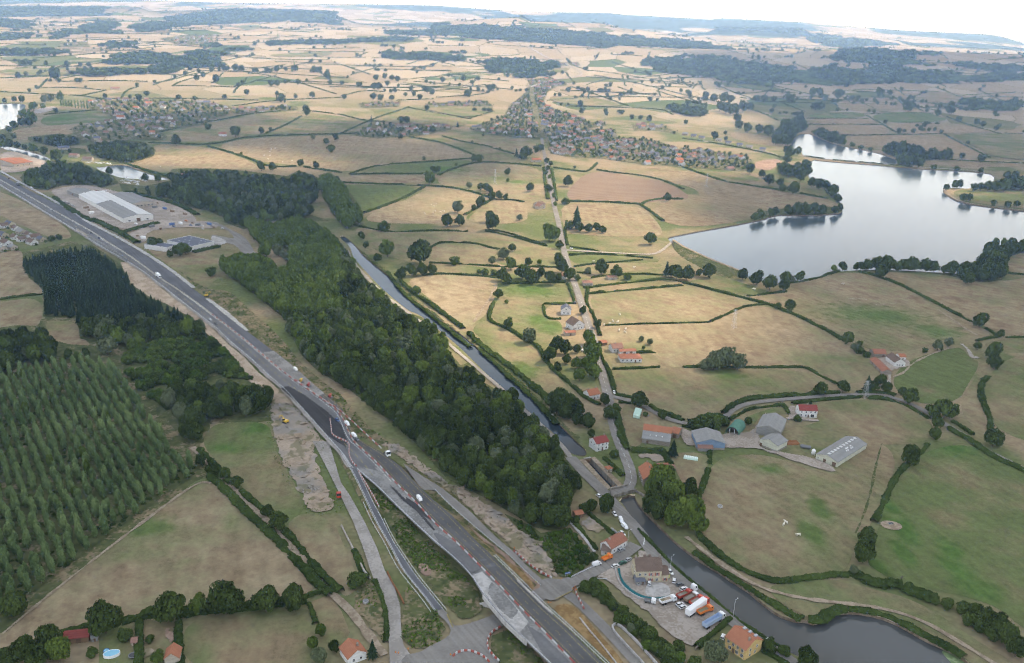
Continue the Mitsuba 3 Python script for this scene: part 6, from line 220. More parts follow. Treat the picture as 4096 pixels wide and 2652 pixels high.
for k, c in {"white": (0.78, 0.78, 0.77), "silver": (0.42, 0.43, 0.44), "grey": (0.16, 0.165, 0.17), "black": (0.03, 0.03, 0.033), "navy": (0.03, 0.045, 0.10), "blue": (0.07, 0.13, 0.30),
             "green": (0.03, 0.12, 0.085), "red": (0.42, 0.06, 0.04), "scarlet": (0.55, 0.07, 0.035), "orange": (0.70, 0.20, 0.035), "yellow": (0.66, 0.42, 0.04), "brown": (0.22, 0.15, 0.095),
             "barrier_red": (0.35, 0.095, 0.07), "barrier_white": (0.50, 0.49, 0.47), "lightblue": (0.36, 0.45, 0.58), "tan": (0.4, 0.33, 0.2), "skyblue": (0.25, 0.52, 0.66), "mint": (0.50, 0.66, 0.56), "hivis": (0.68, 0.70, 0.06), "skin": (0.45, 0.28, 0.2)}.items():
    paint(k, c)
paint("rubber", (0.025, 0.025, 0.025), 0.8); paint("glass", (0.02, 0.025, 0.03), 0.08); paint("shutter", (0.36, 0.05, 0.035), 0.5); paint("steel", (0.55, 0.56, 0.57), 0.5)
paint("pane", (0.035, 0.04, 0.05), 0.12); paint("frame", (0.7, 0.7, 0.68), 0.5); paint("timber_door", (0.14, 0.09, 0.06), 0.6)
scene["m_cow"] = diffuse((0.72, 0.68, 0.58)); scene["m_cloud"] = {"type": "principledthin", "base_color": {"type": "rgb", "value": [0.97, 0.97, 0.97]}, "roughness": 1.0, "diff_trans": 1.1, "spec_trans": 0.0}


def ripple(p, n, uv):
    return 0.55 * noise(p.x / 1.7, p.y / 1.1) + 0.45 * noise(p.x / 0.6, p.y / 0.5, 3.0)


def water(name, c, rough, h, spec=0.3):
    scene[name] = {"type": "bumpmap", "arbitrary": mikit.proc(ripple, 0.05), "scale": h,
                   "b": {"type": "principled", "base_color": {"type": "rgb", "value": c}, "roughness": rough, "specular": spec}}


water("m_lake", [0.05, 0.07, 0.085], 0.14, 0.03)
water("m_pool", [0.075, 0.08, 0.08], 0.07, 0.006, 0.3)
water("m_canal", [0.026, 0.038, 0.05], 0.06, 0.004, 0.24)

# ------------------------------------------------------------------ helpers
FAR = 2400.0


def hill_height(x, y):
    """Height of the land in metres: the valley floor is flat, the country behind it climbs and rolls."""
    x, y = np.asarray(x, float), np.asarray(y, float)
    d = np.maximum(y, 1.0)
    base = np.interp(d, [0, 2400, 2700, 3200, 3800, 4500, 5500, 7000, 9000, 15000, 40000], [0, 0, 7, 28, 58, 92, 122, 140, 150, 165, 165])
    p = np.stack([x / 1500.0, d / 1300.0, 0 * x], -1)
    base = base + (meshkit.fbm(p, 3, seed=5) - 0.5) * 70.0 * np.clip((d - 2600) / 2200, 0, 1)
    u, out = x / d, base
    for dist, wid, us, zs in RIDGES:
        z = np.interp(u, us, zs, left=0, right=0)
        out = out + np.maximum(0, z - base) * np.exp(-(((d - dist) / wid) ** 2))
    return out


COUNT = {}


def numbered(name):
    k = COUNT.get(name, 0)
    COUNT[name] = k + 1
    return name if k == 0 else f"{name}_{k:03d}"


def child(parent, name):
    return parent + "__" + numbered(parent + "__" + name)[len(parent) + 2:]


def put(key, mesh, m, smooth=False, to=None, uv=None):
    scene[key] = mikit.ply(mesh, m, smooth=smooth, uv=uv)
    if to is not None:
        scene[key]["to_world"] = to
    return key


def reuse(key, shape, to):
    scene[key] = {**shape, "to_world": to}


def tag(key, label=None, cat=None, group=None, kind=None):
    d = labels.setdefault(key, {})
    for a, b in (("label", label), ("category", cat), ("group", group), ("kind", kind)):
        if b:
            d[a] = b
    return key


def place(x, y, z=0.0, deg=0.0, s=1.0):
    return T().translate([float(x), float(y), float(z)]).rotate([0, 0, 1], float(deg)).scale(s)


def box(x0, x1, y0, y1, z0, z1):
    m = trimesh.creation.box((x1 - x0, y1 - y0, z1 - z0))
    m.apply_translation(((x0 + x1) / 2, (y0 + y1) / 2, (z0 + z1) / 2))
    return m


def cat(*ms):
    return trimesh.util.concatenate([m for m in ms])


def prism(pts, x0, x1):
    """Profile in (y, z), swept along x."""
    m = trimesh.creation.extrude_polygon(sg.Polygon(pts), x1 - x0, engine="earcut")
    v = np.array(m.vertices)
    m.vertices = np.stack([v[:, 2] + x0, v[:, 0], v[:, 1]], 1)
    if m.volume < 0:
        m.invert()
    return m


def tube(a, b, r, n=6, r2=None):
    a, b = np.asarray(a, float), np.asarray(b, float)
    z = (b - a) / np.linalg.norm(b - a)
    x = np.cross(z, [0, 0, 1] if abs(z[2]) < 0.9 else [1, 0, 0])
    x /= np.linalg.norm(x)
    y = np.cross(z, x)
    t = np.arange(n) * 2 * np.pi / n
    ring = np.cos(t)[:, None] * x + np.sin(t)[:, None] * y
    i = np.arange(n)
    f = np.vstack([np.stack([i, (i + 1) % n, (i + 1) % n + n], 1), np.stack([i, (i + 1) % n + n, i + n], 1), np.stack([i * 0 + n, i + n, (i + 1) % n + n], 1)[1:-1]])
    return trimesh.Trimesh(np.vstack([a + ring * r, b + ring * (r2 or r)]), f, process=False)


def flat(poly, z=0.0, size=None, height=None):
    """A polygon (shapely, holes kept) as a flat sheet facing up, cut small enough to follow the land."""
    vs, fs, at = [], [], 0
    for g in getattr(poly, "geoms", [poly]):
        if g.is_empty or g.geom_type != "Polygon" or g.area < 0.01:
            continue
        v, f = trimesh.creation.triangulate_polygon(g, engine="earcut")
        vs.append(np.asarray(v)); fs.append(np.asarray(f) + at); at += len(v)
    v, f = np.vstack(vs), np.vstack(fs)
    v = np.column_stack([v, np.zeros(len(v))])
    c = np.cross(v[f[:, 1]] - v[f[:, 0]], v[f[:, 2]] - v[f[:, 0]])[:, 2]
    f = np.where((c < 0)[:, None], f[:, ::-1], f)
    if size:
        v, f = trimesh.remesh.subdivide_to_size(v, f, size, max_iter=12)
    v[:, 2] = z + (height(v[:, 0], v[:, 1]) if height else 0)
    return trimesh.Trimesh(v, f, process=False)


def chaikin(p, n=2, closed=False):
    p = np.asarray(p, float)
    for _ in range(n):
        q = np.vstack([p, p[:1]]) if closed else p
        a, b = q[:-1] * 0.75 + q[1:] * 0.25, q[:-1] * 0.25 + q[1:] * 0.75
        r = np.empty((2 * len(a), p.shape[1])); r[0::2], r[1::2] = a, b
        p = r if closed else np.vstack([q[:1], r, q[-1:]])
    return p


def resample(p, step=None, n=None):
    p = np.asarray(p, float)
    d = np.concatenate([[0], np.cumsum(np.linalg.norm(np.diff(p[:, :2], axis=0), axis=1))])
    t = np.linspace(0, d[-1], n or max(2, int(round(d[-1] / step)) + 1))
    return np.stack([np.interp(t, d, p[:, k]) for k in range(p.shape[1])], 1)


def normals2(p):
    t = np.gradient(p[:, :2], axis=0)
    t /= np.linalg.norm(t, axis=1, keepdims=True) + 1e-9
    return np.stack([-t[:, 1], t[:, 0]], 1)


def strip(l, r, n=160, dz=0.0, smooth=True):
    a, b = resample(l, n=n), resample(r, n=n)
    if a.shape[1] == 2:
        a, b = np.column_stack([a, np.zeros(n)]), np.column_stack([b, np.zeros(n)])
    v = np.vstack([a, b]) + [0, 0, dz]
    i = np.arange(n - 1)
    f = np.vstack([np.stack([i, i + n, i + 1], 1), np.stack([i + 1, i + n, i + n + 1], 1)])
    c = np.cross(v[f[:, 1]] - v[f[:, 0]], v[f[:, 2]] - v[f[:, 0]])[:, 2].sum()
    return trimesh.Trimesh(v, f if c > 0 else f[:, ::-1], process=False)


def band(p, w, step=4.0, dz=0.0, off=0.0, ht=None, jit=0.0):
    """A strip of width w along a line."""
    q = resample(chaikin(p), step)
    n = normals2(q)
    z = q[:, 2] if q.shape[1] > 2 else np.zeros(len(q))
    if ht:
        z = z + ht(q[:, 0], q[:, 1])
    ww = w / 2 * np.ones(len(q)) + jit * (meshkit.noise(np.column_stack([q[:, :2] / 5, np.zeros(len(q))])) - 0.5)
    l, r = q[:, :2] + n * (off + ww)[:, None], q[:, :2] + n * (off - ww)[:, None]
    return strip(np.column_stack([l, z]), np.column_stack([r, z]), len(q), dz)


def wallband(p, w, h, z0=0.0, step=6.0):
    """A wall or rail of width w and height h that follows a line."""
    q = resample(p, step)
    n = normals2(q)
    z = (q[:, 2] if q.shape[1] > 2 else np.zeros(len(q))) + z0
    a, b, k = q[:, :2] + n * w / 2, q[:, :2] - n * w / 2, len(q)
    v = np.vstack([np.column_stack([a, z]), np.column_stack([a, z + h]), np.column_stack([b, z + h]), np.column_stack([b, z])])
    i = np.arange(k - 1)
    f = np.vstack([np.vstack([np.stack([i + s * k, i + s * k + 1, i + (s + 1) * k], 1), np.stack([i + s * k + 1, i + (s + 1) * k + 1, i + (s + 1) * k], 1)]) for s in range(3)] +
                  [[[0, k, 2 * k], [0, 2 * k, 3 * k], [k - 1, 3 * k - 1, 2 * k - 1], [k - 1, 4 * k - 1, 3 * k - 1]]])
    m = trimesh.Trimesh(v, f, process=False)
    return m


def poly(pts, smooth=1, grow=0.0):
    g = sg.Polygon(chaikin(pts, smooth, True) if smooth else pts).buffer(0)
    return g.buffer(grow) if grow else g


# where things are, for telling them apart in words
MARKS = {"the lake dam": (225, 920), "the causeway": (700, 1700), "the wooded lake tip": (880, 1500), "the canal lock": (86, 440), "the blue barn": (130, 497),
         "the green tunnel shed": (160, 525), "the white farmhouse": (196, 545), "the brown roofed inn": (42, 354), "the yellow house": (88, 308), "the highway overbridge": (-12, 345),
         "the flat roofed depot": (-245, 915), "the long white warehouse": (-445, 1120), "the red roofed depot": (-900, 1370), "the canal basin": (-590, 1350), "the left hand lake": (-1150, 1900),
         "the poplar plantation": (-240, 450), "the garden pool": (-130, 287), "the village main street": (130, 2150), "the lone canal boat": (14, 560), "the slate roofed house": (37, 744), "the steep brown house": (45, 702),
         "the twin red houses": (78, 645), "the long red stable": (262, 660), "the long grey barn": (222, 500), "the bungalow by the road": (55, 837), "the conifer wood": (-350, 720), "the dam gatehouse": (190, 905),
         "the lake inlet": (640, 2250), "the middle hamlet": (-250, 1700), "the left hand village": (-700, 1900), "the far dry hills": (-200, 4000), "the right hand woods": (1700, 3900)}
ORD = ["", "second ", "third ", "fourth ", "fifth ", "sixth ", "seventh ", "eighth ", "ninth ", "tenth ", "eleventh ", "twelfth ", "thirteenth ", "fourteenth ", "fifteenth ", "sixteenth ", "seventeenth ", "eighteenth ", "nineteenth ", "twentieth "]


def label_by_marks(items, noun):
    """items: {key: (x, y, look)}: each is told apart by its rank in closeness to the nearest mark."""
    near = {}
    for k, (x, y, look) in items.items():
        m = min(MARKS, key=lambda q: math.hypot(MARKS[q][0] - x, MARKS[q][1] - y) / (300 + 0.5 * math.hypot(*MARKS[q])))
        near.setdefault(m, []).append((math.hypot(MARKS[m][0] - x, MARKS[m][1] - y), k, look))
    for m, q in near.items():
        for i, (_, k, look) in enumerate(sorted(q)):
            labels[k]["label"] = f"{look}, {ORD[i] if i < len(ORD) else str(i + 1) + 'th '}nearest {noun} to {m}"

# ------------------------------------------------------------------ land and water
WATERS = {k: poly(v, 1) for k, v in dict(lake=LAKE, inlet=NLAKE, west=WLAKE, canal=CANAL, pool=POOL, basin=BASIN, cut=CUT).items()}
LOCKP = sg.Polygon(LOCK).buffer(0)
ALLWATER = shapely.union_all(list(WATERS.values()) + [LOCKP])
near_land = sg.box(-4200, -700, 4200, FAR).difference(ALLWATER)
gv = flat(near_land)
ys = np.geomspace(FAR, 36000, 150)
us = np.linspace(-1.75, 1.75, 260)
gx, gy = us[None, :] * ys[:, None], np.repeat(ys[:, None], len(us), 1)
gz = hill_height(gx, gy)
gz[0] = 0
idx = np.arange(gx.size).reshape(gx.shape)
a, b_, c_, d_ = idx[:-1, :-1].ravel(), idx[:-1, 1:].ravel(), idx[1:, 1:].ravel(), idx[1:, :-1].ravel()
far_land = trimesh.Trimesh(np.stack([gx.ravel(), gy.ravel(), gz.ravel()], 1), np.vstack([np.stack([a, b_, c_], 1), np.stack([a, c_, d_], 1)]), process=False)
far_land.merge_vertices()
ground = cat(gv, far_land)
put("ground", ground, "m_ground", smooth=40)
tag("ground", "dry rolling farmland reaching to the hazy horizon", kind="structure")


def bank(p, top=0.0, bottom=-2.2):
    ms = []
    for g in getattr(p, "geoms", [p]):
        q = np.array(g.exterior.coords)
        ms.append(wallband(q, 0.02, top - bottom, bottom, step=5))
    return cat(*ms)


WL = {"lake": ("m_lake", -1.0, "lake", "broad pale reservoir with a wooded shore behind the dam"), "inlet": ("m_lake", -0.8, "lake_inlet", "narrow upper end of the lake behind the causeway"),
      "west": ("m_lake", -1.0, "west_lake", "pale lake cut off by the left edge of the photo"), "canal": ("m_canal", -0.6, "canal", "straight blue canal reach above the lock"),
      "pool": ("m_pool", -1.4, "canal_pool", "dark canal reach below the lock widening into a grey pool"), "basin": ("m_lake", -0.6, "canal_basin", "canal basin with moored boats beside the dark copse"),
      "cut": ("m_lake", -0.6, "canal_cut", "short shining canal reach behind the red roofed depot")}
banks = []
for k, (m, z, name, lab) in WL.items():
    put(name, flat(WATERS[k].buffer(0.01), z), m)
    tag(name, lab, kind="structure")
    banks.append(bank(WATERS[k]))
put("water_bank", cat(*banks), "m_bed"); tag("water_bank", "earth banks along the water", kind="structure")
put("canal_lock__chamber_wall", bank(LOCKP, 0.3, -5.0), "m_stone"); put("canal_lock__water", flat(LOCKP, -3.6), "m_canal")
for k in ("lock_l", "lock_r"):
    put(child("canal_lock", "coping"), flat(sg.Polygon(P[k]).buffer(0.2), 0.32), "m_path")
lk = np.array(LOCK)
for i, (p0, p1) in enumerate(((lk[0], lk[1]), (lk[3], lk[2]))):
    o = (lk[2] - lk[1]) / np.linalg.norm(lk[2] - lk[1]) * (1.5 if i == 0 else -1.5)
    mid_ = (p0 + p1) / 2 + o * 1.6
    for q in (p0, p1):
        put(child("canal_lock", "gate"), wallband(np.array([q + o * 0.2, mid_]), 0.4, 4.6 if i else 1.6, -4.0 if i else -1.0), "m_timber")
    put(child("canal_lock", "footbridge"), wallband(np.array([p0, p1]), 1.0, 0.25, 0.6), "m_concrete")
tag("canal_lock", "narrow dark stone lock chamber between the white lock house and the humped bridge", "canal lock")
algae = sg.Polygon([(q[0], q[1]) for q in ALGAE]).buffer(0)
put("pond_weed", flat(algae.intersection(WATERS["pool"]), -1.36), "m_algae"); tag("pond_weed", "pale green floating weed in the bottom right pool", kind="stuff")

# ------------------------------------------------------------------ fields
NAMES = {"meadow": "meadow", "pasture": "pasture", "lawn": "lawn", "garden": "lawn", "rough": "rough_grass", "verge": "verge", "allotment": "vegetable_plot", "ploughland": "plough_field"}
for i, (nm, g, l, p) in enumerate(FIELDS):
    q = poly(p, 2 if nm not in ("lawn", "allotment") else 0).difference(ALLWATER.buffer(0.4))
    far = q.centroid.y > FAR or q.bounds[3] > FAR
    m = flat(q, (1.3 if far else 0.05) + i * 0.005, 90 if far else None, hill_height if far else None)
    key = numbered(NAMES[nm])
    put(key, m, {"ploughland": "m_plough", "verge": "m_verge"}.get(nm, "m_meadow"), uv=np.tile([g / 100, l / 100], (len(m.vertices), 1)))
    tag(key, kind="structure")


def rough_edge(g, amp):
    q = np.array(g.segmentize(1.5).exterior.coords)[:-1]
    k = np.column_stack([q / 4.0, 0 * q[:, 0]])
    return sg.Polygon(q + amp * np.column_stack([meshkit.fbm(k, 3, 1) - .5, meshkit.fbm(k, 3, 2) - .5])).buffer(0)


def sheet(name, pts, m, z, lab=None, smooth=1, size=None, uv=None):
    mm = flat((rough_edge(poly(pts, smooth), 2.5 if m == "m_gravel" else 4.5) if m in ("m_dirt", "m_gravel", "m_verge", "m_pink") else poly(pts, smooth)).difference(ALLWATER.buffer(0.2)), z, size)
    key = numbered(name)
    put(key, mm, m, uv=None if uv is None else np.tile(uv, (len(mm.vertices), 1)))
    return tag(key, lab, kind="structure")


sheet("verge", P["leftfill"], "m_verge", 0.03, "rough weedy ground round plantation and scrub", uv=(0.75, .4), smooth=0)
sheet("verge", P["dirt_bank"], "m_dirt", 0.52, "bare earth bank beside the slip road")
for k, g in (("ditch", 0.75), ("ditch2", 0.85), ("isle", 0.62), ("lawn_l", 0.42)):
    sheet("verge", P[k], "m_verge", 0.50, "rough weedy grass beside the highway", uv=(g, 0.4))
sheet("verge", P["dry_verge"], "m_drygrass", 0.62, "yellow dry grass strip beside the guard rail"); sheet("verge", P["dry_verge2"], "m_drygrass", 0.62, "yellow dry grass wedge between highway and new slip road")
sheet("verge", P["pink_strip"], "m_pink", 0.58, "strip of reddish bare soil between highway and slip road")
sheet("verge", P["verge_canal"], "m_verge", 0.5, "bright weedy grass along the canal bank", uv=(0.85, .4))
sheet("meadow", P["cl_A"], "m_verge", 0.5, "green clearing in the copse", uv=(0.95, .4))
for k, m, z, lab in (("depot_yard", "m_gravel", .55, "pale yard round the long white warehouse"), ("depot_yard2", "m_gravel", .56, "gravel storage yard beside the depot hedge"), ("depot_lane", "m_lane", .58, "grey access lane behind the flat roofed depot"),
                     ("depot_pad", "m_concrete", .60, "concrete pad beside the flat roofed depot"), ("red_yard", "m_gravel", .55, "gravel yard round the red roofed depot"), ("farm_yard", "m_gravel", .55, "pale gravel farm yard between the barns"),
                     ("farm_house_yard", "m_gravel", .56, "gravel court round the white farmhouse"), ("fyard", "m_gravel", .55, "pale court of the farm with the long red shed"), ("inn_yard", "m_concrete", .72, "white concrete terrace below the inn"),
                     ("garden1", "m_dirt", .5, "bare vegetable garden behind the white roadside house"), ("garden2", "m_dirt", .5, "bare vegetable garden behind the old red roofed house"), ("gplot1", "m_pink", .6, "bare gravel strip in the garden"),
                     ("gplot2", "m_dirt", .6, "bare patch in the garden"), ("barren1", "m_pink", 30, None), ("quarry", "m_pink", .55, "bare building ground at the end of the east village"), ("beach", "m_track", .55, "pale sandy beach by the left hand lake"),
                     ("work_area", "m_dirt", .48, "churned up earth of the road works"), ("parking", "m_gravel", .60, "gravel lorry park beside the canal")):
    if z < 5:
        sheet("yard" if "garden" not in k else "vegetable_plot", P[k], m, z, lab)

# ------------------------------------------------------------------ roads
hw = {k: np.array(v) for k, v in HW.items()}


def road(key, mesh, m, lab):
    put(key, mesh, m, smooth=30)
    tag(key, lab, kind="structure")


def line_mark(p, w, dz, m, dash=None, off=0.0, lab="white road line"):
    q = resample(p, 0.5)
    segs, n = [], len(q)
    if dash:
        a_, b__ = int(dash[0] * 2), int(dash[1] * 2)
        segs = [q[i:i + a_ + 1] for i in range(0, n - a_, a_ + b__)]
        segs = [s[[0, len(s) // 2, -1]] for s in segs]
    else:
        segs = [resample(q, 6.0)]
    put(numbered("road_marking"), cat(*[band(s, w, 3.0, dz, off) for s in segs if len(s) > 1]), m)
    tag(f"road_marking_{COUNT['road_marking'] - 1:03d}" if COUNT["road_marking"] > 1 else "road_marking", lab, kind="structure")


med = hw["med"]
ns = int(np.argmin(np.linalg.norm(med[:, :2] - np.array(hw["old_left"][0][:2]), axis=1))) + 1
road("highway", strip(med, hw["right"], 220, 0.02), "m_new", "new dark carriageway of the highway under construction")
road("highway_001", strip(hw["left"], med[:ns + 1], 200, 0.0), "m_asphalt", "grey older carriageway of the highway carrying traffic")
road("highway_002", strip(hw["old_left"], med[ns - 1:], 120, 0.03), "m_planed", "planed pale carriageway stripped for resurfacing")
nl = int(np.argmin(np.linalg.norm(med[:, :2] - np.array(DARKS), axis=1)))
road("highway_003", strip(med[nl:], hw["right"][int(np.argmin(np.linalg.norm(hw["right"][:, :2] - np.array(DARKS), axis=1))):], 120, 0.05), "m_live", "dark two way carriageway with yellow lines on the overbridge")
road("highway_004", flat(sg.Polygon(P["dark_wedge"]), 1.75), "m_dark", "fresh black asphalt wedge where the exit ramp leaves")
road("highway_005", strip(hw["slab_l"], hw["slab_r"], 40, 0.09), "m_planed", "pale concrete section without asphalt yet")
for k in ("patch1", "patch2", "patch3", "patch4"):
    q = np.array(P[k])
    zz_ = np.array([med[np.argmin(np.linalg.norm(med[:, :2] - a, axis=1)), 2] for a in q])
    mm = flat(sg.Polygon(q), 0)
    mm.vertices[:, 2] = [med[np.argmin(np.linalg.norm(med[:, :2] - a[:2], axis=1)), 2] + 0.09 for a in mm.vertices]
    road(numbered("road_patch"), mm, "m_concrete" if k == "patch4" else "m_dark" if k == "patch1" else "m_asphalt", "patch on the stripped carriageway")
road("exit_ramp", strip(hw["ramp_l"], hw["ramp_r"], 120, 0.06), "m_new", "narrow dark exit ramp curving down to the lower junction")
road("slip_road", strip(hw["slip_l"], hw["slip_r"], 100, 0.12), "m_lane", "grey slip road climbing to the highway beside the earth bank")
road("slip_road_001", band(hw["on2"], 5.2, 4, 0.1), "m_lane", "slip road leaving the junction beside the white trench walls")
road("shoulder", band(hw["shoulder"], 4.0, 6, 0.12, jit=1.0), "m_concrete", "pale concrete shoulder along the new carriageway")
road("shoulder_001", band(hw["shoulder2"], 3.6, 6, 0.14, jit=1.5), "m_concrete", "pale shoulder by the earthworks")
road("shoulder_002", band(hw["left"], 2.2, 6, 0.08, off=-0.6, jit=1.4), "m_haul", "gravel shoulder along the left side of the highway")
road("central_reservation", band(med[:int(nl)], 1.8, 6, 0.12), "m_track", "pale strip between the two carriageways")


def skirt(p, side, slope, m, lab, ground_z=0.3):
    q = resample(p, 4.0)
    n = normals2(q) * side
    o = q[:, :2] + n * np.maximum(q[:, 2] - ground_z, 0.3)[:, None] * slope
    put(numbered("embankment"), strip(q, np.column_stack([o, np.full(len(q), ground_z)]), len(q)), m, uv=np.tile([0.6, 0.4], (2 * len(q), 1)))
    tag(f"embankment_{COUNT['embankment'] - 1:03d}" if COUNT["embankment"] > 1 else "embankment", lab, kind="structure")


def side_of(p, q):
    """+1 when the line q lies to the left of p."""
    return 1.0 if np.mean(normals2(resample(p, 20))[3:8] @ (np.mean(q, 0)[:2] - np.mean(p, 0)[:2])) > 0 else -1.0


BRIDGE_W, BRIDGE_E = np.array(LINES["abutW"]), np.array(LINES["whiteE"])
cutw = lambda line, gap: [s for s in np.split(line, np.nonzero(gap)[0]) if len(s) > 2]
under = np.array(P["under_road"])
for nm_, other, sl in (("right", hw["med"], 1.35), ("old_left", hw["med"], 1.35), ("left", hw["med"], 2.0), ("ramp_l", hw["ramp_r"], 2.0), ("ramp_r", hw["ramp_l"], 1.6), ("slip_r", hw["slip_l"], 2.0), ("slip_l", hw["slip_r"], 1.2)):
    line = resample(hw[nm_], 3.0)
    d = np.array([sg.LineString(under).distance(sg.Point(a[:2])) for a in line])
    run = []
    for a, dd in zip(line, d):
        if dd > 6.0 or nm_ not in ("right", "old_left"):
            run.append(a)
        else:
            if len(run) > 3:
                skirt(np.array(run), -side_of(hw[nm_], other), sl, "m_verge", "grassy slope of the highway embankment")
            run = []
    if len(run) > 3:
        skirt(np.array(run), -side_of(hw[nm_], other), sl, "m_verge", "grassy slope of the highway embankment")
road("village_road", band(P["village_road"], 6.6, 6, 0.60), "m_lane", "straight grey road from the lock bridge to the village")
road("village_street", band(P["far_road"], 8.0, 20, 2.0, ht=hill_height), "m_track", "pale road climbing through and beyond the village")
road("farm_lane", band(P["farm_lane"], 4.6, 5, 0.62), "m_lane", "narrow grey lane curving past the farm")
road("dam_track", band(P["dam_track"], 4.5, 5, 0.6, jit=2), "m_track", "pale track from the main road to the dam")
road("quay_road", band(P["quay_road"], 7.0, 5, 0.64), "m_lane", "grey quay road between lorry park and canal")
road("quay_road_001", band(P["east_road"], 7.5, 4, 0.68), "m_lane", "grey road joining the junction and the quay")
road("towpath", band(P["towpath"], 3.0, 5, 0.6, jit=1.2), "m_haul", "grey towpath between canal and wood")
road("canal_path", band(P["tow2"], 2.6, 5, 0.62, jit=2.0), "m_path", "worn footpath along the right canal bank")
road("farm_track", band(P["dirt_track"], 3.6, 4, 0.6, jit=1.6), "m_path", "sandy farm track between two hedges")
road("haul_road", strip(P["haul_l"], P["haul_r"], 80, 0.66), "m_haul", "broad pale gravel haul road of the road works")
road("haul_road_001", strip(P["sand_l"], P["sand_r"], 100, 0.6), "m_sand", "sandy strip along the left edge of the highway")
junction = poly(P["junction_w"], 1)
road("junction", flat(junction, 0.70), "m_lane", "grey road junction west of the overbridge")
road("junction_001", flat(poly(P["junction_e"], 1), 0.72), "m_lane", "grey road junction east of the overbridge")
road("west_road", band(P["west_road"], 7.0, 4, 0.74, jit=1.5), "m_lane", "darker lane through the lower junction"); road("under_road", band(P["under_road"], 8.0, 4, 0.66), "m_lane", "road passing under the overbridge")
road("garden_path", band(P["path1"], 1.6, 3, 0.6), "m_concrete", "pale concrete path beside the garden"); road("field_track", band(P["lane_f"], 3, 4, 0.6, jit=2), "m_track", "pale track above the green meadow")
road("field_track_001", band(P["lane_f2"], 2.6, 4, 0.6, jit=1), "m_track", "track from the lane to the farm with the long red shed"); road("causeway", band(P["cause"], 9, 8, 0.7), "m_stone", "stone causeway across the upper lake")
road("street", band(P["street2"], 6, 10, 0.7), "m_track", "pale street along the row of white houses"); road("shore_path", band(P["isl_shore"], 5, 8, 0.5), "m_path", "bare shore round the wooded tip of land")
q = resample(np.array(P["dam"]), 6.0)
foot = resample(np.array(P["dam_foot"]), n=len(q))
put("dam", strip(np.column_stack([q, np.full(len(q), 3.2)]), np.column_stack([foot, np.full(len(q), .1)]), len(q)), "m_verge", uv=np.tile([.95, .4], (2 * len(q), 1))); tag("dam", "grassy earth dam holding back the lake", kind="structure")
put("dam_001", wallband(np.column_stack([q, 0 * q[:, 0]]), 3.0, 3.6, -0.3), "m_path"); tag("dam_001", "path and wall along the dam crest", kind="structure")
# markings
for o in (-0.33, 0.33):
    a_ = resample(med[nl:], n=90); b__ = resample(hw["right"][int(np.argmin(np.linalg.norm(hw["right"][:, :2] - np.array(DARKS), axis=1))):], n=90)
    line_mark(a_ * (0.5 - o) + b__ * (0.5 + o), 0.2, 0.09, "m_yellow_line", lab="yellow temporary lane line on the live carriageway")
a_, b__ = resample(med[nl:], n=90), resample(hw["right"][int(np.argmin(np.linalg.norm(hw["right"][:, :2] - np.array(DARKS), axis=1))):], n=90)
line_mark(a_ * 0.52 + b__ * 0.48, 0.16, 0.09, "m_yellow_line", (4, 4), lab="yellow centre line on the live carriageway")
a_, b__ = resample(hw["left"], n=120), resample(med[:ns + 1], n=120)
line_mark(a_ * 0.5 + b__ * 0.5, 0.25, 0.06, "m_yellow_line", (5, 3), lab="yellow dashed centre line of the older carriageway")
line_mark(a_ * 0.93 + b__ * 0.07, 0.25, 0.06, "m_white_line", lab="white edge line of the older carriageway"); line_mark(a_ * 0.1 + b__ * 0.9, 0.25, 0.06, "m_white_line", lab="white inner line of the older carriageway")
vr = resample(chaikin(np.array(P["village_road"])), 2.0)
line_mark(np.column_stack([vr, 0 * vr[:, 0]])[:260], 0.22, 0.66, "m_white_line", (4, 3), lab="white dashes along the village road")
a_, b__ = resample(hw["ramp_l"], n=80), resample(hw["ramp_r"], n=80)
line_mark(a_ * 0.9 + b__ * 0.1, 0.22, 0.12, "m_white_line", lab="white edge line of the exit ramp"); line_mark(a_ * 0.1 + b__ * 0.9, 0.22, 0.12, "m_white_line", lab="white edge line of the exit ramp")
line_mark(np.array(LINES["yellowX"]), 0.35, 0.8, "m_yellow_line", lab="yellow stop line at the east junction"); line_mark(np.array(LINES["yellowW"]), 0.35, 0.82, "m_yellow_line", lab="yellow edge line at the west junction")
line_mark(np.array(LINES["arrow"]), 0.5, 0.72, "m_white_line", lab="white mark on the quay road")

for i, (k, w_, m_) in enumerate((("w1", 1.1, "m_verge"), ("w2", 2.2, "m_path"), ("w3", 2.4, "m_path"), ("w5", 2.6, "m_path"), ("w6", 2.0, "m_path"), ("w7", 1.3, "m_path"), ("w8", 1.6, "m_path"))):
    bm = band(P[k], w_, 2.5, 0.42, jit=w_ * 0.9)
    put(numbered("worn_path"), bm, m_, uv=np.tile([.9, .4], (len(bm.vertices), 1))); tag("worn_path" if i == 0 else f"worn_path_{i:03d}", "worn track or ditch line in the pasture", kind="structure")

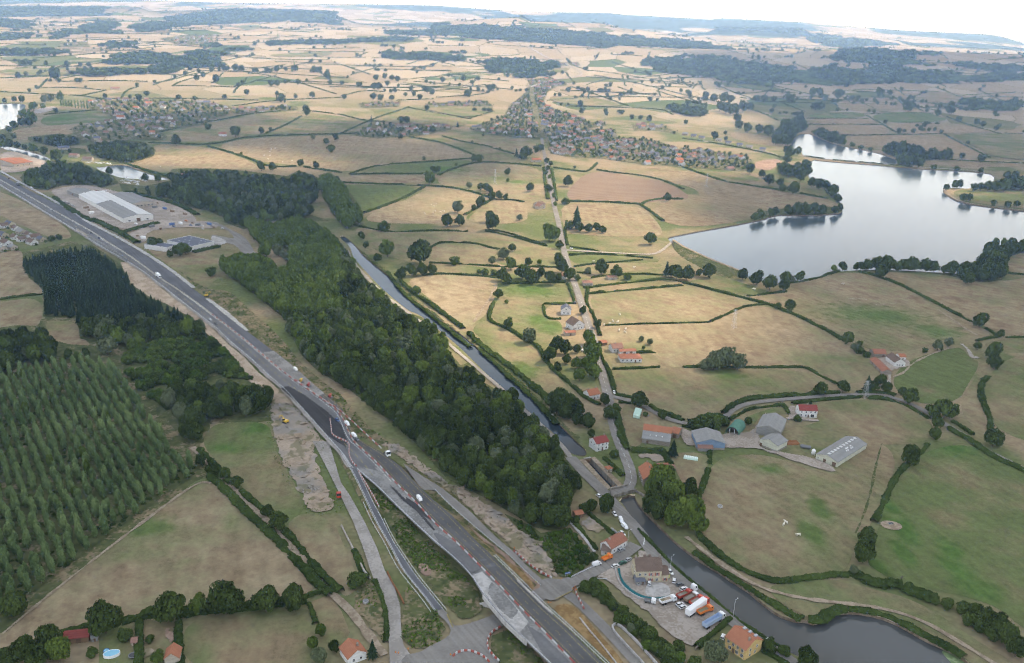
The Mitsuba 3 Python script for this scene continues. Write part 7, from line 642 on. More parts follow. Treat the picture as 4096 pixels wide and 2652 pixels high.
# ------------------------------------------------------------------ hedges
def leaves(pts, nrm, size, r, aspect=1.0, jit=0.7):
    """One bent leaf clump (two triangles) per point; aspect squeezes z so that a stretched copy has even clumps."""
    n = nrm + jit * r.normal(size=nrm.shape)
    n /= np.linalg.norm(n, axis=1, keepdims=True)
    t = np.cross(n, r.normal(size=n.shape)); t /= np.linalg.norm(t, axis=1, keepdims=True)
    b = np.cross(n, t)
    s = size * r.uniform(0.6, 1.35, (len(pts), 1))
    q = np.array([1, 1, 1 / aspect])
    v = np.stack([pts + s * t * q, pts + s * (0.75 * b + 0.25 * n) * q, pts - s * t * q, pts - s * (0.75 * b - 0.1 * n) * q], 1).reshape(-1, 3)
    i = np.arange(len(pts)) * 4
    return trimesh.Trimesh(v, np.vstack([np.stack([i, i + 1, i + 2], 1), np.stack([i, i + 2, i + 3], 1)]), process=False)


hedge_at = {}
for i, (hh, w, p) in enumerate(HEDGES):
    p = np.array(p)
    cy = p[:, 1].mean()
    step = 0.8 if cy < 620 else 1.5 if cy < 1100 else 4.0
    q = resample(chaikin(p, 2), step)
    n = normals2(q)
    hz = hill_height(q[:, 0], q[:, 1]) if q[:, 1].max() > FAR else np.zeros(len(q))
    prof = np.array([(-0.5, 0.0), (-0.62, 0.35), (-0.52, 0.75), (-0.22, 0.98), (0.2, 1.0), (0.5, 0.76), (0.6, 0.35), (0.5, 0.0)])
    k = len(prof)
    e = np.column_stack([q / 2.2, 0 * hz])
    jx = meshkit.noise(np.repeat(e, k, 0) + np.tile(np.column_stack([prof * 1.4, np.arange(k)]), (len(q), 1)), i).reshape(-1, k) - 0.5
    jz = meshkit.noise(np.repeat(e * 1.7, k, 0) + np.tile(np.column_stack([prof * 2, np.arange(k) * 3.1]), (len(q), 1)), i + 50).reshape(-1, k) - 0.5
    big = meshkit.noise(np.column_stack([q / 9, 0 * hz]), i + 9)
    h2 = hh * (0.55 + 0.95 * meshkit.fbm(np.column_stack([q / 8, 0 * hz + 4]), 3, i)) * np.clip((meshkit.noise(np.column_stack([q / 13, 0 * hz + 8]), i) - 0.10) / 0.12, 0.18, 1)
    ww = w * (0.55 + 0.95 * big)
    ox = prof[None, :, 0] * ww[:, None] + jx * w * 0.55
    oz = prof[None, :, 1] * h2[:, None] * (1 + 0.55 * jz)
    v = np.stack([q[:, None, 0] + n[:, None, 0] * ox, q[:, None, 1] + n[:, None, 1] * ox, hz[:, None] + oz], -1).reshape(-1, 3)
    r = np.arange(len(q) - 1)[:, None] * k + np.arange(k - 1)[None]
    r = r.ravel()
    f = np.vstack([np.stack([r, r + 1, r + k], 1), np.stack([r + 1, r + k + 1, r + k], 1)])
    key = numbered("hedge")
    hm = trimesh.Trimesh(v, f, process=False)
    if cy < 1150:
        fa = hm.area_faces
        rh = np.random.default_rng(i)
        nq = int(fa.sum() * (1.5 if cy < 620 else 0.8))
        fi = rh.choice(len(f), nq, p=fa / fa.sum())
        bc = rh.dirichlet((1, 1, 1), nq)
        pp = (hm.triangles[fi] * bc[:, :, None]).sum(1)
        nn = np.column_stack([(pp[:, :2] - q[np.minimum(fi % (len(f) // 2) // (k - 1), len(q) - 1)]) / w, np.full(nq, 0.6)])
        hm = cat(hm, leaves(pp + rh.normal(0, .1, pp.shape), nn, 0.42 if cy < 620 else 0.6, rh))
    put(key, hm, "m_leaf_hedge")
    L = float(np.linalg.norm(np.diff(q, axis=0), axis=1).sum())
    c = q[len(q) // 2]
    hedge_at[key] = (c[0], c[1], ("short" if L < 70 else "long") + (" clipped" if hh < 2 else " bushy") + " green hedge")
    tag(key, cat="hedge", group="hedges between the fields")
label_by_marks(hedge_at, "hedge")

# ------------------------------------------------------------------ trees
def crown_broad(seed, n, size, core, cz=0.58, rz=0.42, lobes=11, aspect=1.0, taper=0.0):
    r = np.random.default_rng(seed)
    d = r.normal(size=(lobes, 3)); d[:, 2] = np.abs(d[:, 2]) * 0.9 - 0.35
    d /= np.linalg.norm(d, axis=1, keepdims=True)
    rad = r.uniform(0.12, 0.29, lobes)
    cen = d * (0.5 - rad[:, None] * 0.85) * r.uniform(0.7, 1.25, (lobes, 1))
    cen = np.vstack([cen, [[0, 0, 0.08]]]); rad = np.append(rad, 0.34)
    which = r.choice(len(rad), n * 3, p=rad ** 2 / (rad ** 2).sum())
    o = r.normal(size=(n * 3, 3)); o /= np.linalg.norm(o, axis=1, keepdims=True)
    p = cen[which] + o * rad[which][:, None]
    deep = (np.linalg.norm(p[:, None] - cen[None], axis=2) < rad[None] * 0.86).any(1)
    p, o = p[~deep][:n], o[~deep][:n]
    out = p / (np.linalg.norm(p, axis=1, keepdims=True) + 1e-6)
    p = p + out * r.uniform(-0.06, 0.05, (len(p), 1))
    sc = np.array([1, 1, rz / 0.5])
    nn = (0.75 * o + 0.5 * out); nn[:, 2] += 0.25
    m = leaves(p * sc + [0, 0, cz], nn, size, r, aspect)
    c = trimesh.creation.icosphere(core)
    v = np.array(c.vertices)
    v *= (0.31 + 0.22 * (meshkit.noise(v * 2.2 + seed, seed)[:, None] - 0.5))
    c.vertices = v * sc * [1, 1, 0.95] + [0, 0, cz]
    m = cat(m, c)
    if taper:
        v = np.array(m.vertices); v[:, :2] *= (1 - taper * np.clip((v[:, 2] - cz) / rz, -1, 1))[:, None]; m.vertices = v
    return m


def crown_fir(seed, layers=8, k=9):
    r = np.random.default_rng(seed)
    vs, fs, at = [], [], 0
    for i in range(layers):
        z0 = 0.10 + 0.82 * i / layers
        z1 = min(1.0, z0 + 0.30 * (1 - 0.5 * i / layers))
        rad = 0.5 * (1 - (i / layers)) ** 0.85 + 0.03
        t = np.arange(2 * k) * np.pi / k + r.uniform(0, 1)
        rr = rad * np.where(np.arange(2 * k) % 2, 0.55, 1.0) * r.uniform(0.75, 1.15, 2 * k)
        ring = np.stack([np.cos(t) * rr, np.sin(t) * rr, z0 + r.uniform(-0.03, 0.03, 2 * k) + np.where(np.arange(2 * k) % 2, 0.03, -0.01)], 1)
        vs += [ring, [[0, 0, z1]]]
        j = np.arange(2 * k)
        fs.append(np.stack([at + j, at + (j + 1) % (2 * k), at + 0 * j + 2 * k], 1)); at += 2 * k + 1
    return trimesh.Trimesh(np.vstack(vs), np.vstack(fs), process=False)


def trunk_mesh(h0, h1, r, seed, limbs=3):
    q = np.random.default_rng(seed)
    ms = [tube((0, 0, -0.02), (0, 0, h0), r, 6, r * 0.75)]
    for i in range(limbs):
        a = q.uniform(0, 6.28)
        ms.append(tube((0, 0, h0 * 0.8), (math.cos(a) * 0.22, math.sin(a) * 0.22, h1 * q.uniform(0.8, 1.0)), r * 0.6, 4, r * 0.2))
    return cat(*ms)


SPEC = {"o": ("oak", "m_bark"), "b": ("light", "m_bark"), "w": ("willow", "m_bark"), "c": ("fir", "m_bark"), "p": ("poplar", "m_pale_bark"), "s": ("shrub", "m_bark"), "l": ("plane", "m_pale_bark"), "y": ("poplar", "m_pale_bark"), "u": ("lowscrub", "m_bark")}
GROUPS = {}


def tree_group(kind, lod, var):
    g = f"group_{kind}_{lod}_{var}"
    if g in GROUPS:
        return g
    GROUPS[g] = 1
    seed = 100 * "obwcpslyu".index(kind) + 10 * lod + var
    n, size, core = ((1700, 0.052, 2), (560, 0.085, 1), (110, 0.17, 0))[lod]
    leaf, bark = SPEC[kind]
    if kind == "c":
        cr, tk = crown_fir(seed, (11, 8, 5)[lod], (9, 7, 5)[lod]), tube((0, 0, -0.02), (0, 0, 0.5), 0.03, 5)
    elif kind in "py":
        cr = crown_broad(seed, int(n * 0.62), size * 1.45, core, 0.57, 0.44, 18, 3.0, 0.12)
        tk = tube((0, 0, -0.02), (0, 0, 0.7), 0.032, 5, 0.015)
    elif kind in "su":
        cr = crown_broad(seed, int(n * 0.6), size * 1.25, core, 0.46, 0.5, 9)
        tk = trunk_mesh(0.2, 0.5, 0.03, seed, 2)
    elif kind == "w":
        cr = crown_broad(seed, n, size * 0.9, core, 0.54, 0.46, 15)
        tk = trunk_mesh(0.25, 0.6, 0.035, seed)
    else:
        cr = crown_broad(seed, n, size, core, 0.58, 0.42, 11 + 2 * (var % 3))
        tk = trunk_mesh(0.28, 0.6, 0.032, seed)
    if kind != "c":
        v = np.array(cr.vertices)
        v[:, :2] *= 0.5 / np.percentile(np.hypot(v[:, 0], v[:, 1]), 97)
        z0 = {"p": .08, "y": .17, "s": .02, "u": .02}.get(kind, .17)
        lo, hi = np.percentile(v[:, 2], (1.5, 98.5))
        v[:, 2] = z0 + (v[:, 2] - lo) / (hi - lo) * (1 - z0)
        cr.vertices = v
    scene[g] = {"type": "shapegroup", "trunk": mikit.ply(tk, bark), "crown": mikit.ply(cr, "m_leaf_" + leaf)}
    return g


def add_tree(key, kind, x, y, h, w, z=None):
    d = math.hypot(x, y)
    lod = 0 if d < 600 else 1 if d < 1500 else 2
    if w * 1100 / d > 32:
        lod = 0
    g = tree_group(kind, lod, int(rng.integers(0, 4 if lod < 2 else 3)))
    if z is None:
        z = float(hill_height(x, y)) if y > FAR else 0.0
    scene[key] = {"type": "instance", "group": {"type": "ref", "id": g},
                  "to_world": T().translate([float(x), float(y), float(z)]).rotate([0, 0, 1], float(rng.uniform(0, 360))).scale([float(w), float(w * rng.uniform(0.9, 1.1)), float(h)])}
    return key


LOOK = {"o": "round dark green tree", "b": "light green leafy tree", "w": "grey green willow", "c": "dark pointed conifer", "p": "slim upright poplar", "s": "low rounded bush"}
lake_ring = WATERS["lake"].union(WATERS["inlet"]).union(WATERS["west"])
groups_ = {}
for kind, x, y, h, w in TREES:
    wet = lake_ring.distance(sg.Point(x, y)) < 45 and y > 800
    nm = {"c": "conifer_tree", "p": "slim_poplar", "s": "bush", "w": "willow_tree"}.get(kind) or ("lakeside_tree" if wet else "hedgerow_tree" if y > 1450 else "broadleaf_tree")
    if lake_ring.contains(sg.Point(x, y)) or WATERS["canal"].buffer(1).contains(sg.Point(x, y)) or WATERS["pool"].buffer(1).contains(sg.Point(x, y)):
        q = shapely.ops.nearest_points(ALLWATER.boundary, sg.Point(x, y))[0]
        x, y = q.x, q.y
    key = add_tree(numbered(nm), kind, x, y, h, w)
    tag(key, cat="bush" if kind == "s" else "tree", group={"lakeside_tree": "trees along the lake shore", "hedgerow_tree": "trees in the far hedges"}.get(nm, "trees scattered over the fields"))
    size = "large " if w > 16 else "small " if w < 7 else ""
    groups_.setdefault(nm, {})[key] = (x, y, size + LOOK[kind])
for nm, it in groups_.items():
    label_by_marks(it, nm.replace("_", " "))


def scale_poly(p, k):
    return shapely.affinity.scale(p, k, k, origin=(0, 0))


def scatter(zone, s, r, jit=0.42):
    x0, y0, x1, y1 = zone.bounds
    out = []
    for j, y in enumerate(np.arange(y0, y1, s * 0.9)):
        for x in np.arange(x0 + (j % 2) * s / 2, x1, s):
            q = (x + r.uniform(-jit, jit) * s, y + r.uniform(-jit, jit) * s)
            if zone.contains(sg.Point(q)):
                out.append(q)
    return out


WOODSET = {"wood": ("wood_tree", 9, 6.0, "osoobwsosobwoo", (7.0, 14.5), "trees of the damp wood beside the canal", "mixed green tree in the dense wood between highway and canal"),
           "copse": ("copse_tree", 9, 7.2, "ooobowoos", (7.0, 15.0), "trees of the copses", None),
           "plane": ("plane_tree", 14, 9.0, "l", (16.0, 21.0), "bright green avenue trees along the upper canal", "bright green tree of the upper canal avenue"),
           "conifer": ("fir_tree", 11, 5.0, "c", (8.0, 15.5), "firs of the dark plantation left of the highway", "dark pointed fir of the plantation left of the highway"),
           "scrub": ("scrub_bush", 3, 3.7, "suubouos", (2.2, 6.5), "bushes of the young scrub left of the highway", "bush of the young scrub left of the highway"),
           "shore": ("shore_tree", 7, 9.0, "ooboos", (8.0, 14.0), "trees in the belts along the lake shore", "tree in the belts along the lake shore"),
           "slope": ("slope_bush", 2.5, 2.9, "ssuoso", (1.8, 4.6), "bushes of the slope below the lorry park", "bush on the slope below the lorry park"),
           "undergrowth": ("bramble_bush", 1.5, 2.6, "uus", (1.2, 2.6), "brambles beside the wood", "green bramble below the wood near the junction")}
WLOOK = {'o': 'dark green tree', 'b': 'light green tree', 'w': 'grey green tree', 's': 'bushy tree', 'l': 'bright tree', 'c': 'fir', 'u': 'bush'}
HWL = sg.LineString(hw['right'][:, :2])
STRETCH = {'beyond the grass clearing': 930, 'level with the twin red houses': 640, 'level with the moored canal boat': 560, 'level with the lock': 450, 'level with the slip road': 400, 'level with the slate roofed house': 740}
MAXIND = {"wood": 300, "copse": 230, "plane": 60, "conifer": 290, "scrub": 280, "slope": 200, "shore": 260, "undergrowth": 150}
copse_where = ["left of the moored boats", "between canal basin and depot lane", "between firs and scrub left of the highway", "dark copse above the earthworks left of the highway", "behind the poplar plantation at the left edge", "dark round copse beyond the canal basin", "below the left hand village", "at the left edge by the lake", "around the basin houses"]
for name, (nm, zc, s, kinds, hr, group, lab) in WOODSET.items():
    pts = []
    for wi, p in enumerate(WOODS[name]):
        base = scale_poly(sg.Polygon(p).buffer(0), CAM_H / (CAM_H - zc))
        sp = s * (1.0 if base.centroid.y < 1100 else 1.25)
        blocked = shapely.union_all([WATERS["canal"].buffer(5), sg.LineString(P["towpath"]).buffer(3), WATERS["basin"], sg.Polygon(P["cl_A"]) if name == "copse" else sg.Point(9e5, 9e5).buffer(1)])
        for x, y in scatter(base.difference(blocked) if name in ("wood", "copse", "plane") else base, sp, rng):
            h = rng.uniform(*hr)
            k = kinds[int(rng.integers(len(kinds)))]
            if not scale_poly(base, (CAM_H - h) / CAM_H).buffer(1.0).contains(sg.Point(x, y)):
                continue
            if name == "scrub" and meshkit.noise(np.array([[x / 9, y / 9, 0]]))[0] < 0.27:
                continue
            if name == 'wood' and (y > 700 and x < -0.19 * y - 12):
                k = 'bblb'[int(rng.integers(4))]
                h *= 1.15
            if k == "s" and name in ("wood", "copse"):
                h *= 0.65
            w = h * rng.uniform(0.62, 0.9) if name not in ("conifer", "scrub", "undergrowth", "slope") else rng.uniform(4.2, 6.4) if name == "conifer" else h * rng.uniform(1.0, 1.6)
            if name == "plane":
                w = rng.uniform(9.5, 13)
            pts.append((math.hypot(x, y), x, y, h, w, k, wi))
        if base.centroid.y < FAR:
            fl = flat(base.difference(ALLWATER.buffer(1)), 0.46)
            put(numbered("wood_floor"), fl, "m_verge", uv=np.tile([1.1, 0.3], (len(fl.vertices), 1)))
            tag("wood_floor" if COUNT["wood_floor"] == 1 else f"wood_floor_{COUNT['wood_floor'] - 1:03d}", "weedy ground under the trees", kind="structure")
    pts.sort()
    rest = 0
    for i, (d, x, y, h, w, k, wi) in enumerate(pts):
        if i < MAXIND[name]:
            key = add_tree(numbered(nm), k, x, y, h, w)
            side = ""
            if name == "wood":
                dc, dh = WATERS["canal"].distance(sg.Point(x, y)), HWL.distance(sg.Point(x, y))
                side = "canal edge" if dc < 28 else "highway edge" if dh < 55 else "middle"
                st = min(STRETCH, key=lambda q: abs(STRETCH[q] - y))
                lab_ = f"{'tall' if h > 11 else 'low' if h < 7.5 else 'medium'} {WLOOK[k]} at the wood's {side}, {st}"
            elif name == "copse":
                lab_ = f"{'tall' if h > 12 else 'low' if h < 8 else 'medium'} {WLOOK[k]} of the copse {copse_where[wi]}"
            else:
                qx, qy = np.array([q_[1] for q_ in pts]), np.array([q_[2] for q_ in pts])
                fx, fy, fh = (float((qv < v).mean()) for qv, v in ((qx, x), (qy, y), (np.array([q_[3] for q_ in pts]), h)))
                three = lambda f_, w_: w_[min(2, int(f_ * 3))]
                lab_ = f"{three(fh, ('short', 'mid-sized', 'tall'))} {lab}, {three(fy, ('near', 'central', 'far'))} {three(fx, ('left', 'middle', 'right'))} part"
            tag(key, lab_, "bush" if name in ("scrub", "undergrowth", "slope") else "tree", group if name != "copse" else "trees of the copse " + copse_where[wi])
        else:
            rest += 1
            add_tree(f"{nm.split('_')[0]}_woodland__{rest:04d}", k, x, y, h, w)
    if rest:
        tag(f"{nm.split('_')[0]}_woodland", "farther part of the same trees, growing as one mass", kind="stuff")
# poplar plantation: rows along the lower edge and along the track
o, e1, e2 = (np.array(q) for q in PLANT)
L1 = np.linalg.norm(e1 - o)
u1 = (e1 - o) / L1
u2 = (e2 - e1) / np.linalg.norm(e2 - e1)
base = sg.Polygon(WOODS["plantation"][0]).buffer(0)
fl = flat(base, 0.46)
put("plantation_floor", fl, "m_verge", uv=np.tile([1.0, 0.3], (len(fl.vertices), 1))); tag("plantation_floor", "dark weedy ground under the poplar rows", kind="structure")
sp1, sp2 = L1 / 17.0, 6.2
pop = []
for i in range(-22, 22):
    for j in range(-2, 60):
        q = e1 - u1 * sp1 * i + u2 * sp2 * (j + 0.15) + rng.normal(0, 0.55, 2)
        if base.contains(sg.Point(q)) and rng.random() > 0.07:
            pop.append((np.hypot(*q), q[0], q[1], i, j))
pop.sort()
pop = [(d, x, y, ri - min(p_[3] for p_ in pop), rj - min(p_[4] for p_ in pop if p_[3] == ri)) for d, x, y, ri, rj in pop]
ordn = lambda k: ORD[k] if 0 < k < len(ORD) else 'first ' if k == 0 else f'{k + 1}th '
for i, (d, x, y, ri, rj) in enumerate(pop):
    hh = rng.uniform(7.6, 11.0) * (0.85 if rng.random() < 0.12 else 1)
    key = numbered("poplar_tree") if i < 300 else f"poplar_rows__{i:04d}"
    k = "y" if rng.random() > 0.03 else "l"
    add_tree(key, k, x, y, hh, rng.uniform(2.9, 4.1))
    if i < 300:
        tag(key, f"young poplar, {ordn(ri)}row from the track side, {ordn(rj)}tree up from the lower plantation edge", "tree", "poplars of the plantation")
tag("poplar_rows", "farther rows of the young poplar plantation", kind="stuff")
nu = 0
for x, y in scatter(base, 3.6, rng):
    if rng.random() < 0.4:
        nu += 1
        add_tree(f"plantation_undergrowth__{nu:04d}", "s", x, y, rng.uniform(0.6, 1.8), rng.uniform(1.6, 3.2))
tag("plantation_undergrowth", "low undergrowth between the poplar rows", kind="stuff")
# far forests
for i, p in enumerate(WOODS["forest"]):
    z = sg.Polygon(p).buffer(0)
    key = numbered("forest")
    dist = math.hypot(z.centroid.x, z.centroid.y)
    s = 10 + dist / 420
    pp = [q for q in scatter(z.buffer(s * 1.5), s, rng) if meshkit.fbm(np.array([[q[0] / 130, q[1] / 130, i]]), 3)[0] > (0.37 if z.contains(sg.Point(q)) else 0.55)]
    for j, (x, y) in enumerate(pp):
        add_tree(f"{key}__{j:04d}", str(rng.choice(list("ooosbc"))), x, y, rng.uniform(0.5, 1.0) * min(s, 17) * 0.95, s * rng.uniform(1.1, 1.6))
    fl = flat(z.buffer(-s * 1.6), 2.5, 120, hill_height)
    put(key + '__floor', fl, 'm_leaf_oak')
    m = min(MARKS, key=lambda q: math.hypot(MARKS[q][0] - z.centroid.x, MARKS[q][1] - z.centroid.y))
    tag(key, f"blue green wood {round(dist / 100) / 10} km away beyond {m}", "wood", kind="stuff")
# trees dotted through the farthest country
nt = 0
for _ in range(900):
    y = 2450 * (12000 / 2450) ** rng.random()
    x = y * rng.uniform(-0.62, 0.62)
    c = meshkit.noise(np.array([[x / 300, y / 300, 2.0]]))[0]
    if rng.random() > (c - 0.28) * 1.6:
        continue
    for _k in range(int(rng.integers(1, 6))):
        nt += 1
        add_tree(f"scattered_trees__{nt:04d}", "o", x + rng.normal(0, 16), y + rng.normal(0, 9), rng.uniform(8, 15), rng.uniform(9, 17))
# hedge lines of the farthest country
ms = []
for _ in range(520):
    y = 2900 * (9000 / 2900) ** rng.random()
    x = y * rng.uniform(-0.6, 0.6)
    a = rng.choice([0.15, 1.5]) + rng.normal(0, 0.25)
    L = rng.uniform(120, 420)
    t = np.linspace(-L / 2, L / 2, 12)
    bx, by = x + t * math.cos(a) + rng.normal(0, 3, 12), y + t * math.sin(a) + rng.normal(0, 3, 12)
    for _k in range(int(rng.integers(0, 5))):
        nt += 1
        w_ = rng.uniform(8, 15)
        k_ = int(rng.integers(12))
        add_tree(f"scattered_trees__{nt:04d}", "o", bx[k_] + rng.normal(0, 4), by[k_] + rng.normal(0, 4), w_, w_ * rng.uniform(.8, 1.2))
    ms.append(wallband(np.column_stack([bx, by, hill_height(bx, by)]), 3.5, 3.2, -1.0, 30))
put("far_hedgerows", cat(*ms), "m_leaf_hedge"); tag("far_hedgerows", "thin dark hedge lines over the farthest fields", kind="stuff")
tag("scattered_trees", "countless small trees dotted over the farthest fields", kind="stuff")

# ------------------------------------------------------------------ buildings
def frame_of(key):
    ax, ay, bx, by, dep = B[key]
    a, b = np.array([ax, ay]), np.array([bx, by])
    u = (b - a) / np.linalg.norm(b - a)
    n = np.array([-u[1], u[0]])
    if n @ a < 0:
        a, b, u, n = b, a, -u, -n
    L = float(np.linalg.norm(b - a))
    m = np.eye(4)
    m[:2, 0], m[:2, 1], m[:2, 3] = u, n, a
    return m, L, float(dep)


def hull(pts):
    return trimesh.convex.convex_hull(np.array(pts, float))


def swap_axes(mesh, W):
    """Turns a mesh built with its ridge along x (length W) into one with its ridge along y."""
    v = np.array(mesh.vertices)
    mesh = mesh.copy()
    mesh.vertices = np.stack([v[:, 1], v[:, 0], v[:, 2]], 1)
    return mesh


def gable_walls(L, W, e, r):
    return prism([(0, -0.3), (W, -0.3), (W, e), (W / 2, e + r), (0, e)], 0, L)


def gable_roof(L, W, e, r, o=0.4, th=0.2, og=0.35, peak=0.5):
    k = r / (W * peak)
    k2 = r / (W * (1 - peak))
    a = [(-o, e - o * k + 0.03), (W * peak, e + r + 0.03), (W * peak, e + r + th), (-o, e - o * k + th)]
    b = [(W + o, e - o * k2 + 0.03), (W + o, e - o * k2 + th), (W * peak, e + r + th), (W * peak, e + r + 0.03)]
    return prism(a, -og, L + og), prism(b, -og, L + og)


def on_wall(side, L, W):
    """Maps (along, out, up) boxes onto a wall: f front, r right, l left."""
    def f(m):
        v = np.array(m.vertices)
        x, o, z = v[:, 0], v[:, 1], v[:, 2]
        m = m.copy()
        m.vertices = np.stack([x, -o, z] if side == "f" else [L + o, x, z] if side == "r" else [-o, W - x, z] if side == "l" else [x, W + o, z], 1)
        return m
    return f


def window(t, to, side, L, W, x, z, w, h, shutter=None):
    g = on_wall(side, L, W)
    k = child(t, "window")
    fr = cat(box(x - w / 2 - .09, x + w / 2 + .09, 0, .07, z - .09, z), box(x - w / 2 - .09, x + w / 2 + .09, 0, .07, z + h, z + h + .09), box(x - w / 2 - .09, x - w / 2, 0, .07, z, z + h),
             box(x + w / 2, x + w / 2 + .09, 0, .07, z, z + h), box(x - .03, x + .03, .004, .06, z, z + h))
    put(k, g(fr), "m_p_frame", to=to)
    put(child(k, "pane"), g(box(x - w / 2, x + w / 2, .002, .03, z, z + h)), "m_p_pane", to=to)
    if shutter:
        for s in (-1, 1):
            put(child(t, "shutter"), g(box(x + s * (w * .75 + .1) - w * .24, x + s * (w * .75 + .1) + w * .24, .003, .08, z - .05, z + h + .05)), shutter, to=to)


def door(t, to, side, L, W, x, w, h, m="m_p_timber_door", name="door"):
    put(child(t, name), on_wall(side, L, W)(box(x - w / 2, x + w / 2, .002, .08, 0, h)), m, to=to)


def building(name, key, axis, e, r, wall, roof, wins, label, cat_, chim=(), hip=False, doors=(), group=None, peak=0.5, base=None):
    m, L, W = frame_of(key)
    to = T(m)
    t = numbered(name)
    if hip:
        wl = box(0, L, 0, W, -0.3, e)
        d = min(L, W) / 2
        rd = [(d, W / 2), (L - d, W / 2)] if L > W else [(L / 2, d), (L / 2, W - d)]
        rf = [hull([(-.4, -.4, e), (L + .4, -.4, e), (L + .4, W + .4, e), (-.4, W + .4, e), (-.4, -.4, e + .15), (L + .4, -.4, e + .15), (L + .4, W + .4, e + .15), (-.4, W + .4, e + .15)] + [(x, y, e + r) for x, y in rd])]
    elif axis == "x":
        wl, rf = (gable_walls(L, W, e, r) if peak == 0.5 else prism([(0, -.3), (W, -.3), (W, e), (W * peak, e + r), (0, e)], 0, L)), gable_roof(L, W, e, r, peak=peak)
    else:
        wl, rf = swap_axes(gable_walls(W, L, e, r), L), [swap_axes(q, L) for q in gable_roof(W, L, e, r)]
    put(t + "__wall", wl, wall, to=to)
    if base:
        put(t + "__plinth", box(-.05, L + .05, -.05, W + .05, -.3, base), "m_wall_stone", to=to)
    for q in rf:
        put(child(t, "roof"), q, roof, to=to)
    for x, y, h in chim:
        put(child(t + "__roof", "chimney"), box(x * L - .4, x * L + .4, y * W - .35, y * W + .35, e + r * 0.4, e + r + h), "m_wall_stone", to=to)
    for w in wins:
        window(t, to, w[0], L, W, w[1] * (L if w[0] in "fb" else W), *w[2:])
    for d in doors:
        door(t, to, d[0], L, W, d[1] * (L if d[0] in "fb" else W), *d[2:])
    tag(t, label, cat_, group)
    return t, to, L, W


def rows(side, us, z, w=1.0, h=1.4, sh=None):
    return [(side, u, z, w, h, sh) for u in us]


S = "m_p_shutter"
t, to, L, W = building("inn", "inn", "x", 7.0, 3.9, "m_wall_cream", "m_roof_brown", rows("f", (.14, .36), 4.2, .9, 1.3) + rows("f", (.58, .82), 4.1, .9, 1.5, S) + rows("f", (.58,), 1.2, .9, 1.5, S) + rows("f", (.82,), 1.2, 1.0, 1.5) + rows("l", (.3, .7), 4.0) + rows("r", (.5,), 4.0),
                       "tall cream inn with brown tiled roof and red shutters beside the lorry park", "house", chim=((.03, .5, 1.3), (.97, .5, 1.3), (.5, .62, .9)), doors=(("f", .35, 1.1, 2.2),))
for s in (.42, .62):
    put(child(t + "__roof", "dormer"), box(L * s - .5, L * s + .5, W * .52, W * .75, 8.4, 10.9), "m_roof_brown", to=to)
building("inn_wing", "inn_wing", "x", 4.6, 1.9, "m_wall_cream", "m_roof_brown", rows("f", (.5,), 1.3, .9, 1.4, S) + rows("r", (.5,), 1.4), "lower cream side wing at the right end of the brown roofed inn", "house")
building("lean_to", "inn_annex", "x", 2.7, 0.9, "m_wall_grey", "m_roof_slate", rows("f", (.3,), 1.1, .8, .9), "grey flat fronted lean-to against the front of the inn", "outbuilding", doors=(("f", .75, 1.0, 2.0),), peak=.95)
t, to, L, W = building("yellow_house", "yellow", "x", 5.2, 3.0, "m_wall_yellow", "m_roof_orange", rows("f", (.15, .4, .62, .85), 3.2, 1.0, 1.3) + rows("f", (.25, .6, .85), .7, 1.3, 1.5) + rows("r", (.3, .7), 3.2, .9, 1.2) + rows("r", (.3, .6), .8, .9, 1.3),
                       "yellow house with a bright orange tiled roof beside the canal quay", "house", chim=((.85, .35, .5),), doors=(("f", .43, 1.1, 2.1),))
for i in range(3):
    put(child(t + "__roof", "skylight"), box(L * (.2 + .28 * i), L * (.2 + .28 * i) + 1.0, W * .7, W * .86, 5.2 + 3.0 * .55, 5.2 + 3.0 * .62 + .5), "m_p_silver", to=to)
building("roadside_house", "white_road", "x", 4.2, 2.6, "m_wall_white", "m_roof_red", rows("f", (.2, .42, .64, .86), 1.2, .8, 1.2), "white house with red tiled roof standing at the quay road corner", "house", chim=((.2, .5, .8),), doors=(("f", .53, 1.0, 2.0),))
building("lean_to", "white_lean", "x", 2.9, 1.6, "m_wall_white", "m_roof_brown", rows("f", (.5,), 1.1, .7, 1.0), "white lean-to with brown roof beside the white quay corner house", "outbuilding")
building("garden_shed", "garden_shed", "x", 2.2, .9, "m_timber", "m_roof_orange", (), "small shed with orange roof at the back of the walled garden", "shed", doors=(("f", .5, .9, 1.8),))
building("lock_house", "lockhouse", "x", 5.3, 2.4, "m_wall_white", "m_roof_maroon", rows("f", (.18, .5, .82), 3.4, .8, 1.2) + rows("f", (.18, .82), .9, .8, 1.3) + rows("l", (.3, .7), 3.4, .8, 1.2), "white two storey lock keeper's house with dark red roof", "house", chim=((.1, .5, .9), (.9, .5, .9)), doors=(("f", .5, 1.0, 2.1),))
building("lock_cabin", "cabin", "x", 2.6, 1.3, "m_wall_beige", "m_roof_orange", rows("f", (.7,), 1.0, .6, .8), "tiny lock cabin with orange hipped roof beside the lock chamber", "hut", hip=True, doors=(("f", .3, .8, 1.9),))
building("old_house", "redruin", "x", 4.6, 3.6, "m_wall_stone", "m_roof_orange", rows("f", (.2, .5, .8), 2.8, .8, 1.1) + rows("f", (.3, .7), .8, .8, 1.2), "old stone house with patchy orange roof above the lock bridge", "house", chim=((.5, .5, 1.0), (.05, .5, .9)), doors=(("f", .5, 1.0, 2.0),))
building("garden_shed", "redshed", "x", 2.4, 1.2, "m_wall_stone", "m_roof_red", (), "long low red roofed shed behind the old stone house", "shed", doors=(("f", .5, 1.0, 1.9),))
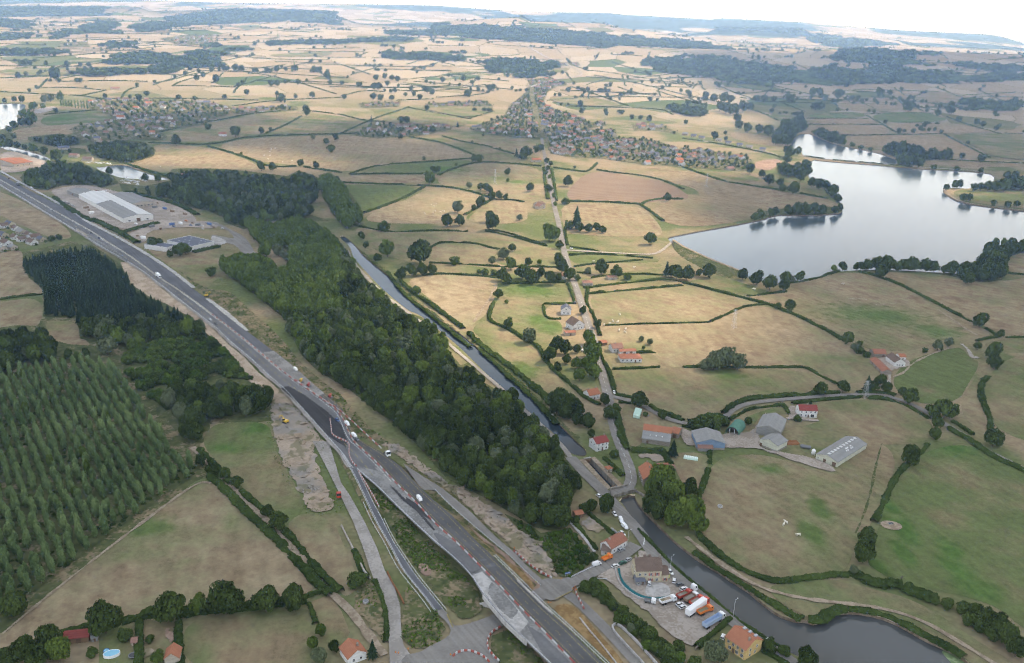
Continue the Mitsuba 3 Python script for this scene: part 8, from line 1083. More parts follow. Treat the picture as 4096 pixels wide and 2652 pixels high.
building("garden_shed", "pinkshed", "x", 2.2, .8, "m_wall_beige", "m_roof_dull", (), "small dull pink roofed shed at the garden corner", "shed", doors=(("f", .5, 1.0, 1.8),))
t, to, L, W = building("barn", "barn1", "x", 3.2, 5.0, "m_wall_stone", "m_roof_fibre", (), "large stone barn whose roof is half grey sheet and half orange tile", "barn", doors=(("r", .7, 3.2, 3.4), ("f", .2, 1.2, 2.0)), peak=.62)
put(child(t, "roof"), prism([(W * .34, 3.2 + 5.0 * .34 / .62 + .26), (W * .63, 8.46), (W * .63, 8.58), (W * .34, 3.2 + 5.0 * .34 / .62 + .42)], -.45, L + .45), "m_roof_orange", to=to)
tag(t + "__roof_002", "orange tiled upper half of the roof")
for i in range(3):
    put(child(t + "__roof", "skylight"), box(L * (.25 + .22 * i), L * (.25 + .22 * i) + .7, 1.9, 2.9, 4.85, 5.1), "m_p_white", to=to)
building("barn_annex", "barn1_annex", "x", 3.4, 2.0, "m_wall_stone", "m_roof_orange", (), "lower orange roofed annex at the right end of the large stone barn", "outbuilding", doors=(("f", .5, 2.0, 2.4),))
t, to, L, W = building("barn", "barn2", "y", 4.6, 2.6, "m_wall_blue", "m_roof_fibre", (), "barn with pale blue gable and grey sheet roof in the middle of the farm", "barn", doors=(("f", .12, 1.4, 2.4),), base=1.3)
put(child(t, "lean_to"), hull([(.6, -.02, 0), (L * .55, -.02, 0), (.6, -3, 0), (L * .55, -3, 0), (.6, -.02, 3.2), (L * .55, -.02, 3.2), (.6, -3, 2.2), (L * .55, -3, 2.2)]), "m_wall_grey", to=to)
put(child(t, "lean_to_roof"), hull([(.3, -.02, 3.24), (L * .57, -.02, 3.24), (.3, -3.3, 2.2), (L * .57, -3.3, 2.2), (.3, -.02, 3.34), (L * .57, -.02, 3.34), (.3, -3.3, 2.32), (L * .57, -3.3, 2.32)]), "m_roof_dull", to=to)
# green tunnel shed
m, L, W = frame_of("tunnel")
to = T(m)
ang = np.linspace(0, np.pi, 17)
out_ = [(L / 2 - math.cos(a) * L / 2, math.sin(a) * L * .52 + .5 * (0 < a < 3.14)) for a in ang]
inn_ = [(L / 2 - math.cos(a) * (L / 2 - .12), math.sin(a) * (L * .52 - .12) + .5 * (0 < a < 3.14)) for a in ang]
put("tunnel_shed__cover", swap_axes(prism(out_ + inn_[::-1], 0, W), L), "m_tunnel", to=to, smooth=40)
put("tunnel_shed__end_wall", swap_axes(prism(out_, W - .2, W - .02), L), "m_wall_grey", to=to)
for s in (.3, .66):
    put(child("tunnel_shed", "post"), box(L * s - .12, L * s + .12, .2, .45, 0, 3.6), "m_p_white", to=to)
put("tunnel_shed__load", box(L * .2, L * .8, W * .5, W * .8, 0, 2.4), "m_timber", to=to)
tag("tunnel_shed", "green half round tunnel shed open at the front", "shed")
building("barn", "barn3", "y", 4.4, 2.3, "m_wall_pale", "m_roof_fibre", (), "pale yellow gabled barn in front of the wide grey barn", "barn", doors=(("l", .85, 2.5, 3.0), ("f", .08, 1.6, 2.4)), base=1.2)
building("barn", "barn3b", "y", 4.8, 2.9, "m_wall_grey", "m_roof_fibre", (), "wide grey sheet roofed barn behind the pale yellow gable", "barn")
building("farmhouse", "farmhouse", "x", 5.2, 2.5, "m_wall_white", "m_roof_maroon", rows("f", (.12, .38, .64, .88), 3.4, .9, 1.1) + rows("f", (.12, .38), .8, 1.0, 1.5) + rows("f", (.75,), .4, 2.2, 2.0, None) + rows("l", (.4,), 3.4, .8, 1.0), "white farmhouse with a plain red roof above the farm", "house", chim=((.5, .5, 1.0),), doors=(("f", .52, 1.0, 2.1),))
t, to, L, W = building("barn", "barn4", "y", 3.4, 2.2, "m_wall_pale", "m_roof_fibre", rows("f", (.12, .9), 1.2, .8, .8), "long isolated livestock barn with pale ridge plates", "barn", doors=(("f", .42, 1.7, 2.4), ("f", .86, 2.4, 2.6)))
for i in range(10):
    put(child(t + "__roof", "ridge_vent"), box(L / 2 - .9, L / 2 + .9, W * (.04 + .095 * i), W * (.04 + .095 * i) + 1.9, 5.62, 5.86), "m_roof_light", to=to)
for i in range(5):
    for j in range(2):
        if (i + j) % 3:
            put(child(t + "__roof_001", "sheet"), hull([(L * (.66 + .1 * j) + a * .9, W * (.42 + .05 * i) + b * 1.5, 3.4 + 2.2 * (1 - (L * (.66 + .1 * j) + a * .9 - L / 2) / (L / 2)) + c) for a in (0, 1) for b in (0, 1) for c in (.21, .25)]), "m_roof_light", to=to)
sx, sy = SPOT["silo"]
put("feed_silo__tank", cat(tube((0, 0, 1.6), (0, 0, 3.6), 1.2, 14), tube((0, 0, 3.6), (0, 0, 4.5), 1.2, 14, .25), tube((0, 0, .9), (0, 0, 1.6), .4, 14, 1.2)), "m_p_white", to=place(sx, sy), smooth=40)
for i in range(4):
    a = i * math.pi / 2 + .6
    put(child("feed_silo", "leg"), tube((math.cos(a), math.sin(a), 0), (math.cos(a), math.sin(a), 1.9), .07), "m_p_steel", to=place(sx, sy))
tag("feed_silo", "small white feed silo at the corner of the long livestock barn", "silo")
building("house", "slate_house", "y", 4.6, 3.0, "m_wall_white", "m_roof_slate", rows("f", (.3, .7), 1.0, 1.0, 1.2) + rows("f", (.5,), 4.2, .9, 1.0) + rows("r", (.25, .6), 1.0, .9, 1.3), "white gabled house with blue grey slate roof by the village road", "house", chim=((.75, .4, .6),), doors=(("r", .85, 1.0, 2.1),))
t, to, L, W = building("house", "brown_house", "y", 4.4, 4.2, "m_wall_white", "m_roof_brown", rows("f", (.25, .5, .75), 1.0, 1.0, 1.2) + rows("f", (.4, .6), 4.0, .8, 1.0) + rows("r", (.3, .7), 1.0, .9, 1.2), "white house with steep brown roof close to the village road", "house", chim=((.5, .85, .7),), doors=(("f", .1, .9, 2.0),))
tag(t + "__roof_001", "redder right hand roof slope")
building("annex", "red_annex", "x", 2.6, 1.0, "m_wall_beige", "m_roof_red", (), "low red roofed annex in front of the steep brown roofed house", "outbuilding", doors=(("f", .5, 1.2, 2.0),))
building("house", "road_red", "x", 3.8, 2.8, "m_wall_white", "m_roof_orange", rows("f", (.2, .8), 1.0, .9, 1.2) + rows("l", (.3, .7), 1.0, .9, 1.2), "white house with steep orange roof wedged beside the village road", "house", chim=((.15, .5, .8), (.85, .5, .8)), doors=(("f", .5, 1.0, 2.0),))
building("house", "twin1", "x", 3.6, 2.6, "m_wall_white", "m_roof_dull", rows("f", (.2, .8), 1.0, 1.0, 1.2) + rows("r", (.5,), 1.0, 1.6, 1.4), "rear one of two red roofed houses right of the road, with a white gable", "house", chim=((.4, .5, .7),), doors=(("f", .5, 1.0, 2.0),))
building("annex", "twin_annex", "x", 2.5, 1.1, "m_wall_white", "m_roof_red", (), "long low red roofed annex between the two red roofed houses", "outbuilding", doors=(("f", .3, 2.2, 2.0), ("f", .7, 2.2, 2.0)))
building("house", "twin2", "x", 3.0, 2.4, "m_wall_white", "m_roof_red", rows("f", (.1, .3, .5, .9), .9, 1.1, 1.3) + rows("r", (.3, .7), .9, 1.0, 1.2), "front one of two red roofed houses right of the road, long and low", "house", chim=((.35, .5, .6), (.7, .5, .6)), doors=(("f", .7, 1.0, 2.0),), hip=True)
building("garden_shed", "twin_shed", "x", 2.2, .8, "m_timber", "m_roof_red", (), "red roofed garden shed beside the road hedge near the two red roofed houses", "shed", doors=(("f", .5, 1.0, 1.8),))
building("bungalow", "bungalow", "x", 2.8, 2.0, "m_wall_beige", "m_roof_dull", rows("f", (.2, .5, .8), .9, 1.0, 1.2), "low bungalow with brownish red roof right of the road", "house", chim=((.3, .5, .6),), hip=True)
building("cabin", "pinkhut", "x", 2.6, 1.0, "m_wall_beige", "m_roof_dull", rows("f", (.3, .7), .9, .9, 1.0), "small pinkish cabin in the garden behind the bungalow", "cabin", doors=(("f", .5, .9, 2.0),))
building("house", "bright1", "x", 3.5, 2.0, "m_wall_white", "m_roof_dull", rows("f", (.3, .7), .9, .9, 1.2), "small house half hidden by trees left of the road", "house")
building("stable", "fshed", "x", 2.8, 1.9, "m_wall_stone", "m_roof_red", (), "very long narrow red roofed stable of the hillside farm", "barn", doors=(("f", .2, 1.4, 2.0), ("f", .5, 1.4, 2.0), ("f", .8, 1.4, 2.0)))
building("barn", "fbarn", "x", 3.2, 2.4, "m_wall_stone", "m_roof_red", (), "red roofed barn at the back of the hillside farm court", "barn", doors=(("f", .8, 1.8, 2.4),))
building("farmhouse", "fhouse", "y", 4.0, 2.8, "m_wall_white", "m_roof_brown", rows("f", (.25, .5, .75), 1.0, .9, 1.3) + rows("r", (.2, .5, .8), 1.0, .9, 1.2), "hillside farmhouse with brown roof and pale gable", "house", chim=((.5, .2, .7),))
building("annex", "fannex", "x", 3.0, 1.4, "m_wall_white", "m_roof_orange", (), "small orange roofed annex behind the hillside farmhouse", "outbuilding", doors=(("f", .5, 1.0, 2.0),))
t, to, L, W = building("warehouse", "ware1", "x", 6.0, 3.0, "m_wall_white", "m_roof_fibre", rows("r", (.2, .8), 1.5, 2.0, 1.6), "very long warehouse with white and grey sheet roof", "warehouse", doors=(("r", .5, 4.5, 4.5),))
put(child(t, "roof"), gable_roof(L, W, 6.22, 3.0, .5, .14, .2)[1], "m_roof_light", to=to); tag(t + "__roof_002", "white sheets on the far roof slope")
put(child(t, "roof"), gable_roof(L * .42, W, 6.22, 3.0, .5, .14, .2)[0], "m_roof_light", to=to)
building("warehouse", "ware2", "x", 5.2, 2.4, "m_wall_beige", "m_roof_fibre", rows("r", (.15, .3, .45, .6, .75, .9), 1.4, 2.2, 1.6), "grey sheet roofed warehouse behind the very long one", "warehouse", doors=(("f", .5, 4, 4),))
building("warehouse", "ware3", "x", 5.0, 2.0, "m_wall_grey", "m_roof_fibre", (), "low grey hall at the far left end of the very long warehouse", "warehouse", doors=(("f", .5, 4, 4),))
for key, e, lab in (("depot", 6.0, "main"), ("depot_front", 4.6, "front")):
    m, L, W = frame_of(key)
    to = T(m)
    n_ = "flat_depot" if key == "depot" else "depot_wing"
    put(n_ + "__wall", box(0, L, 0, W, -.3, e), "m_wall_white", to=to)
    put(n_ + "__roof", cat(box(.4, L - .4, .4, W - .4, e, e + .05)), "m_roof_slate", to=to)
    for i, bx in enumerate((box(0, L, 0, .4, e, e + .5), box(0, L, W - .4, W, e, e + .5), box(0, .4, .4, W - .4, e, e + .5), box(L - .4, L, .4, W - .4, e, e + .5))):
        put(child(n_, "parapet"), bx, "m_roof_light", to=to)
    for i in range(3 if key == "depot" else 0):
        for j in range(4):
            if (i * 3 + j * 5) % 4:
                put(child(n_ + "__roof", "skylight"), box(L * (.2 + .27 * i) + j % 2, L * (.2 + .27 * i) + j % 2 + 1.2, W * (.12 + .2 * j), W * (.12 + .2 * j) + 1.2, e + .05, e + .5), "m_p_silver", to=to)
    for i in range(5):
        window(n_, to, "f", L, W, L * (.12 + .19 * i), 1.2, 1.8, 1.4)
    door(n_, to, "r", L, W, W * .5, 4, 4)
    tag(n_, "white depot with a dark flat roof full of skylights beside the highway" if key == "depot" else "lower white wing in front of the flat roofed depot", "warehouse")
t, to, L, W = building("red_depot", "red_depot", "x", 5.0, 3.0, "m_wall_beige", "m_roof_orange", rows("f", (.2, .5, .8), 1.5, 2.0, 1.4), "depot with a faded orange roof at the left edge", "warehouse", doors=(("r", .5, 5, 4),))
for i in range(2):
    put(child(t + "__roof", "skylight"), hull([(L * (.3 + .36 * i) + a * 1.8, W * (.08 + .33 * b), 5.0 + 3.0 * (.08 + .33 * b) / .5 + .22 + c) for a in (0, 1) for b in (0, 1) for c in (0, .05)]), "m_roof_dull", to=to)
building("pool_shed", "poolshed", "x", 2.6, 1.0, "m_timber", "m_roof_maroon", (), "long dark red roofed shed beside the pool garden", "shed", doors=(("f", .6, 2.0, 2.0),))
building("house", "poolhouse", "y", 3.4, 2.4, "m_wall_beige", "m_roof_orange", (), "orange roofed house end cut by the bottom edge near the gravel strip", "house")
building("garden_cabin", "pinkcabin", "x", 2.0, .9, "m_wall_beige", "m_roof_dull", (), "little pink cabin beside the clipped hedge in the pool garden", "cabin", doors=(("f", .5, .8, 1.8),))
building("garden_shed", "greyshed", "x", 1.9, .7, "m_wall_grey", "m_roof_fibre", (), "small grey shed beside the dark red roofed one", "shed", doors=(("f", .5, .8, 1.7),))
building("house", "sw_house", "y", 3.4, 2.6, "m_wall_white", "m_roof_orange", rows("f", (.3, .7), 1.0, .9, 1.2), "orange roofed house at the bottom edge beside the dark conifer", "house", chim=((.7, .4, .6),))
building("house", "cottage1", "x", 4.2, 2.8, "m_wall_beige", "m_roof_orange", rows("f", (.2, .5, .8), 1.2, 1.0, 1.3), "orange roofed cottage where the straight road enters the village", "house", chim=((.2, .5, .8),))
building("house", "cottage2", "y", 4.2, 3.2, "m_wall_beige", "m_roof_brown", rows("f", (.3, .7), 1.2, 1.0, 1.3), "brown roofed cottage half way up the straight road", "house", chim=((.5, .5, .8),))
building("house", "cottage3", "y", 4.0, 3.0, "m_wall_beige", "m_roof_dull", rows("f", (.3, .7), 1.2, 1.0, 1.3), "pinkish roofed cottage in front of the brown roofed one", "house")
building("house", "farB", "x", 4.6, 3.4, "m_wall_white", "m_roof_red", rows("f", (.3, .7), 1.2, 1.0, 1.3), "white house with red roof in the trees below the left hand village", "house")
for k, n_, lab in (("farA", "farmhouse", "lone farmhouse with pale orange roof in the straw fields"), ):
    m, L, W = frame_of(k)
    z = float(hill_height(m[0, 3], m[1, 3])); m[2, 3] = z
    to = T(m)
    t = numbered(n_)
    put(t + "__wall", gable_walls(L, W, 4.5, 4), "m_wall_cream", to=to)
    for q in gable_roof(L, W, 4.5, 4):
        put(child(t, "roof"), q, "m_roof_dull", to=to)
    tag(t, lab, "house")
for k, rf, lab in (("canalhut", "m_roof_dull", "small tiled house beside the end of the canal basin"), ("woodhut", "m_roof_fibre", "grey roofed shed in the copse clearing"), ("basinhouse", "m_roof_slate", "pale house with slate roof behind the basin"),
                   ("quayhouse1", "m_roof_dull", "house with dull roof on the basin quay"), ("quayhouse2", "m_roof_brown", "brown roofed house beside the moored boats")):
    building("house" if "hut" not in k else "cabin", k, "x", 3.6, 2.4, "m_wall_beige", rf, rows("f", (.3, .7), 1.0, .9, 1.2), lab, "house" if "hut" not in k else "cabin")

# ------------------------------------------------------------------ villages
HG = {}
for i, (L, W, e, r) in enumerate(((11, 8, 3.2, 2.8), (9, 8, 4.6, 2.6), (14, 9, 5.2, 3.2), (8, 7, 3.0, 2.4))):
    for j, (wl, rf) in enumerate((("m_wall_white", "m_roof_brown"), ("m_wall_cream", "m_roof_slate"), ("m_wall_beige", "m_roof_dull"), ("m_wall_white", "m_roof_orange"), ("m_wall_beige", "m_roof_fibre"))):
        g = f"group_house_{i}_{j}"
        HG[i, j] = g
        sh = lambda q: q.apply_translation((-L / 2, -W / 2, 0)) or q
        ra, rb = gable_roof(L, W, e, r)
        wn = cat(*[box(L * u - .5, L * u + .5, -.05, .02, z, z + 1.3) for u in (.18, .5, .82) for z in ((.9,) if e < 4 else (.9, 3.0))] + [box(L - .02, L + .05, W * u - .45, W * u + .45, 1, 2.3) for u in (.3, .7)])
        scene[g] = {"type": "shapegroup", "wall": mikit.ply(sh(gable_walls(L, W, e, r)), wl), "roof": mikit.ply(sh(ra), rf), "roof_001": mikit.ply(sh(rb), rf), "window": mikit.ply(sh(wn), "m_p_pane"),
                    "chimney": mikit.ply(sh(box(L * .2 - .4, L * .2 + .4, W * .5 - .35, W * .5 + .35, e + r * .5, e + r + .9)), "m_wall_stone")}
ROOFN = ["brown", "slate", "dull red", "orange", "grey"]


def add_house(x, y, deg, i, j, where, group):
    key = numbered("village_house" if group not in ("core", "east village") else "town_house")
    scene[key] = {"type": "instance", "group": {"type": "ref", "id": HG[i, j]}, "to_world": place(x, y, float(hill_height(x, y)) if y > FAR else 0, deg, 1.15 if y > 1200 else 1.0)}
    tag(key + "__window", kind="stuff")
    tag(key, f"small pale house with {ROOFN[j]} roof {where}", "house", f"{ROOFN[j]} roofed houses {where}")


VROAD = sg.LineString(P["village_road"]).buffer(7).union(sg.LineString(P["far_road"]).buffer(9))
VS = {"left village": (20, .52, (.45, .2, .15, .1, .1), "in the left hand village", 95), "left strip": (19, .7, (.3, .1, .2, .2, .2), "in the row right of the left hand village", 14), "hamlet": (18, .6, (.3, .3, .2, .15, .05), "in the middle hamlet", 24),
      "north row": (18, .6, (.2, .4, .3, .1, 0), "in the row above the shaded meadow", 16), "north row b": (22, .5, (.3, .2, .4, .1, 0), "in the short row beyond the middle hamlet", 10), "core": (16, .55, (.35, .2, .25, .15, .05), "along the village main street", 120),
      "east village": (16.5, .52, (.35, .25, .2, .12, .08), "in the new quarter right of the main street", 120), "far hamlet": (40, .6, (.3, .2, .3, .2, 0), "in the hazy hamlet far left", 26), "hill hamlet": (28, .7, (.2, .1, .4, .3, 0), "at the top of the main street", 18),
      "valley hamlet": (60, .5, (.3, .2, .3, .2, 0), "scattered in the far left valley", 8), "top hamlet": (34, .6, (.3, .1, .3, .3, 0), "beside the far climbing road", 10), "east strip": (28, .6, (.3, .3, .2, .1, .1), "strung out right of the village", 9)}
VAX = {"left village": 14, "left strip": 8, "core": 84, "east village": 20, "hamlet": 10}
vt = {}
for name, (s, prob, mixp, where, most) in VS.items():
    first = COUNT.get("village_house", 0) + COUNT.get("town_house", 0)
    z = sg.Polygon(V[name]).buffer(0).difference(VROAD)
    fz = flat(rough_edge(sg.Polygon(V[name]).buffer(4), 12.0), 1.6 if z.bounds[3] > FAR else .7, 60, hill_height)
    put(numbered("village_ground"), fz, "m_verge", uv=np.tile([.72, .4], (len(fz.vertices), 1))); tag("village_ground" if COUNT["village_ground"] == 1 else f"village_ground_{COUNT['village_ground'] - 1:03d}", "gardens and yards " + where, kind="structure")
    spots = scatter(z, s, rng, 0.22)
    rng.shuffle(spots)
    for x, y in spots:
        c = meshkit.noise(np.array([[x / 45, y / 45, 1.0]]))[0]
        deg = VAX.get(name, 10) + 25 * (meshkit.noise(np.array([[x / 160, y / 160, 4.0]]))[0] - .5) + rng.choice([0, 90, 180, 270]) + rng.normal(0, 4)
        if rng.random() < prob + .35 * (c - .4) and COUNT.get("village_house", 0) + COUNT.get("town_house", 0) - first < most:
            add_house(x, y, deg, int(rng.choice(4, p=(.4, .25, .1, .25))), int(rng.choice(5, p=mixp)), where, name)
        elif rng.random() < 0.85:
            k = "village_trees"
            vt[k] = vt.get(k, 0) + 1
            add_tree(f"{k}__{vt[k]:04d}", str(rng.choice(list("oobscb"))), x, y, rng.uniform(4, 9), rng.uniform(4, 8))
        for _k in range(2):
            if rng.random() < .38:
                k = "village_trees"
                vt[k] = vt.get(k, 0) + 1
                add_tree(f"{k}__{vt[k]:04d}", str(rng.choice(list("ossb"))), x + rng.uniform(-.6, .6) * s, y + rng.uniform(-.6, .6) * s, rng.uniform(1.5, 3.6), rng.uniform(2, 4))
tag("village_trees", "garden trees and bushes packed between the village houses", kind="stuff")
for i, (x, y) in enumerate(ROW):
    add_house(x, y, -28, 0, 1 if i % 3 else 4, "in the neat row below the green field", "white row")
for i, (x, y) in enumerate(ESTATE):
    add_house(x, y, -35 + (90 if i % 5 == 0 else 0), 0 if i % 2 else 3, (0, 1, 0, 4, 0)[i % 5], "in the housing estate at the left edge", "estate")
for i, (x, y) in enumerate(ESTATE):
    tag(add_tree(numbered("garden_bush"), "s", x + 7, y - 5, 2.4, 3.5), "rounded garden bush between the houses of the left edge estate", "bush", "garden bushes of the estate")

# ------------------------------------------------------------------ vehicles
CY = lambda x, y, z, r, w: tube((x, y - w / 2, z), (x, y + w / 2, z), r, 12)


def wheels(xs, y=.78, r=.32, w=.22):
    return [("wheel", CY(x, s * y, r, r, w), "m_p_rubber") for x in xs for s in (-1, 1)]


def car_parts(c, kind="car"):
    if kind == "car":
        L0, h0, h1 = 2.1, .88, 1.46
        body = hull([(x, y, z) for x, z, y_ in ((-2.1, .3, .8), (-2.1, .78, .78), (-1.95, .9, .78), (.95, .9, .8), (1.9, .74, .74), (2.1, .55, .7), (2.1, .28, .72)) for y in (-y_, y_)])
        glass = hull([(x, y, z) for x, z, y_ in ((-1.95, .88, .74), (1.05, .88, .74), (-1.45, 1.42, .6), (.25, 1.42, .6)) for y in (-y_, y_)])
        roof = hull([(x, y, z) for x, z, y_ in ((-1.5, 1.4, .62), (.3, 1.4, .62), (-1.35, 1.47, .56), (.15, 1.47, .56)) for y in (-y_, y_)])
        wx = (-1.3, 1.3)
    else:
        body = hull([(x, y, z) for x, z, y_ in ((-2.4, .35, .9), (-2.4, 1.85, .82), (-2.2, 2.0, .78), (1.0, 2.0, .78), (1.75, 1.15, .86), (2.35, .95, .85), (2.45, .4, .86)) for y in (-y_, y_)])
        glass = hull([(x, y, z) for x, z, y_ in ((.95, 1.9, .74), (1.7, 1.2, .84), (1.1, 1.93, .72), (1.78, 1.2, .82), (.6, 1.25, .885), (.6, 1.75, .83)) for y in (-y_, y_)])
        roof = box(-2.1, .8, -.7, .7, 2.0, 2.03)
        wx = (-1.55, 1.5)
    x1 = 2.0 if kind == "car" else 2.35
    return [("body", body, c), ("glass", glass, "m_p_glass"), ("roof_panel", roof, c)] + wheels(wx, .78 if kind == "car" else .85) + \
        [("headlight", box(x1, x1 + .12, s * .58 - .16, s * .58 + .16, .58, .72), "m_p_silver") for s in (-1, 1)] + [("bumper", box(-x1 - .14, -x1 + .1, -.7, .7, .34, .5), "m_p_black")]


def cab_parts(c, x0=0.0, h=3.0):
    b = hull([(x0 + x, y, z) for x, z in ((0, .9), (0, h), (1.7, h - .15), (2.1, 1.9), (2.15, .6), (0, .6)) for y in (-1.2, 1.2)])
    return [("cab", b, c), ("windscreen", hull([(x0 + x, y, z) for x, z in ((1.76, h - .3), (2.1, 1.95), (1.9, h - .3), (2.2, 1.95)) for y in (-1.1, 1.1)]), "m_p_glass")] + \
        [("side_window", box(x0 + .7, x0 + 1.5, min(s * 1.19, s * 1.23), max(s * 1.19, s * 1.23), 1.9, h - .35), "m_p_glass") for s in (-1, 1)]


def open_bed(x0, x1, z0, z1, c):
    return [("bed", cat(box(x0, x1, -1.2, 1.2, z0, z0 + .12), box(x0, x1, -1.24, -1.14, z0, z1), box(x0, x1, 1.14, 1.24, z0, z1), box(x0, x0 + .1, -1.14, 1.14, z0, z1), box(x1 - .1, x1, -1.14, 1.14, z0, z1 + .25)), c)]


def lorry_parts(kind, c):
    cc = c
    tw = lambda xs: wheels(xs, 1.0, .5, .35)
    if kind == "lorry":
        return cab_parts("m_p_white" if c != "m_p_grey" else c, 3.0) + [("box_body", box(-5, 2.7, -1.25, 1.25, 1.1, 3.9), c), ("chassis", box(-4.8, 4.5, -.5, .5, .6, 1.08), "m_p_black")] + tw((-3.6, -2.3, 4.0))
    if kind == "tractor_unit":
        return cab_parts(c, 0.6, 3.4) + [("chassis", box(-3.2, 2.4, -.5, .5, .6, 1.0), "m_p_black"), ("coupling", box(-2.4, -1.2, -.6, .6, 1.0, 1.2), "m_p_grey")] + tw((-2.2, 1.7))
    if kind == "tipper":
        return cab_parts("m_p_white" if c in ("m_p_tan", "m_p_brown") else c, 2.2, 2.9) + open_bed(-4.0, 1.9, 1.25, 2.45, c) + [("load", box(-3.85, 1.75, -1.1, 1.1, 1.37, 2.0), "m_dirt"), ("chassis", box(-3.8, 4.0, -.5, .5, .6, 1.2), "m_p_black")] + tw((-2.9, -1.6, 3.4))
    if kind == "semi":
        return cab_parts("m_p_scarlet", 5.6, 3.5) + [("trailer", box(-8.0, 5.2, -1.27, 1.27, 1.15, 4.0), "m_p_white"), ("chassis", box(-7.6, 7.4, -.5, .5, .6, 1.12), "m_p_black")] + tw((-6.6, -5.3, -4.0, 4.2, 7.0))
    if kind == "semitip":
        return cab_parts("m_p_white", 5.6, 3.4) + open_bed(-5.5, 5.2, 1.25, 3.1, "m_p_lightblue") + [("chassis", box(-5.2, 7.4, -.5, .5, .6, 1.2), "m_p_black")] + tw((-4.4, -3.1, 4.2, 7.0))
    if kind == "pickup":
        return cab_parts(c, .4, 2.2) + open_bed(-2.8, .2, .9, 1.3, "m_p_grey") + [("chassis", box(-2.6, 2.3, -.45, .45, .45, .85), "m_p_black")] + wheels((-1.9, 1.6), .95, .38)
    if kind == "works_truck":
        return cab_parts(c, .6, 2.5) + open_bed(-3.2, .4, 1.0, 1.7, c) + [("crane", cat(tube((-.2, 0, 1.6), (-.2, 0, 2.9), .14), tube((-.2, 0, 2.9), (-2.6, .2, 2.5), .11)), "m_p_yellow"), ("chassis", box(-3.0, 2.4, -.45, .45, .5, .95), "m_p_black")] + wheels((-2.0, 1.8), .98, .42)
    if kind == "excavator":
        return [("track", hull([(x, s * 1.1 + o, z) for x, z in ((-1.8, .35), (-1.5, 0), (1.5, 0), (1.8, .35), (1.5, .8), (-1.5, .8)) for o in (-.3, .3)]), "m_p_black") for s in (-1, 1)] + \
            [("house", hull([(x, y, z) for x, y in ((-1.9, -1.2), (1.2, -1.2), (1.2, 1.2), (-1.9, 1.2)) for z in (.95, 1.9)] + [(-1.7, -1, 2.2), (-1.7, 1, 2.2)]), c), ("cab", box(.1, 1.4, .2, 1.2, 1.2, 2.9), "m_p_glass"), ("cab_roof", box(.05, 1.45, .15, 1.25, 2.9, 3.0), c),
             ("boom", cat(hull([(1.0, y, z) for y in (-.45, -.1) for z in (1.3, 1.8)] + [(3.4, y, z) for y in (-.42, -.13) for z in (3.7, 4.1)]), hull([(3.3, y, z) for y in (-.42, -.13) for z in (3.7, 4.1)] + [(5.4, y, z) for y in (-.4, -.15) for z in (2.9, 3.15)])), c),
             ("arm", hull([(5.3, y, z) for y in (-.4, -.15) for z in (2.8, 3.4)] + [(5.7, y, .9) for y in (-.38, -.17)]), c), ("bucket", hull([(5.2, y, .3) for y in (-.8, .25)] + [(6.0, y, .2) for y in (-.8, .25)] + [(5.7, y, 1.0) for y in (-.8, .25)] + [(5.1, y, .8) for y in (-.8, .25)]), "m_p_grey")]
    if kind == "roller":
        return [("drum", CY(1.3, 0, .65, .65, 1.7), "m_p_grey"), ("frame", hull([(x, y, z) for x in (-.2, 1.3) for y in (-.95, .95) for z in (.5, .9)]), c), ("hood", hull([(x, y, z) for x, z in ((-2.0, .6), (-2.0, 1.3), (-.6, 1.5), (-.4, .6)) for y in (-.8, .8)]), c),
                ("canopy", box(-.9, .7, -.85, .85, 2.45, 2.55), c)] + [("post", tube((x, s * .75, .9), (x, s * .75, 2.45), .05), "m_p_black") for x in (-.8, .6) for s in (-1, 1)] + wheels((-1.3,), .8, .6, .4)
    raise KeyError(kind)


PARTS = {}


def emit(key, kind, col, to):
    if (kind, col) not in PARTS:
        ps = car_parts("m_p_" + col, kind) if kind in ("car", "van") else lorry_parts(kind, "m_p_" + col)
        PARTS[kind, col] = [(n, mikit.ply(m, mt, smooth=25 if n in ("body", "wheel") else False)) for n, m, mt in ps]
    for n, shape in PARTS[kind, col]:
        reuse(child(key, n), shape, to)


VNAME = {"car": ("parked_car", "car"), "van": ("white_van", "van"), "lorry": ("lorry", "lorry"), "tractor_unit": ("tractor_unit", "lorry"), "tipper": ("tipper_lorry", "lorry"), "semi": ("articulated_lorry", "lorry"), "semitip": ("tipper_semitrailer", "lorry"),
         "pickup": ("pickup_truck", "pickup"), "works_truck": ("works_truck", "truck"), "excavator": ("excavator", "excavator"), "roller": ("road_roller", "roller")}
VL = iter(VLAB)
for kind, col, x, y, deg, z in VEH:
    nm, ct = VNAME[kind]
    lab = next(VL)
    moving = " on the " in lab and "highway" in lab
    if kind == "car" and moving:
        nm = "moving_car"
    key = numbered(nm)
    base_z = z + .03 if z > .3 else .70
    emit(key, kind, col, place(x, y, base_z, deg))
    tag(key, lab, ct, "vehicles on the highway" if moving else "parked vehicles" if kind in ("car", "van") else None)

# ------------------------------------------------------------------ barriers, rails, walls
RB = mikit.ply(hull([(x, y, z) for x in (-2.0, 2.0) for y, z in ((-.24, 0), (.24, 0), (-.1, .7), (.1, .7))]), "m_p_barrier_red")
WB = mikit.ply(hull([(x, y, z) for x in (-2.0, 2.0) for y, z in ((-.24, 0), (.24, 0), (-.1, .7), (.1, .7))]), "m_p_barrier_white")
SR = mikit.ply(hull([(x, y, z) for x in (-.62, .62) for y, z in ((-.3, 0), (.3, 0), (-.16, .85), (.16, .85))]), "m_p_barrier_red")
SW = mikit.ply(hull([(x, y, z) for x in (-.62, .62) for y, z in ((-.3, 0), (.3, 0), (-.16, .85), (.16, .85))]), "m_p_barrier_white")


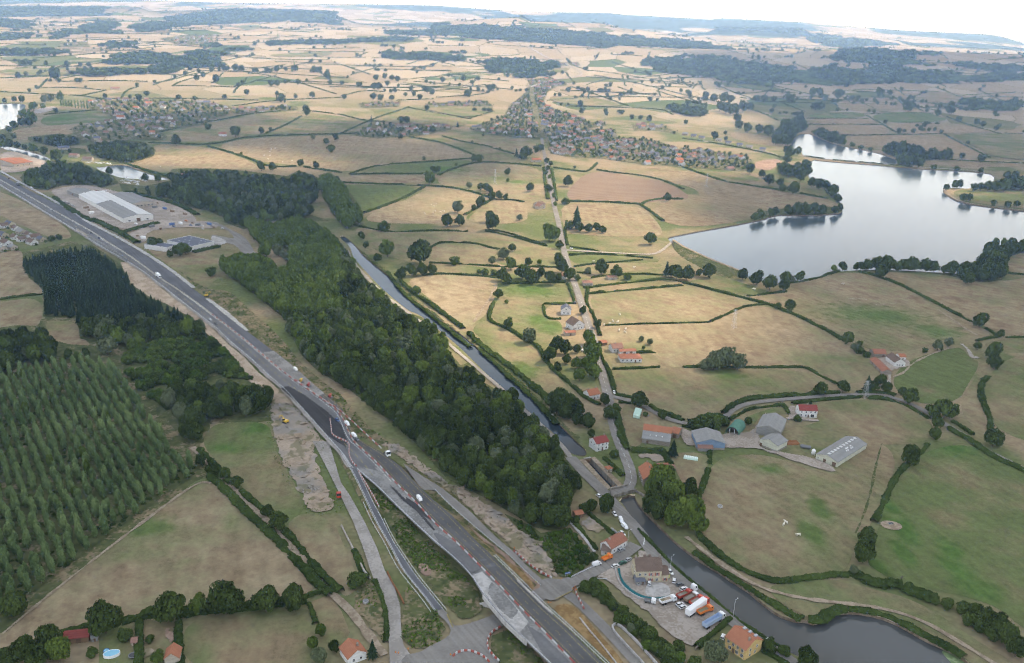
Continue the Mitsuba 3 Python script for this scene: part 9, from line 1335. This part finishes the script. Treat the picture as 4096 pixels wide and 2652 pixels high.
def chain(name, p, step, shapes, z, where, run=1):
    p = np.asarray(p, float)
    if p.shape[1] == 2:
        p = np.column_stack([p, np.zeros(len(p))])
    q = resample(chaikin(p), step)
    for i in range(len(q) - 1):
        c, d = (q[i] + q[i + 1]) / 2, q[i + 1] - q[i]
        key = numbered(name)
        k = (i // run) % 2
        reuse(key, shapes[k], place(c[0], c[1], c[2] + z, math.degrees(math.atan2(d[1], d[0]))))
        tag(key, f"{('red', 'white')[k]} {'long' if step > 3 else 'small'} barrier block {where}", "barrier", f"{('red', 'white')[k]} blocks {where}")


iA = int(np.argmin(np.linalg.norm(med[:, :2] - np.array(MEDSTART), axis=1)))
chain("barrier_block", med[iA:] - [0, 0, 0], 4.15, (RB, WB), .12, "in the line between live and closed carriageway")
Z3 = lambda k, z: np.column_stack([np.array(LINES[k]), np.full(len(LINES[k]), z)])
chain("plastic_barrier", Z3("chainA", 1.6), 1.35, (SR, SW), 0.1, "in the row along the top of the exit ramp")
chain("plastic_barrier", Z3("chainB", .6), 1.4, (SR, SW), .1, "in the row at the end of the earth bank")
chain("plastic_barrier", Z3("chainC", .8), 1.4, (SR, SW), 0, "in the arc round the traffic island at the bottom edge")
chain("plastic_barrier", Z3("chainD", .8), 1.5, (SR, SW), 0, "in the curved row right of the lower junction")
chain("plastic_barrier", Z3("chainE", 1.78), 1.4, (SR, SW), 0.05, "in the row across the black asphalt wedge")
chain("barrier_block", Z3("chainF", 1.8), 4.4, (RB, WB), 0.05, "along the right edge of the highway by the earth bank")
chain("plastic_barrier", Z3("chainG", .7), 1.6, (SR, SW), 0, "in the row beside the east junction")


def rail(name, p, z, lab, side=0.0):
    q = resample(chaikin(np.asarray(p, float)), 4.0)
    if q.shape[1] == 2:
        q = np.column_stack([q, np.zeros(len(q))])
    q = q + np.column_stack([normals2(q) * side, np.zeros(len(q))])
    key = numbered(name)
    put(key + "__beam", wallband(q, .12, .34, z + .45), "m_p_steel")
    put(key + "__post", cat(*[box(a[0] - .07, a[0] + .07, a[1] - .07, a[1] + .07, a[2] + z - .3, a[2] + z + .5) for a in q]), "m_p_steel")
    tag(key + "__post", kind="stuff")
    tag(key, lab, "guard rail")


rail("guard_rail", hw["right"][ns:], .05, "steel guard rail along the right edge of the overbridge carriageway", -0.5 * side_of(hw["right"], med))
rail("guard_rail", hw["right"][ns:], .06, "second steel rail just outside the first beside the overbridge carriageway", -1.6 * side_of(hw["right"], med))
rail("guard_rail", hw["old_left"], .05, "steel guard rail along the stripped carriageway", -0.4 * side_of(hw["old_left"], med))
rail("guard_rail", hw["left"], .03, "steel guard rail along the left edge of the highway", -0.5 * side_of(hw["left"], med))
rail("guard_rail", hw["ramp_l"], .03, "steel guard rail on the left of the exit ramp", -0.5 * side_of(hw["ramp_l"], hw["ramp_r"]))
rail("guard_rail", hw["ramp_l"][3:], .03, "outer rail left of the exit ramp", -2.2 * side_of(hw["ramp_l"], hw["ramp_r"]))
rail("guard_rail", hw["ramp_r"][4:], .03, "steel guard rail on the right of the exit ramp", -0.5 * side_of(hw["ramp_r"], hw["ramp_l"]))
rail("guard_rail", hw["slip_l"][1:], .05, "guard rail along the left of the climbing slip road", -0.4 * side_of(hw["slip_l"], hw["slip_r"]))
rail("railing", np.column_stack([LINES["railing"], np.full(3, .5)]), .1, "thin railing beside the road to the quay, on the bramble side"); rail("railing", np.column_stack([LINES["railing2"], np.full(4, .5)]), .1, "thin railing above the shrub slope on the way to the quay")
# overbridge: deck edge beams, abutment walls
for nm_, line, lab in (("bridge_parapet", BRIDGE_E, "white concrete parapet on the right side of the overbridge"), ("bridge_parapet", np.array(LINES["deckW"]), "pale concrete edge beam on the left side of the overbridge")):
    key = numbered(nm_)
    put(key, wallband(np.array(line), .5, 2.1, -1.3 if line.shape[1] > 2 else 4.9, 5), "m_concrete"); tag(key, lab, "parapet")
ud = resample(under, 2.0)
un = normals2(ud)
rr = hw["right"]; ol = hw["old_left"]
inside = [i for i, a in enumerate(ud) if sg.Polygon(np.vstack([rr[ns:, :2], ol[::-1, :2]])).buffer(1.5).contains(sg.Point(a))]
if inside:
    s_, e_ = inside[0], inside[-1]
    for s in (-1, 1):
        a_, b__ = ud[s_] + un[s_] * 6.2 * s, ud[e_] + un[e_] * 6.2 * s
        key = numbered("abutment")
        put(key, wallband(np.array([a_, b__]), .8, 5.9, 0, 4), "m_concrete"); tag(key, "concrete abutment wall under the overbridge, " + ("bramble side" if s > 0 else "ditch side"), "abutment")
        for e0, d0 in ((a_, -1), (b__, 1)):
            out = (b__ - a_) / np.linalg.norm(b__ - a_) * d0
            lat = un[s_] * s
            q = np.array([e0, e0 + out * 2.0 + lat * 7])
            v = np.array([[*q[0], 0], [*q[1], 0], [*q[1], 1.2], [*q[0], 5.6]])
            put(child(key, "wing_wall"), hull(np.vstack([v, v + np.array([*(lat * .5), 0])])), "m_concrete")
put("trench_wall", wallband(np.array(LINES["U"]), .5, 1.3, .2, 3), "m_concrete"); tag("trench_wall", "white U shaped concrete wall beside the new slip road", "wall")
put("kerb_wall", wallband(np.array(LINES["wallW"]), .45, .7, .4, 3), "m_concrete"); tag("kerb_wall", "white concrete kerb along the dry grass wedge", "wall")
put("stone_wall", wallband(np.array(LINES["stonewall"]), .6, 1.0, .3, 3), "m_track"); tag("stone_wall", "low pale wall between haul road and field", "wall")
put("tarpaulin", band(LINES["teal"], 1.7, 2, 1.0, jit=1.2), "m_teal"); tag("tarpaulin", "teal sheeting laid along the curved edge of the inn terrace", "tarpaulin")
put("terrace_wall", wallband(resample(chaikin(np.array(LINES["teal"])), 2) + normals2(resample(chaikin(np.array(LINES["teal"])), 2)) * 1.5 * side_of(np.array(LINES["teal"]), np.array([[0, 200]])), .4, .9, .5, 2), "m_concrete"); tag("terrace_wall", "pale curved wall edging the teal sheeting", "wall")
put("park_wall", wallband(np.array(LINES["gate"]), .35, 1.2, .3, 3), "m_wall_stone"); tag("park_wall", "dark wall between lorry park and yellow house", "wall")
put("garden_wall", wallband(np.array(LINES["quaywall"]), .35, 1.6, .3, 3), "m_concrete"); tag("garden_wall", "white garden wall behind the parked cars at the quay", "wall")
put("sheet_piling", wallband(np.array(LINES["pipe"]), .5, 1.0, .3, 3), "m_rust"); tag("sheet_piling", "rusty steel sheet piling beside the haul road", "wall")
# noise barrier: posts and panels
q = resample(np.array(LINES["noise"]), 4.0)
for i in range(len(q) - 1):
    d = q[i + 1] - q[i]
    L = float(np.linalg.norm(d[:2]))
    to = place(q[i][0], q[i][1], .5, math.degrees(math.atan2(d[1], d[0])))
    put(child("noise_barrier", "panel"), box(.14, L - .14, -.07, .07, 0, 3.6), "m_wall_beige" if i < 9 else "m_wall_grey", to=to)
    put(child("noise_barrier", "post"), box(-.13, .13, -.13, .13, 0, 3.9), "m_p_steel", to=to)
tag("noise_barrier", "long panelled noise barrier left of the highway above the firs", "noise barrier")
# lock bridge
A_, B_ = np.array(LINES["bridgeN"]), np.array(LINES["bridgeS"])
put("lock_bridge__deck", strip(A_, B_, 10, 1.15), "m_lane")
for i, l in enumerate((A_, B_)):
    put(child("lock_bridge", "parapet"), wallband(l, .4, 2.0, .1, 3), "m_stone")
put("lock_bridge__abutment", wallband(np.array([B_[-1], B_[-1] + (B_[-1] - A_[-1])]), .8, 3.2, -2, 3), "m_stone")
tag("lock_bridge", "old stone road bridge over the canal below the lock", "bridge")

# ------------------------------------------------------------------ small things
def lamp_post(key, x, y, lab, h=8.0, deg=0.0):
    to = place(x, y, .5, deg)
    put(key + "__pole", tube((0, 0, 0), (0, 0, h), .11, 6, .06), "m_p_steel", to=to)
    put(key + "__arm", tube((0, 0, h - .1), (1.3, 0, h + .25), .05, 5), "m_p_steel", to=to)
    put(key + "__lamp_head", hull([(1.2, -.14, h + .2), (1.2, .14, h + .2), (1.9, -.1, h + .3), (1.9, .1, h + .3), (1.2, 0, h + .4)]), "m_p_white", to=to)
    tag(key, lab, "street lamp")


for k, lab in (("lamp1", "tall street lamp at the corner of the white quay house"), ("lamp2", "street lamp behind the inn beside the canal road"), ("lamp3", "street lamp at the corner of the lorry park")):
    lamp_post(numbered("street_lamp"), *SPOT[k], lab, 8.5, 40)


def pylon(x, y, h, lab):
    key = numbered("pylon")
    z = float(hill_height(x, y)) if y > FAR else 0.3
    legs = [((sx * 1.7, sy * 1.7, 0), (sx * .35, sy * .35, h)) for sx, sy in ((-1, -1), (1, -1), (1, 1), (-1, 1))]
    to = place(x, y, z, 20)
    for a, b in legs:
        put(child(key, "leg"), tube(a, b, .09, 4), "m_p_steel", to=to)
    br = []
    for lv in range(7):
        f0, f1 = lv / 7, (lv + 1) / 7
        for i in range(4):
            (a0, b0), (a1, b1) = legs[i], legs[(i + 1) % 4]
            p0 = np.array(a0) * (1 - f0) + np.array(b0) * f0; p1 = np.array(a1) * (1 - f1) + np.array(b1) * f1
            br.append(tube(p0, p1, .045, 3))
    put(key + "__lattice", cat(*br), "m_p_steel", to=to)
    for hz, w in ((h * .8, 3.4), (h * .97, 2.4)):
        put(child(key, "cross_arm"), cat(tube((-w, 0, hz), (w, 0, hz), .07, 4), tube((-w, 0, hz), (0, 0, hz + 1), .05, 4), tube((w, 0, hz), (0, 0, hz + 1), .05, 4)), "m_p_steel", to=to)
    tag(key, lab, "pylon")


for k, h, lab in (("pylon1", 17, "slender steel lattice mast in the straw field below the lake"), ("pylon2", 24, "lattice pylon in the pale field left of the straight road"), ("pylon3", 24, "lattice pylon on the brown field left of the lake"), ("pylon4", 13, "small mast beside the bend of the farm lane")):
    pylon(*SPOT[k], h, lab)
# cows
import manifold3d as mf


def limb(chain_):
    out = []
    for (p0, r0), (p1, r1) in zip(chain_[:-1], chain_[1:]):
        out.append(mf.Manifold.batch_hull([mf.Manifold.sphere(r0, 10).translate(p0), mf.Manifold.sphere(r1, 10).translate(p1)]))
    return out


def body_mesh(chains, fine, n=6):
    m = mf.Manifold.batch_boolean([q for c in chains for q in limb(c)], mf.OpType.Add).refine_to_length(fine)
    me = m.to_mesh()
    t_ = trimesh.Trimesh(me.vert_properties[:, :3], me.tri_verts)
    trimesh.smoothing.filter_taubin(t_, iterations=n)
    return t_


def cow_chains(g):
    head = [((.95, 0, 1.25), .2), ((1.3, 0, 1.3 - g * .4), .15), ((1.6, 0, 1.2 - g * .75), .1)]
    c = [[((-.85, 0, 1.12), .34), ((-.2, 0, 1.05), .42), ((.5, 0, 1.08), .38), ((.95, 0, 1.2), .24)], head, [((-1.1, 0, 1.3), .05), ((-1.2, 0, .8), .035), ((-1.2, 0, .5), .06)]]
    for s in (-1, 1):
        c += [[((.6, s * .2, .9), .17), ((.62, s * .22, .5), .09), ((.6, s * .22, .05), .075)], [((-.8, s * .22, .95), .22), ((-.72, s * .24, .55), .1), ((-.88, s * .24, .42), .08), ((-.85, s * .24, .05), .075)],
              [((1.25, s * .1, 1.45 - g * .35), .04), ((1.22, s * .3, 1.42 - g * .35), .05)]]
    return c


COW = [mikit.ply(body_mesh(cow_chains(g), .12), "m_cow", smooth=True) for g in (0.2, 1.1)]
for i, (x, y) in enumerate(COWS):
    key = numbered("cow")
    reuse(key, COW[i % 2], place(x, y, .1 if y < FAR else 0, float(rng.uniform(0, 360)), 1.15))
    m = min(MARKS, key=lambda q: math.hypot(MARKS[q][0] - x, MARKS[q][1] - y))
    tag(key, "white cow in the pasture closest to " + m, "cow", "white cows closest to " + m)
# people
def person(key, x, y, z, deg, lab):
    b = body_mesh([[((0, 0, .95), .15), ((0, 0, 1.15), .14), ((0, 0, 1.4), .16), ((0, 0, 1.55), .06), ((0, 0, 1.62), .055)], [((0, 0, 1.62), .08), ((.01, 0, 1.7), .1)],
                   *[[((0, s * .1, .95), .1), ((.03 * s, s * .11, .5), .065), ((.05 * s, s * .12, .06), .05), ((.05 * s + .14, s * .13, .04), .04)] for s in (-1, 1)],
                   *[[((0, s * .2, 1.43), .06), ((.03, s * .27, 1.15), .045), ((.15, s * .24, .95), .035), ((.2, s * .22, .88), .04)] for s in (-1, 1)]], .05)
    to = place(x, y, z, deg)
    put(key + "__body", b, "m_p_navy", to=to, smooth=True)
    put(key + "__jacket", body_mesh([[((0, 0, .98), .17), ((0, 0, 1.2), .165), ((0, 0, 1.42), .175)], *[[((0, s * .2, 1.44), .085), ((.03, s * .27, 1.15), .07)] for s in (-1, 1)]], .06), "m_p_hivis", to=to, smooth=True)
    put(key + "__head", body_mesh([[((0, 0, 1.6), .07), ((.015, 0, 1.70), .108)], [((.1, 0, 1.68), .025), ((.13, 0, 1.67), .02)]], .04), "m_p_skin", to=to, smooth=True)
    put(key + "__helmet", trimesh.intersections.slice_mesh_plane(trimesh.creation.icosphere(2, .135), (0, 0, 1), (0, 0, 0), cap=False).apply_translation((.01, 0, 1.72)), "m_p_white", to=to, smooth=True)
    tag(key, lab, "person")


person("person", *SPOT["worker"], .72, 200, "worker in a yellow jacket and white helmet at the slip road end")
person("person_001", *SPOT["worker2"], .72, 120, "person in a yellow jacket beside the inn wing, nearer the canal"); person("person_002", *SPOT["worker3"], .72, 300, "person in a yellow jacket beside the inn wing, nearer the terrace")
# boats
for i, (x, y) in enumerate(BOATS):
    s = 1.0 if i == 0 else 0.9 + .5 * rng.random()
    key = numbered("cabin_boat")
    to = place(x, y, -.6, 118 if i == 0 else float(rng.uniform(-40, 20)), s)
    put(key + "__hull", hull([(-3.4, -1.1, .8), (-3.4, 1.1, .8), (1.2, -1.2, .9), (1.2, 1.2, .9), (3.8, 0, 1.15), (-3.2, -.8, -.2), (-3.2, .8, -.2), (1, -.8, -.2), (1, .8, -.2), (3, 0, -.1)]), "m_p_white", to=to)
    put(key + "__cabin", hull([(-1.6, -.85, .9), (-1.6, .85, .9), (1.6, -.75, .95), (1.6, .75, .95), (-1.4, -.75, 1.8), (-1.4, .75, 1.8), (.8, -.6, 1.75), (.8, .6, 1.75)]), "m_p_white" if i % 3 else "m_p_barrier_white", to=to)
    put(key + "__window", cat(box(-1.2, .7, -.83, .83, 1.25, 1.55)), "m_p_glass", to=to)
    put(key + "__cockpit", box(-3.1, -1.7, -.8, .8, .85, .93), "m_p_blue" if i % 2 else "m_p_grey", to=to)
    tag(key, "white cabin boat moored alone on the canal above the lock" if i == 0 else ("white boat moored on the far quay of the canal basin" if i < 9 else "white boat moored or laid up on the near quay of the canal basin"), "boat", None if i == 0 else "boats of the far quay" if i < 9 else "boats of the near quay")
# containers and pallets in the yards
for i, (x, y) in enumerate(BOXES):
    key = numbered("storage_container" if i % 3 else "pallet_stack")
    L = 6.0 if i % 3 else 2.4
    to = place(x, y, .6, float(rng.choice([-40, 50])) + rng.normal(0, 5))
    if i % 3:
        put(key + "__body", box(-L / 2, L / 2, -1.2, 1.2, 0, 2.5), ("m_p_blue", "m_p_white", "m_p_brown", "m_p_grey")[i % 4], to=to)
        for q in range(9):
            put(child(key, "rib"), box(-L / 2 + .5 + q * .6, -L / 2 + .62 + q * .6, -1.25, 1.25, .1, 2.4), ("m_p_blue", "m_p_white", "m_p_brown", "m_p_grey")[i % 4], to=to)
    else:
        for q in range(5):
            put(child(key, "pallet"), box(-1.2, 1.2, -.8, .8, q * .3, q * .3 + .2), "m_timber", to=to)
    tag(key, f"{('blue', 'white', 'brown', 'grey')[i % 4] + ' storage container' if i % 3 else 'stack of pallets'}, {(str(i + 1) + 'th ') if i > 2 else ('first ', 'second ', 'third ')[i]}item counted from the left in the depot yards", "container" if i % 3 else "pallets")
# bales
b0, b1, b2 = (np.array(SPOT[k]) for k in ("bale0", "bale1", "bale2"))
BALE = mikit.ply(tube((-.62, 0, .62), (.62, 0, .62), .62, 12), "m_p_mint", smooth=30)
u, v_ = (b1 - b0), (b2 - b1)
nu_, nv = 4, 8
for i in range(nu_):
    for j in range(nv):
        for k in range(2):
            key = numbered("wrapped_bale")
            c = b0 + u * (i + .5) / nu_ + v_ * (j + .5) / nv
            reuse(key, BALE, place(c[0], c[1], .1 + 1.16 * k, math.degrees(math.atan2(u[1], u[0])), .98))
            tag(key, f"pale green wrapped bale in the {'upper' if k else 'lower'} layer of the stack by the farm lane", "bale", f"bales of the {'upper' if k else 'lower'} layer")
c1, c2 = np.array(SPOT["clamp1"]), np.array(SPOT["clamp2"])
d = c2 - c1
put("silage_clamp__sheet", hull([(0, 0, .1), (np.linalg.norm(d), 0, .1), (np.linalg.norm(d), 4.2, .1), (0, 4.2, .1), (.4, .6, 1.0), (np.linalg.norm(d) - .4, .6, 1.0), (np.linalg.norm(d) - .4, 3.6, 1.0), (.4, 3.6, 1.0)]), "m_p_mint", to=place(*c1, .1, math.degrees(math.atan2(d[1], d[0]))))
for i in range(8):
    put(child("silage_clamp", "weight"), box(i * .125 * np.linalg.norm(d) + .5, i * .125 * np.linalg.norm(d) + .8, .7, 3.5, 1.0, 1.12), "m_p_white", to=place(*c1, .1, math.degrees(math.atan2(d[1], d[0]))))
tag("silage_clamp", "long low pale green covered clamp on the pasture", "clamp")
put("feeding_ring", trimesh.creation.annulus(1.15, 1.3, .9).apply_translation((0, 0, .5)), "m_p_steel", to=place(*SPOT["ring"], .1)); tag("feeding_ring", "round grey feeding ring lying in the brown pasture", "feeder")
put("muck_heap", hull(rng.normal(size=(60, 3)) * [1, 1, .3] / 1.0 * 1.0).apply_scale((2.2, 1.6, 1.0)), "m_rust", to=place(*SPOT["muck"], .3)); tag("muck_heap", "brown muck heap beside the pale gabled barn", "heap")
put("water_tank", trimesh.creation.capsule(height=4.5, radius=1.2, count=[12, 12]).apply_transform(trimesh.transformations.rotation_matrix(math.pi / 2, (0, 1, 0))).apply_translation((0, 0, 1.2)), "m_p_grey", to=place(*SPOT["tank"], .1, 160), smooth=40); tag("water_tank", "grey cylindrical tank lying between two barns", "tank")
# pool garden
p0, p1 = np.array(SPOT["pool0"]), np.array(SPOT["pool1"])
pl = float(np.linalg.norm(p1 - p0)); pdeg = math.degrees(math.atan2(*(p1 - p0)[::-1]))
ov = sg.Point(0, 0).buffer(1, 16)
oval = lambda a, b: shapely.affinity.scale(ov, a, b)
put("swimming_pool__wall", trimesh.creation.extrude_polygon(oval(pl / 2, 2.1).difference(oval(pl / 2 - .15, 1.95)), 1.2, engine="earcut"), "m_p_white", to=place(*((p0 + p1) / 2), .1, pdeg))
put("swimming_pool__water", flat(oval(pl / 2 - .14, 1.96), 1.05), "m_p_skyblue", to=place(*((p0 + p1) / 2), .1, pdeg))
put("swimming_pool__ladder", cat(tube((pl / 2 - .2, -.3, 0), (pl / 2 - .2, -.3, 1.7), .04), tube((pl / 2 - .2, .3, 0), (pl / 2 - .2, .3, 1.7), .04), box(pl / 2 - .25, pl / 2 - .1, -.3, .3, .6, .66)), "m_p_white", to=place(*((p0 + p1) / 2), .1, pdeg))
tag("swimming_pool", "oval blue above ground pool in the garden at the bottom left", "pool")
put("paddling_pool__wall", trimesh.creation.annulus(1.05, 1.2, .6).apply_translation((0, 0, .3)), "m_p_blue", to=place(*SPOT["ppool"], .1)); put("paddling_pool__water", flat(sg.Point(0, 0).buffer(1.06), .5), "m_p_skyblue", to=place(*SPOT["ppool"], .1)); tag("paddling_pool", "small round blue paddling pool beside the oval one", "pool")
put("trampoline__mat", flat(sg.Point(0, 0).buffer(1.5), .8), "m_p_black", to=place(*SPOT["tramp"], .1)); put("trampoline__rim", trimesh.creation.annulus(1.5, 1.8, .1).apply_translation((0, 0, .8)), "m_p_grey", to=place(*SPOT["tramp"], .1))
for i in range(6):
    a = i * math.pi / 3
    put(child("trampoline", "leg"), tube((1.65 * math.cos(a), 1.65 * math.sin(a), 0), (1.65 * math.cos(a), 1.65 * math.sin(a), .8), .04), "m_p_grey", to=place(*SPOT["tramp"], .1))
tag("trampoline", "dark round trampoline at the right of the oval pool", "trampoline")
for k, lab in (("lounge", "left one of two blue sun loungers on the grass"), ("lounge2", "right one of two blue sun loungers on the grass")):
    key = numbered("sun_lounger")
    put(key + "__bed", cat(box(-.35, .35, -.2, 1.3, .3, .36)), "m_p_skyblue", to=place(*SPOT[k], .1, 20)); put(key + "__backrest", hull([(-.35, -.2, .33), (.35, -.2, .33), (-.35, -.75, .8), (.35, -.75, .8), (-.35, -.2, .38), (.35, -.75, .85), (-.35, -.75, .85)]), "m_p_skyblue", to=place(*SPOT[k], .1, 20))
    for a in (-.3, .3):
        for b in (-.1, 1.2):
            put(child(key, "leg"), box(a - .03, a + .03, b - .03, b + .03, 0, .3), "m_p_white", to=place(*SPOT[k], .1, 20))
    tag(key, lab, "sun lounger")
# signs, cones, well head, rubble, dead tree
put("road_sign__board", box(-1.4, 1.4, -.04, .04, 1.5, 2.6), "m_p_blue", to=place(*SPOT["sign"], .5, 20)); put("road_sign__text_band", box(-1.2, 1.2, -.06, -.042, 1.95, 2.15), "m_p_white", to=place(*SPOT["sign"], .5, 20))
for a in (-1, 1):
    put(child("road_sign", "post"), tube((a, .06, 0), (a, .06, 2.6), .05), "m_p_steel", to=place(*SPOT["sign"], .5, 20))
tag("road_sign", "pale blue direction sign at the bramble corner of the junction", "sign")
put("well_head__basin", trimesh.creation.annulus(.9, 1.3, 1.2).apply_translation((0, 0, .6)), "m_concrete", to=place(*SPOT["wellhead"], .4)); put("well_head__cover", tube((0, 0, 1.2), (0, 0, 1.3), 1.1, 16), "m_p_grey", to=place(*SPOT["wellhead"], .4)); tag("well_head", "round concrete well head on the rough grass beside the haul road", "well")
put("gravel_island", flat(shapely.affinity.scale(sg.Point(0, 0).buffer(1), 2.6, 5.2), .72), "m_pink", to=place(*SPOT["oval"], 0, 25)); tag("gravel_island", "oval patch of rubble in the rough grass", kind="structure")
ST = [mikit.ply(hull(np.random.default_rng(i).normal(size=(14, 3)) * .35), "m_stone") for i in range(4)]
for i in range(26):
    key = numbered("broken_stone")
    reuse(key, ST[i % 4], place(SPOT["rubble"][0] + rng.normal(0, 2.2), SPOT["rubble"][1] + rng.normal(0, 2.0), .6, float(rng.uniform(0, 360)), float(rng.uniform(.7, 1.6)))); tag(key, "grey broken stone of the rubble pile beside the haul road", "stone", "stones of the rubble pile")
put("animal_trough__basin", cat(box(-1.6, 1.6, -.9, -.75, 0, .8), box(-1.6, 1.6, .75, .9, 0, .8), box(-1.6, -1.45, -.75, .75, 0, .8), box(1.45, 1.6, -.75, .75, 0, .8)), "m_stone", to=place(*SPOT["feeder"], .1, 15)); put("animal_trough__water", box(-1.45, 1.45, -.75, .75, .1, .6), "m_canal", to=place(*SPOT["feeder"], .1, 15)); tag("animal_trough", "stone drinking trough in the bright green corner of the pasture", "trough")
put("bare_ground", flat(shapely.affinity.scale(sg.Point(0, 0).buffer(1), 5.5, 4.5), .5), "m_path", to=place(*SPOT["stones"])); tag("bare_ground", "trodden bare ground round the drinking trough", kind="structure")
put("dead_tree__trunk", tube((0, 0, 0), (.3, .1, 5.5), .35, 7, .18), "m_bark", to=place(*SPOT["deadtree"]))
for i in range(5):
    a = i * 1.3
    put(child("dead_tree", "branch"), tube((.15, 0, 2.4 + .5 * i), (math.cos(a) * 1.6, math.sin(a) * 1.6, 4.2 + .5 * i), .1, 5, .03), "m_bark", to=place(*SPOT["deadtree"]))
tag("dead_tree", "bare dead tree standing in the thick pasture hedge", "tree")
CONE = mikit.ply(cat(tube((0, 0, .04), (0, 0, .75), .2, 8, .04), box(-.25, .25, -.25, .25, 0, .05)), "m_p_orange")
for i, (x, y) in enumerate(CONES):
    reuse(numbered("traffic_cone"), CONE, place(x, y, .72)); tag("traffic_cone" if i == 0 else f"traffic_cone_{i:03d}", "orange traffic cone standing at the road works junctions", "traffic cone", "traffic cones")
# earth clods and stones along the earth bank
ms = []
zone = poly(P["dirt_bank"], 0)
for x, y in scatter(zone, 2.6, rng):
    if rng.random() < .6:
        q = hull(rng.normal(size=(12, 3)) * rng.uniform(.3, .9) * np.array([1.3, 1.3, .7])); q.apply_translation((x, y, .7)); ms.append(q)
for x, y in scatter(poly(P["work_area"], 0).buffer(-2), 3.4, rng):
    if rng.random() < .35:
        q = hull(rng.normal(size=(14, 3)) * rng.uniform(.3, 1.3) * np.array([1.4, 1.4, .6])); q.apply_translation((x, y, .6)); ms.append(q)
put("earth_clods", cat(*ms), "m_dirt"); tag("earth_clods", "heaped clods and stones along the earth bank", kind="stuff")
# weeds and tufts along verges, banks and ditches
ms = []
r3 = np.random.default_rng(77)
for zone, s, sz in [(poly(P["ditch"], 0), 1.8, 1.0), (poly(P["isle"], 0), 2.0, .9), (poly(P["verge_canal"], 0), 2.2, .9), (poly(P["lawn_l"], 0), 2.4, .7), (poly(P["ditch2"], 0), 2, .8), (poly(P["dirt_bank"], 0), 5, .6), (poly(P["work_area"], 0).buffer(4).difference(poly(P["work_area"], 0).buffer(-3)), 3, .5)] + [(poly(p, 0), 5.5, 1.0) for nm, g, l, p in FIELDS if nm == "verge"]:
    pts = np.array([q for q in scatter(zone.difference(ALLWATER.buffer(.5)), s, r3) if meshkit.noise(np.array([[q[0] / 10, q[1] / 10, 0]]))[0] > .42])
    if len(pts):
        pts = np.column_stack([np.repeat(pts, 5, 0) + r3.normal(0, .5, (len(pts) * 5, 2)), r3.uniform(.5, .9, len(pts) * 5)])
        ms.append(leaves(pts, np.tile([0, 0, .7], (len(pts), 1)) + r3.normal(0, .5, (len(pts), 3)), sz * .62, r3))
put("weeds", cat(*ms), "m_leaf_lowscrub"); tag("weeds", "tall weeds on the verges and banks", kind="stuff")

# ------------------------------------------------------------------ the air
xs0, xs1, y0_, y1_, z0_, z1_ = -64000, 64000, -900, 37000, -8, 420
scene["haze"] = {"type": "cube", "to_world": T().translate([(xs0 + xs1) / 2, (y0_ + y1_) / 2, (z0_ + z1_) / 2]).scale([(xs1 - xs0) / 2, (y1_ - y0_) / 2, (z1_ - z0_) / 2]), "bsdf": {"type": "null"}, "interior": {"type": "ref", "id": "haze_air"}}
tag("haze", "thin summer haze lying over the whole country", kind="stuff")

# ------------------------------------------------------------------ the clouds whose shade lies on the country (high above the frame)
for x0, x1, y0, y1, s, h, lab in ((-900, 900, 60, 600, 170, 1100, "over the near fields"), (-1300, -135, 560, 1420, 170, 1150, "over the highway"), (360, 1500, 560, 1500, 180, 1120, "over the lake"),
                                  (-1350, 90, 1560, 2200, 180, 1180, "over the left hand village"), (820, 3000, 1700, 4500, 330, 1250, "over the right hand woods")):
    off = SUN[:2] / SUN[2] * h
    ms = []
    rc = np.random.default_rng(int(s + h + x1))
    for x, y in scatter(sg.box(x0, y0, x1, y1), s, rc):
        q = trimesh.creation.icosphere(2)
        v = np.array(q.vertices)
        v *= (0.8 + 0.5 * meshkit.fbm(v * 1.6 + x, 3, seed=int(x) % 50)[:, None])
        q.vertices = v * np.array([1, 1, 0.45]) * s * rc.uniform(0.62, 0.85) + [x + off[0], y + off[1], h + 30 + rc.uniform(0, 60)]
        ms.append(q)
    key = numbered("cloud")
    put(key, cat(*ms), "m_cloud", smooth=True)
    tag(key, "white cumulus cloud " + lab, kind="stuff")
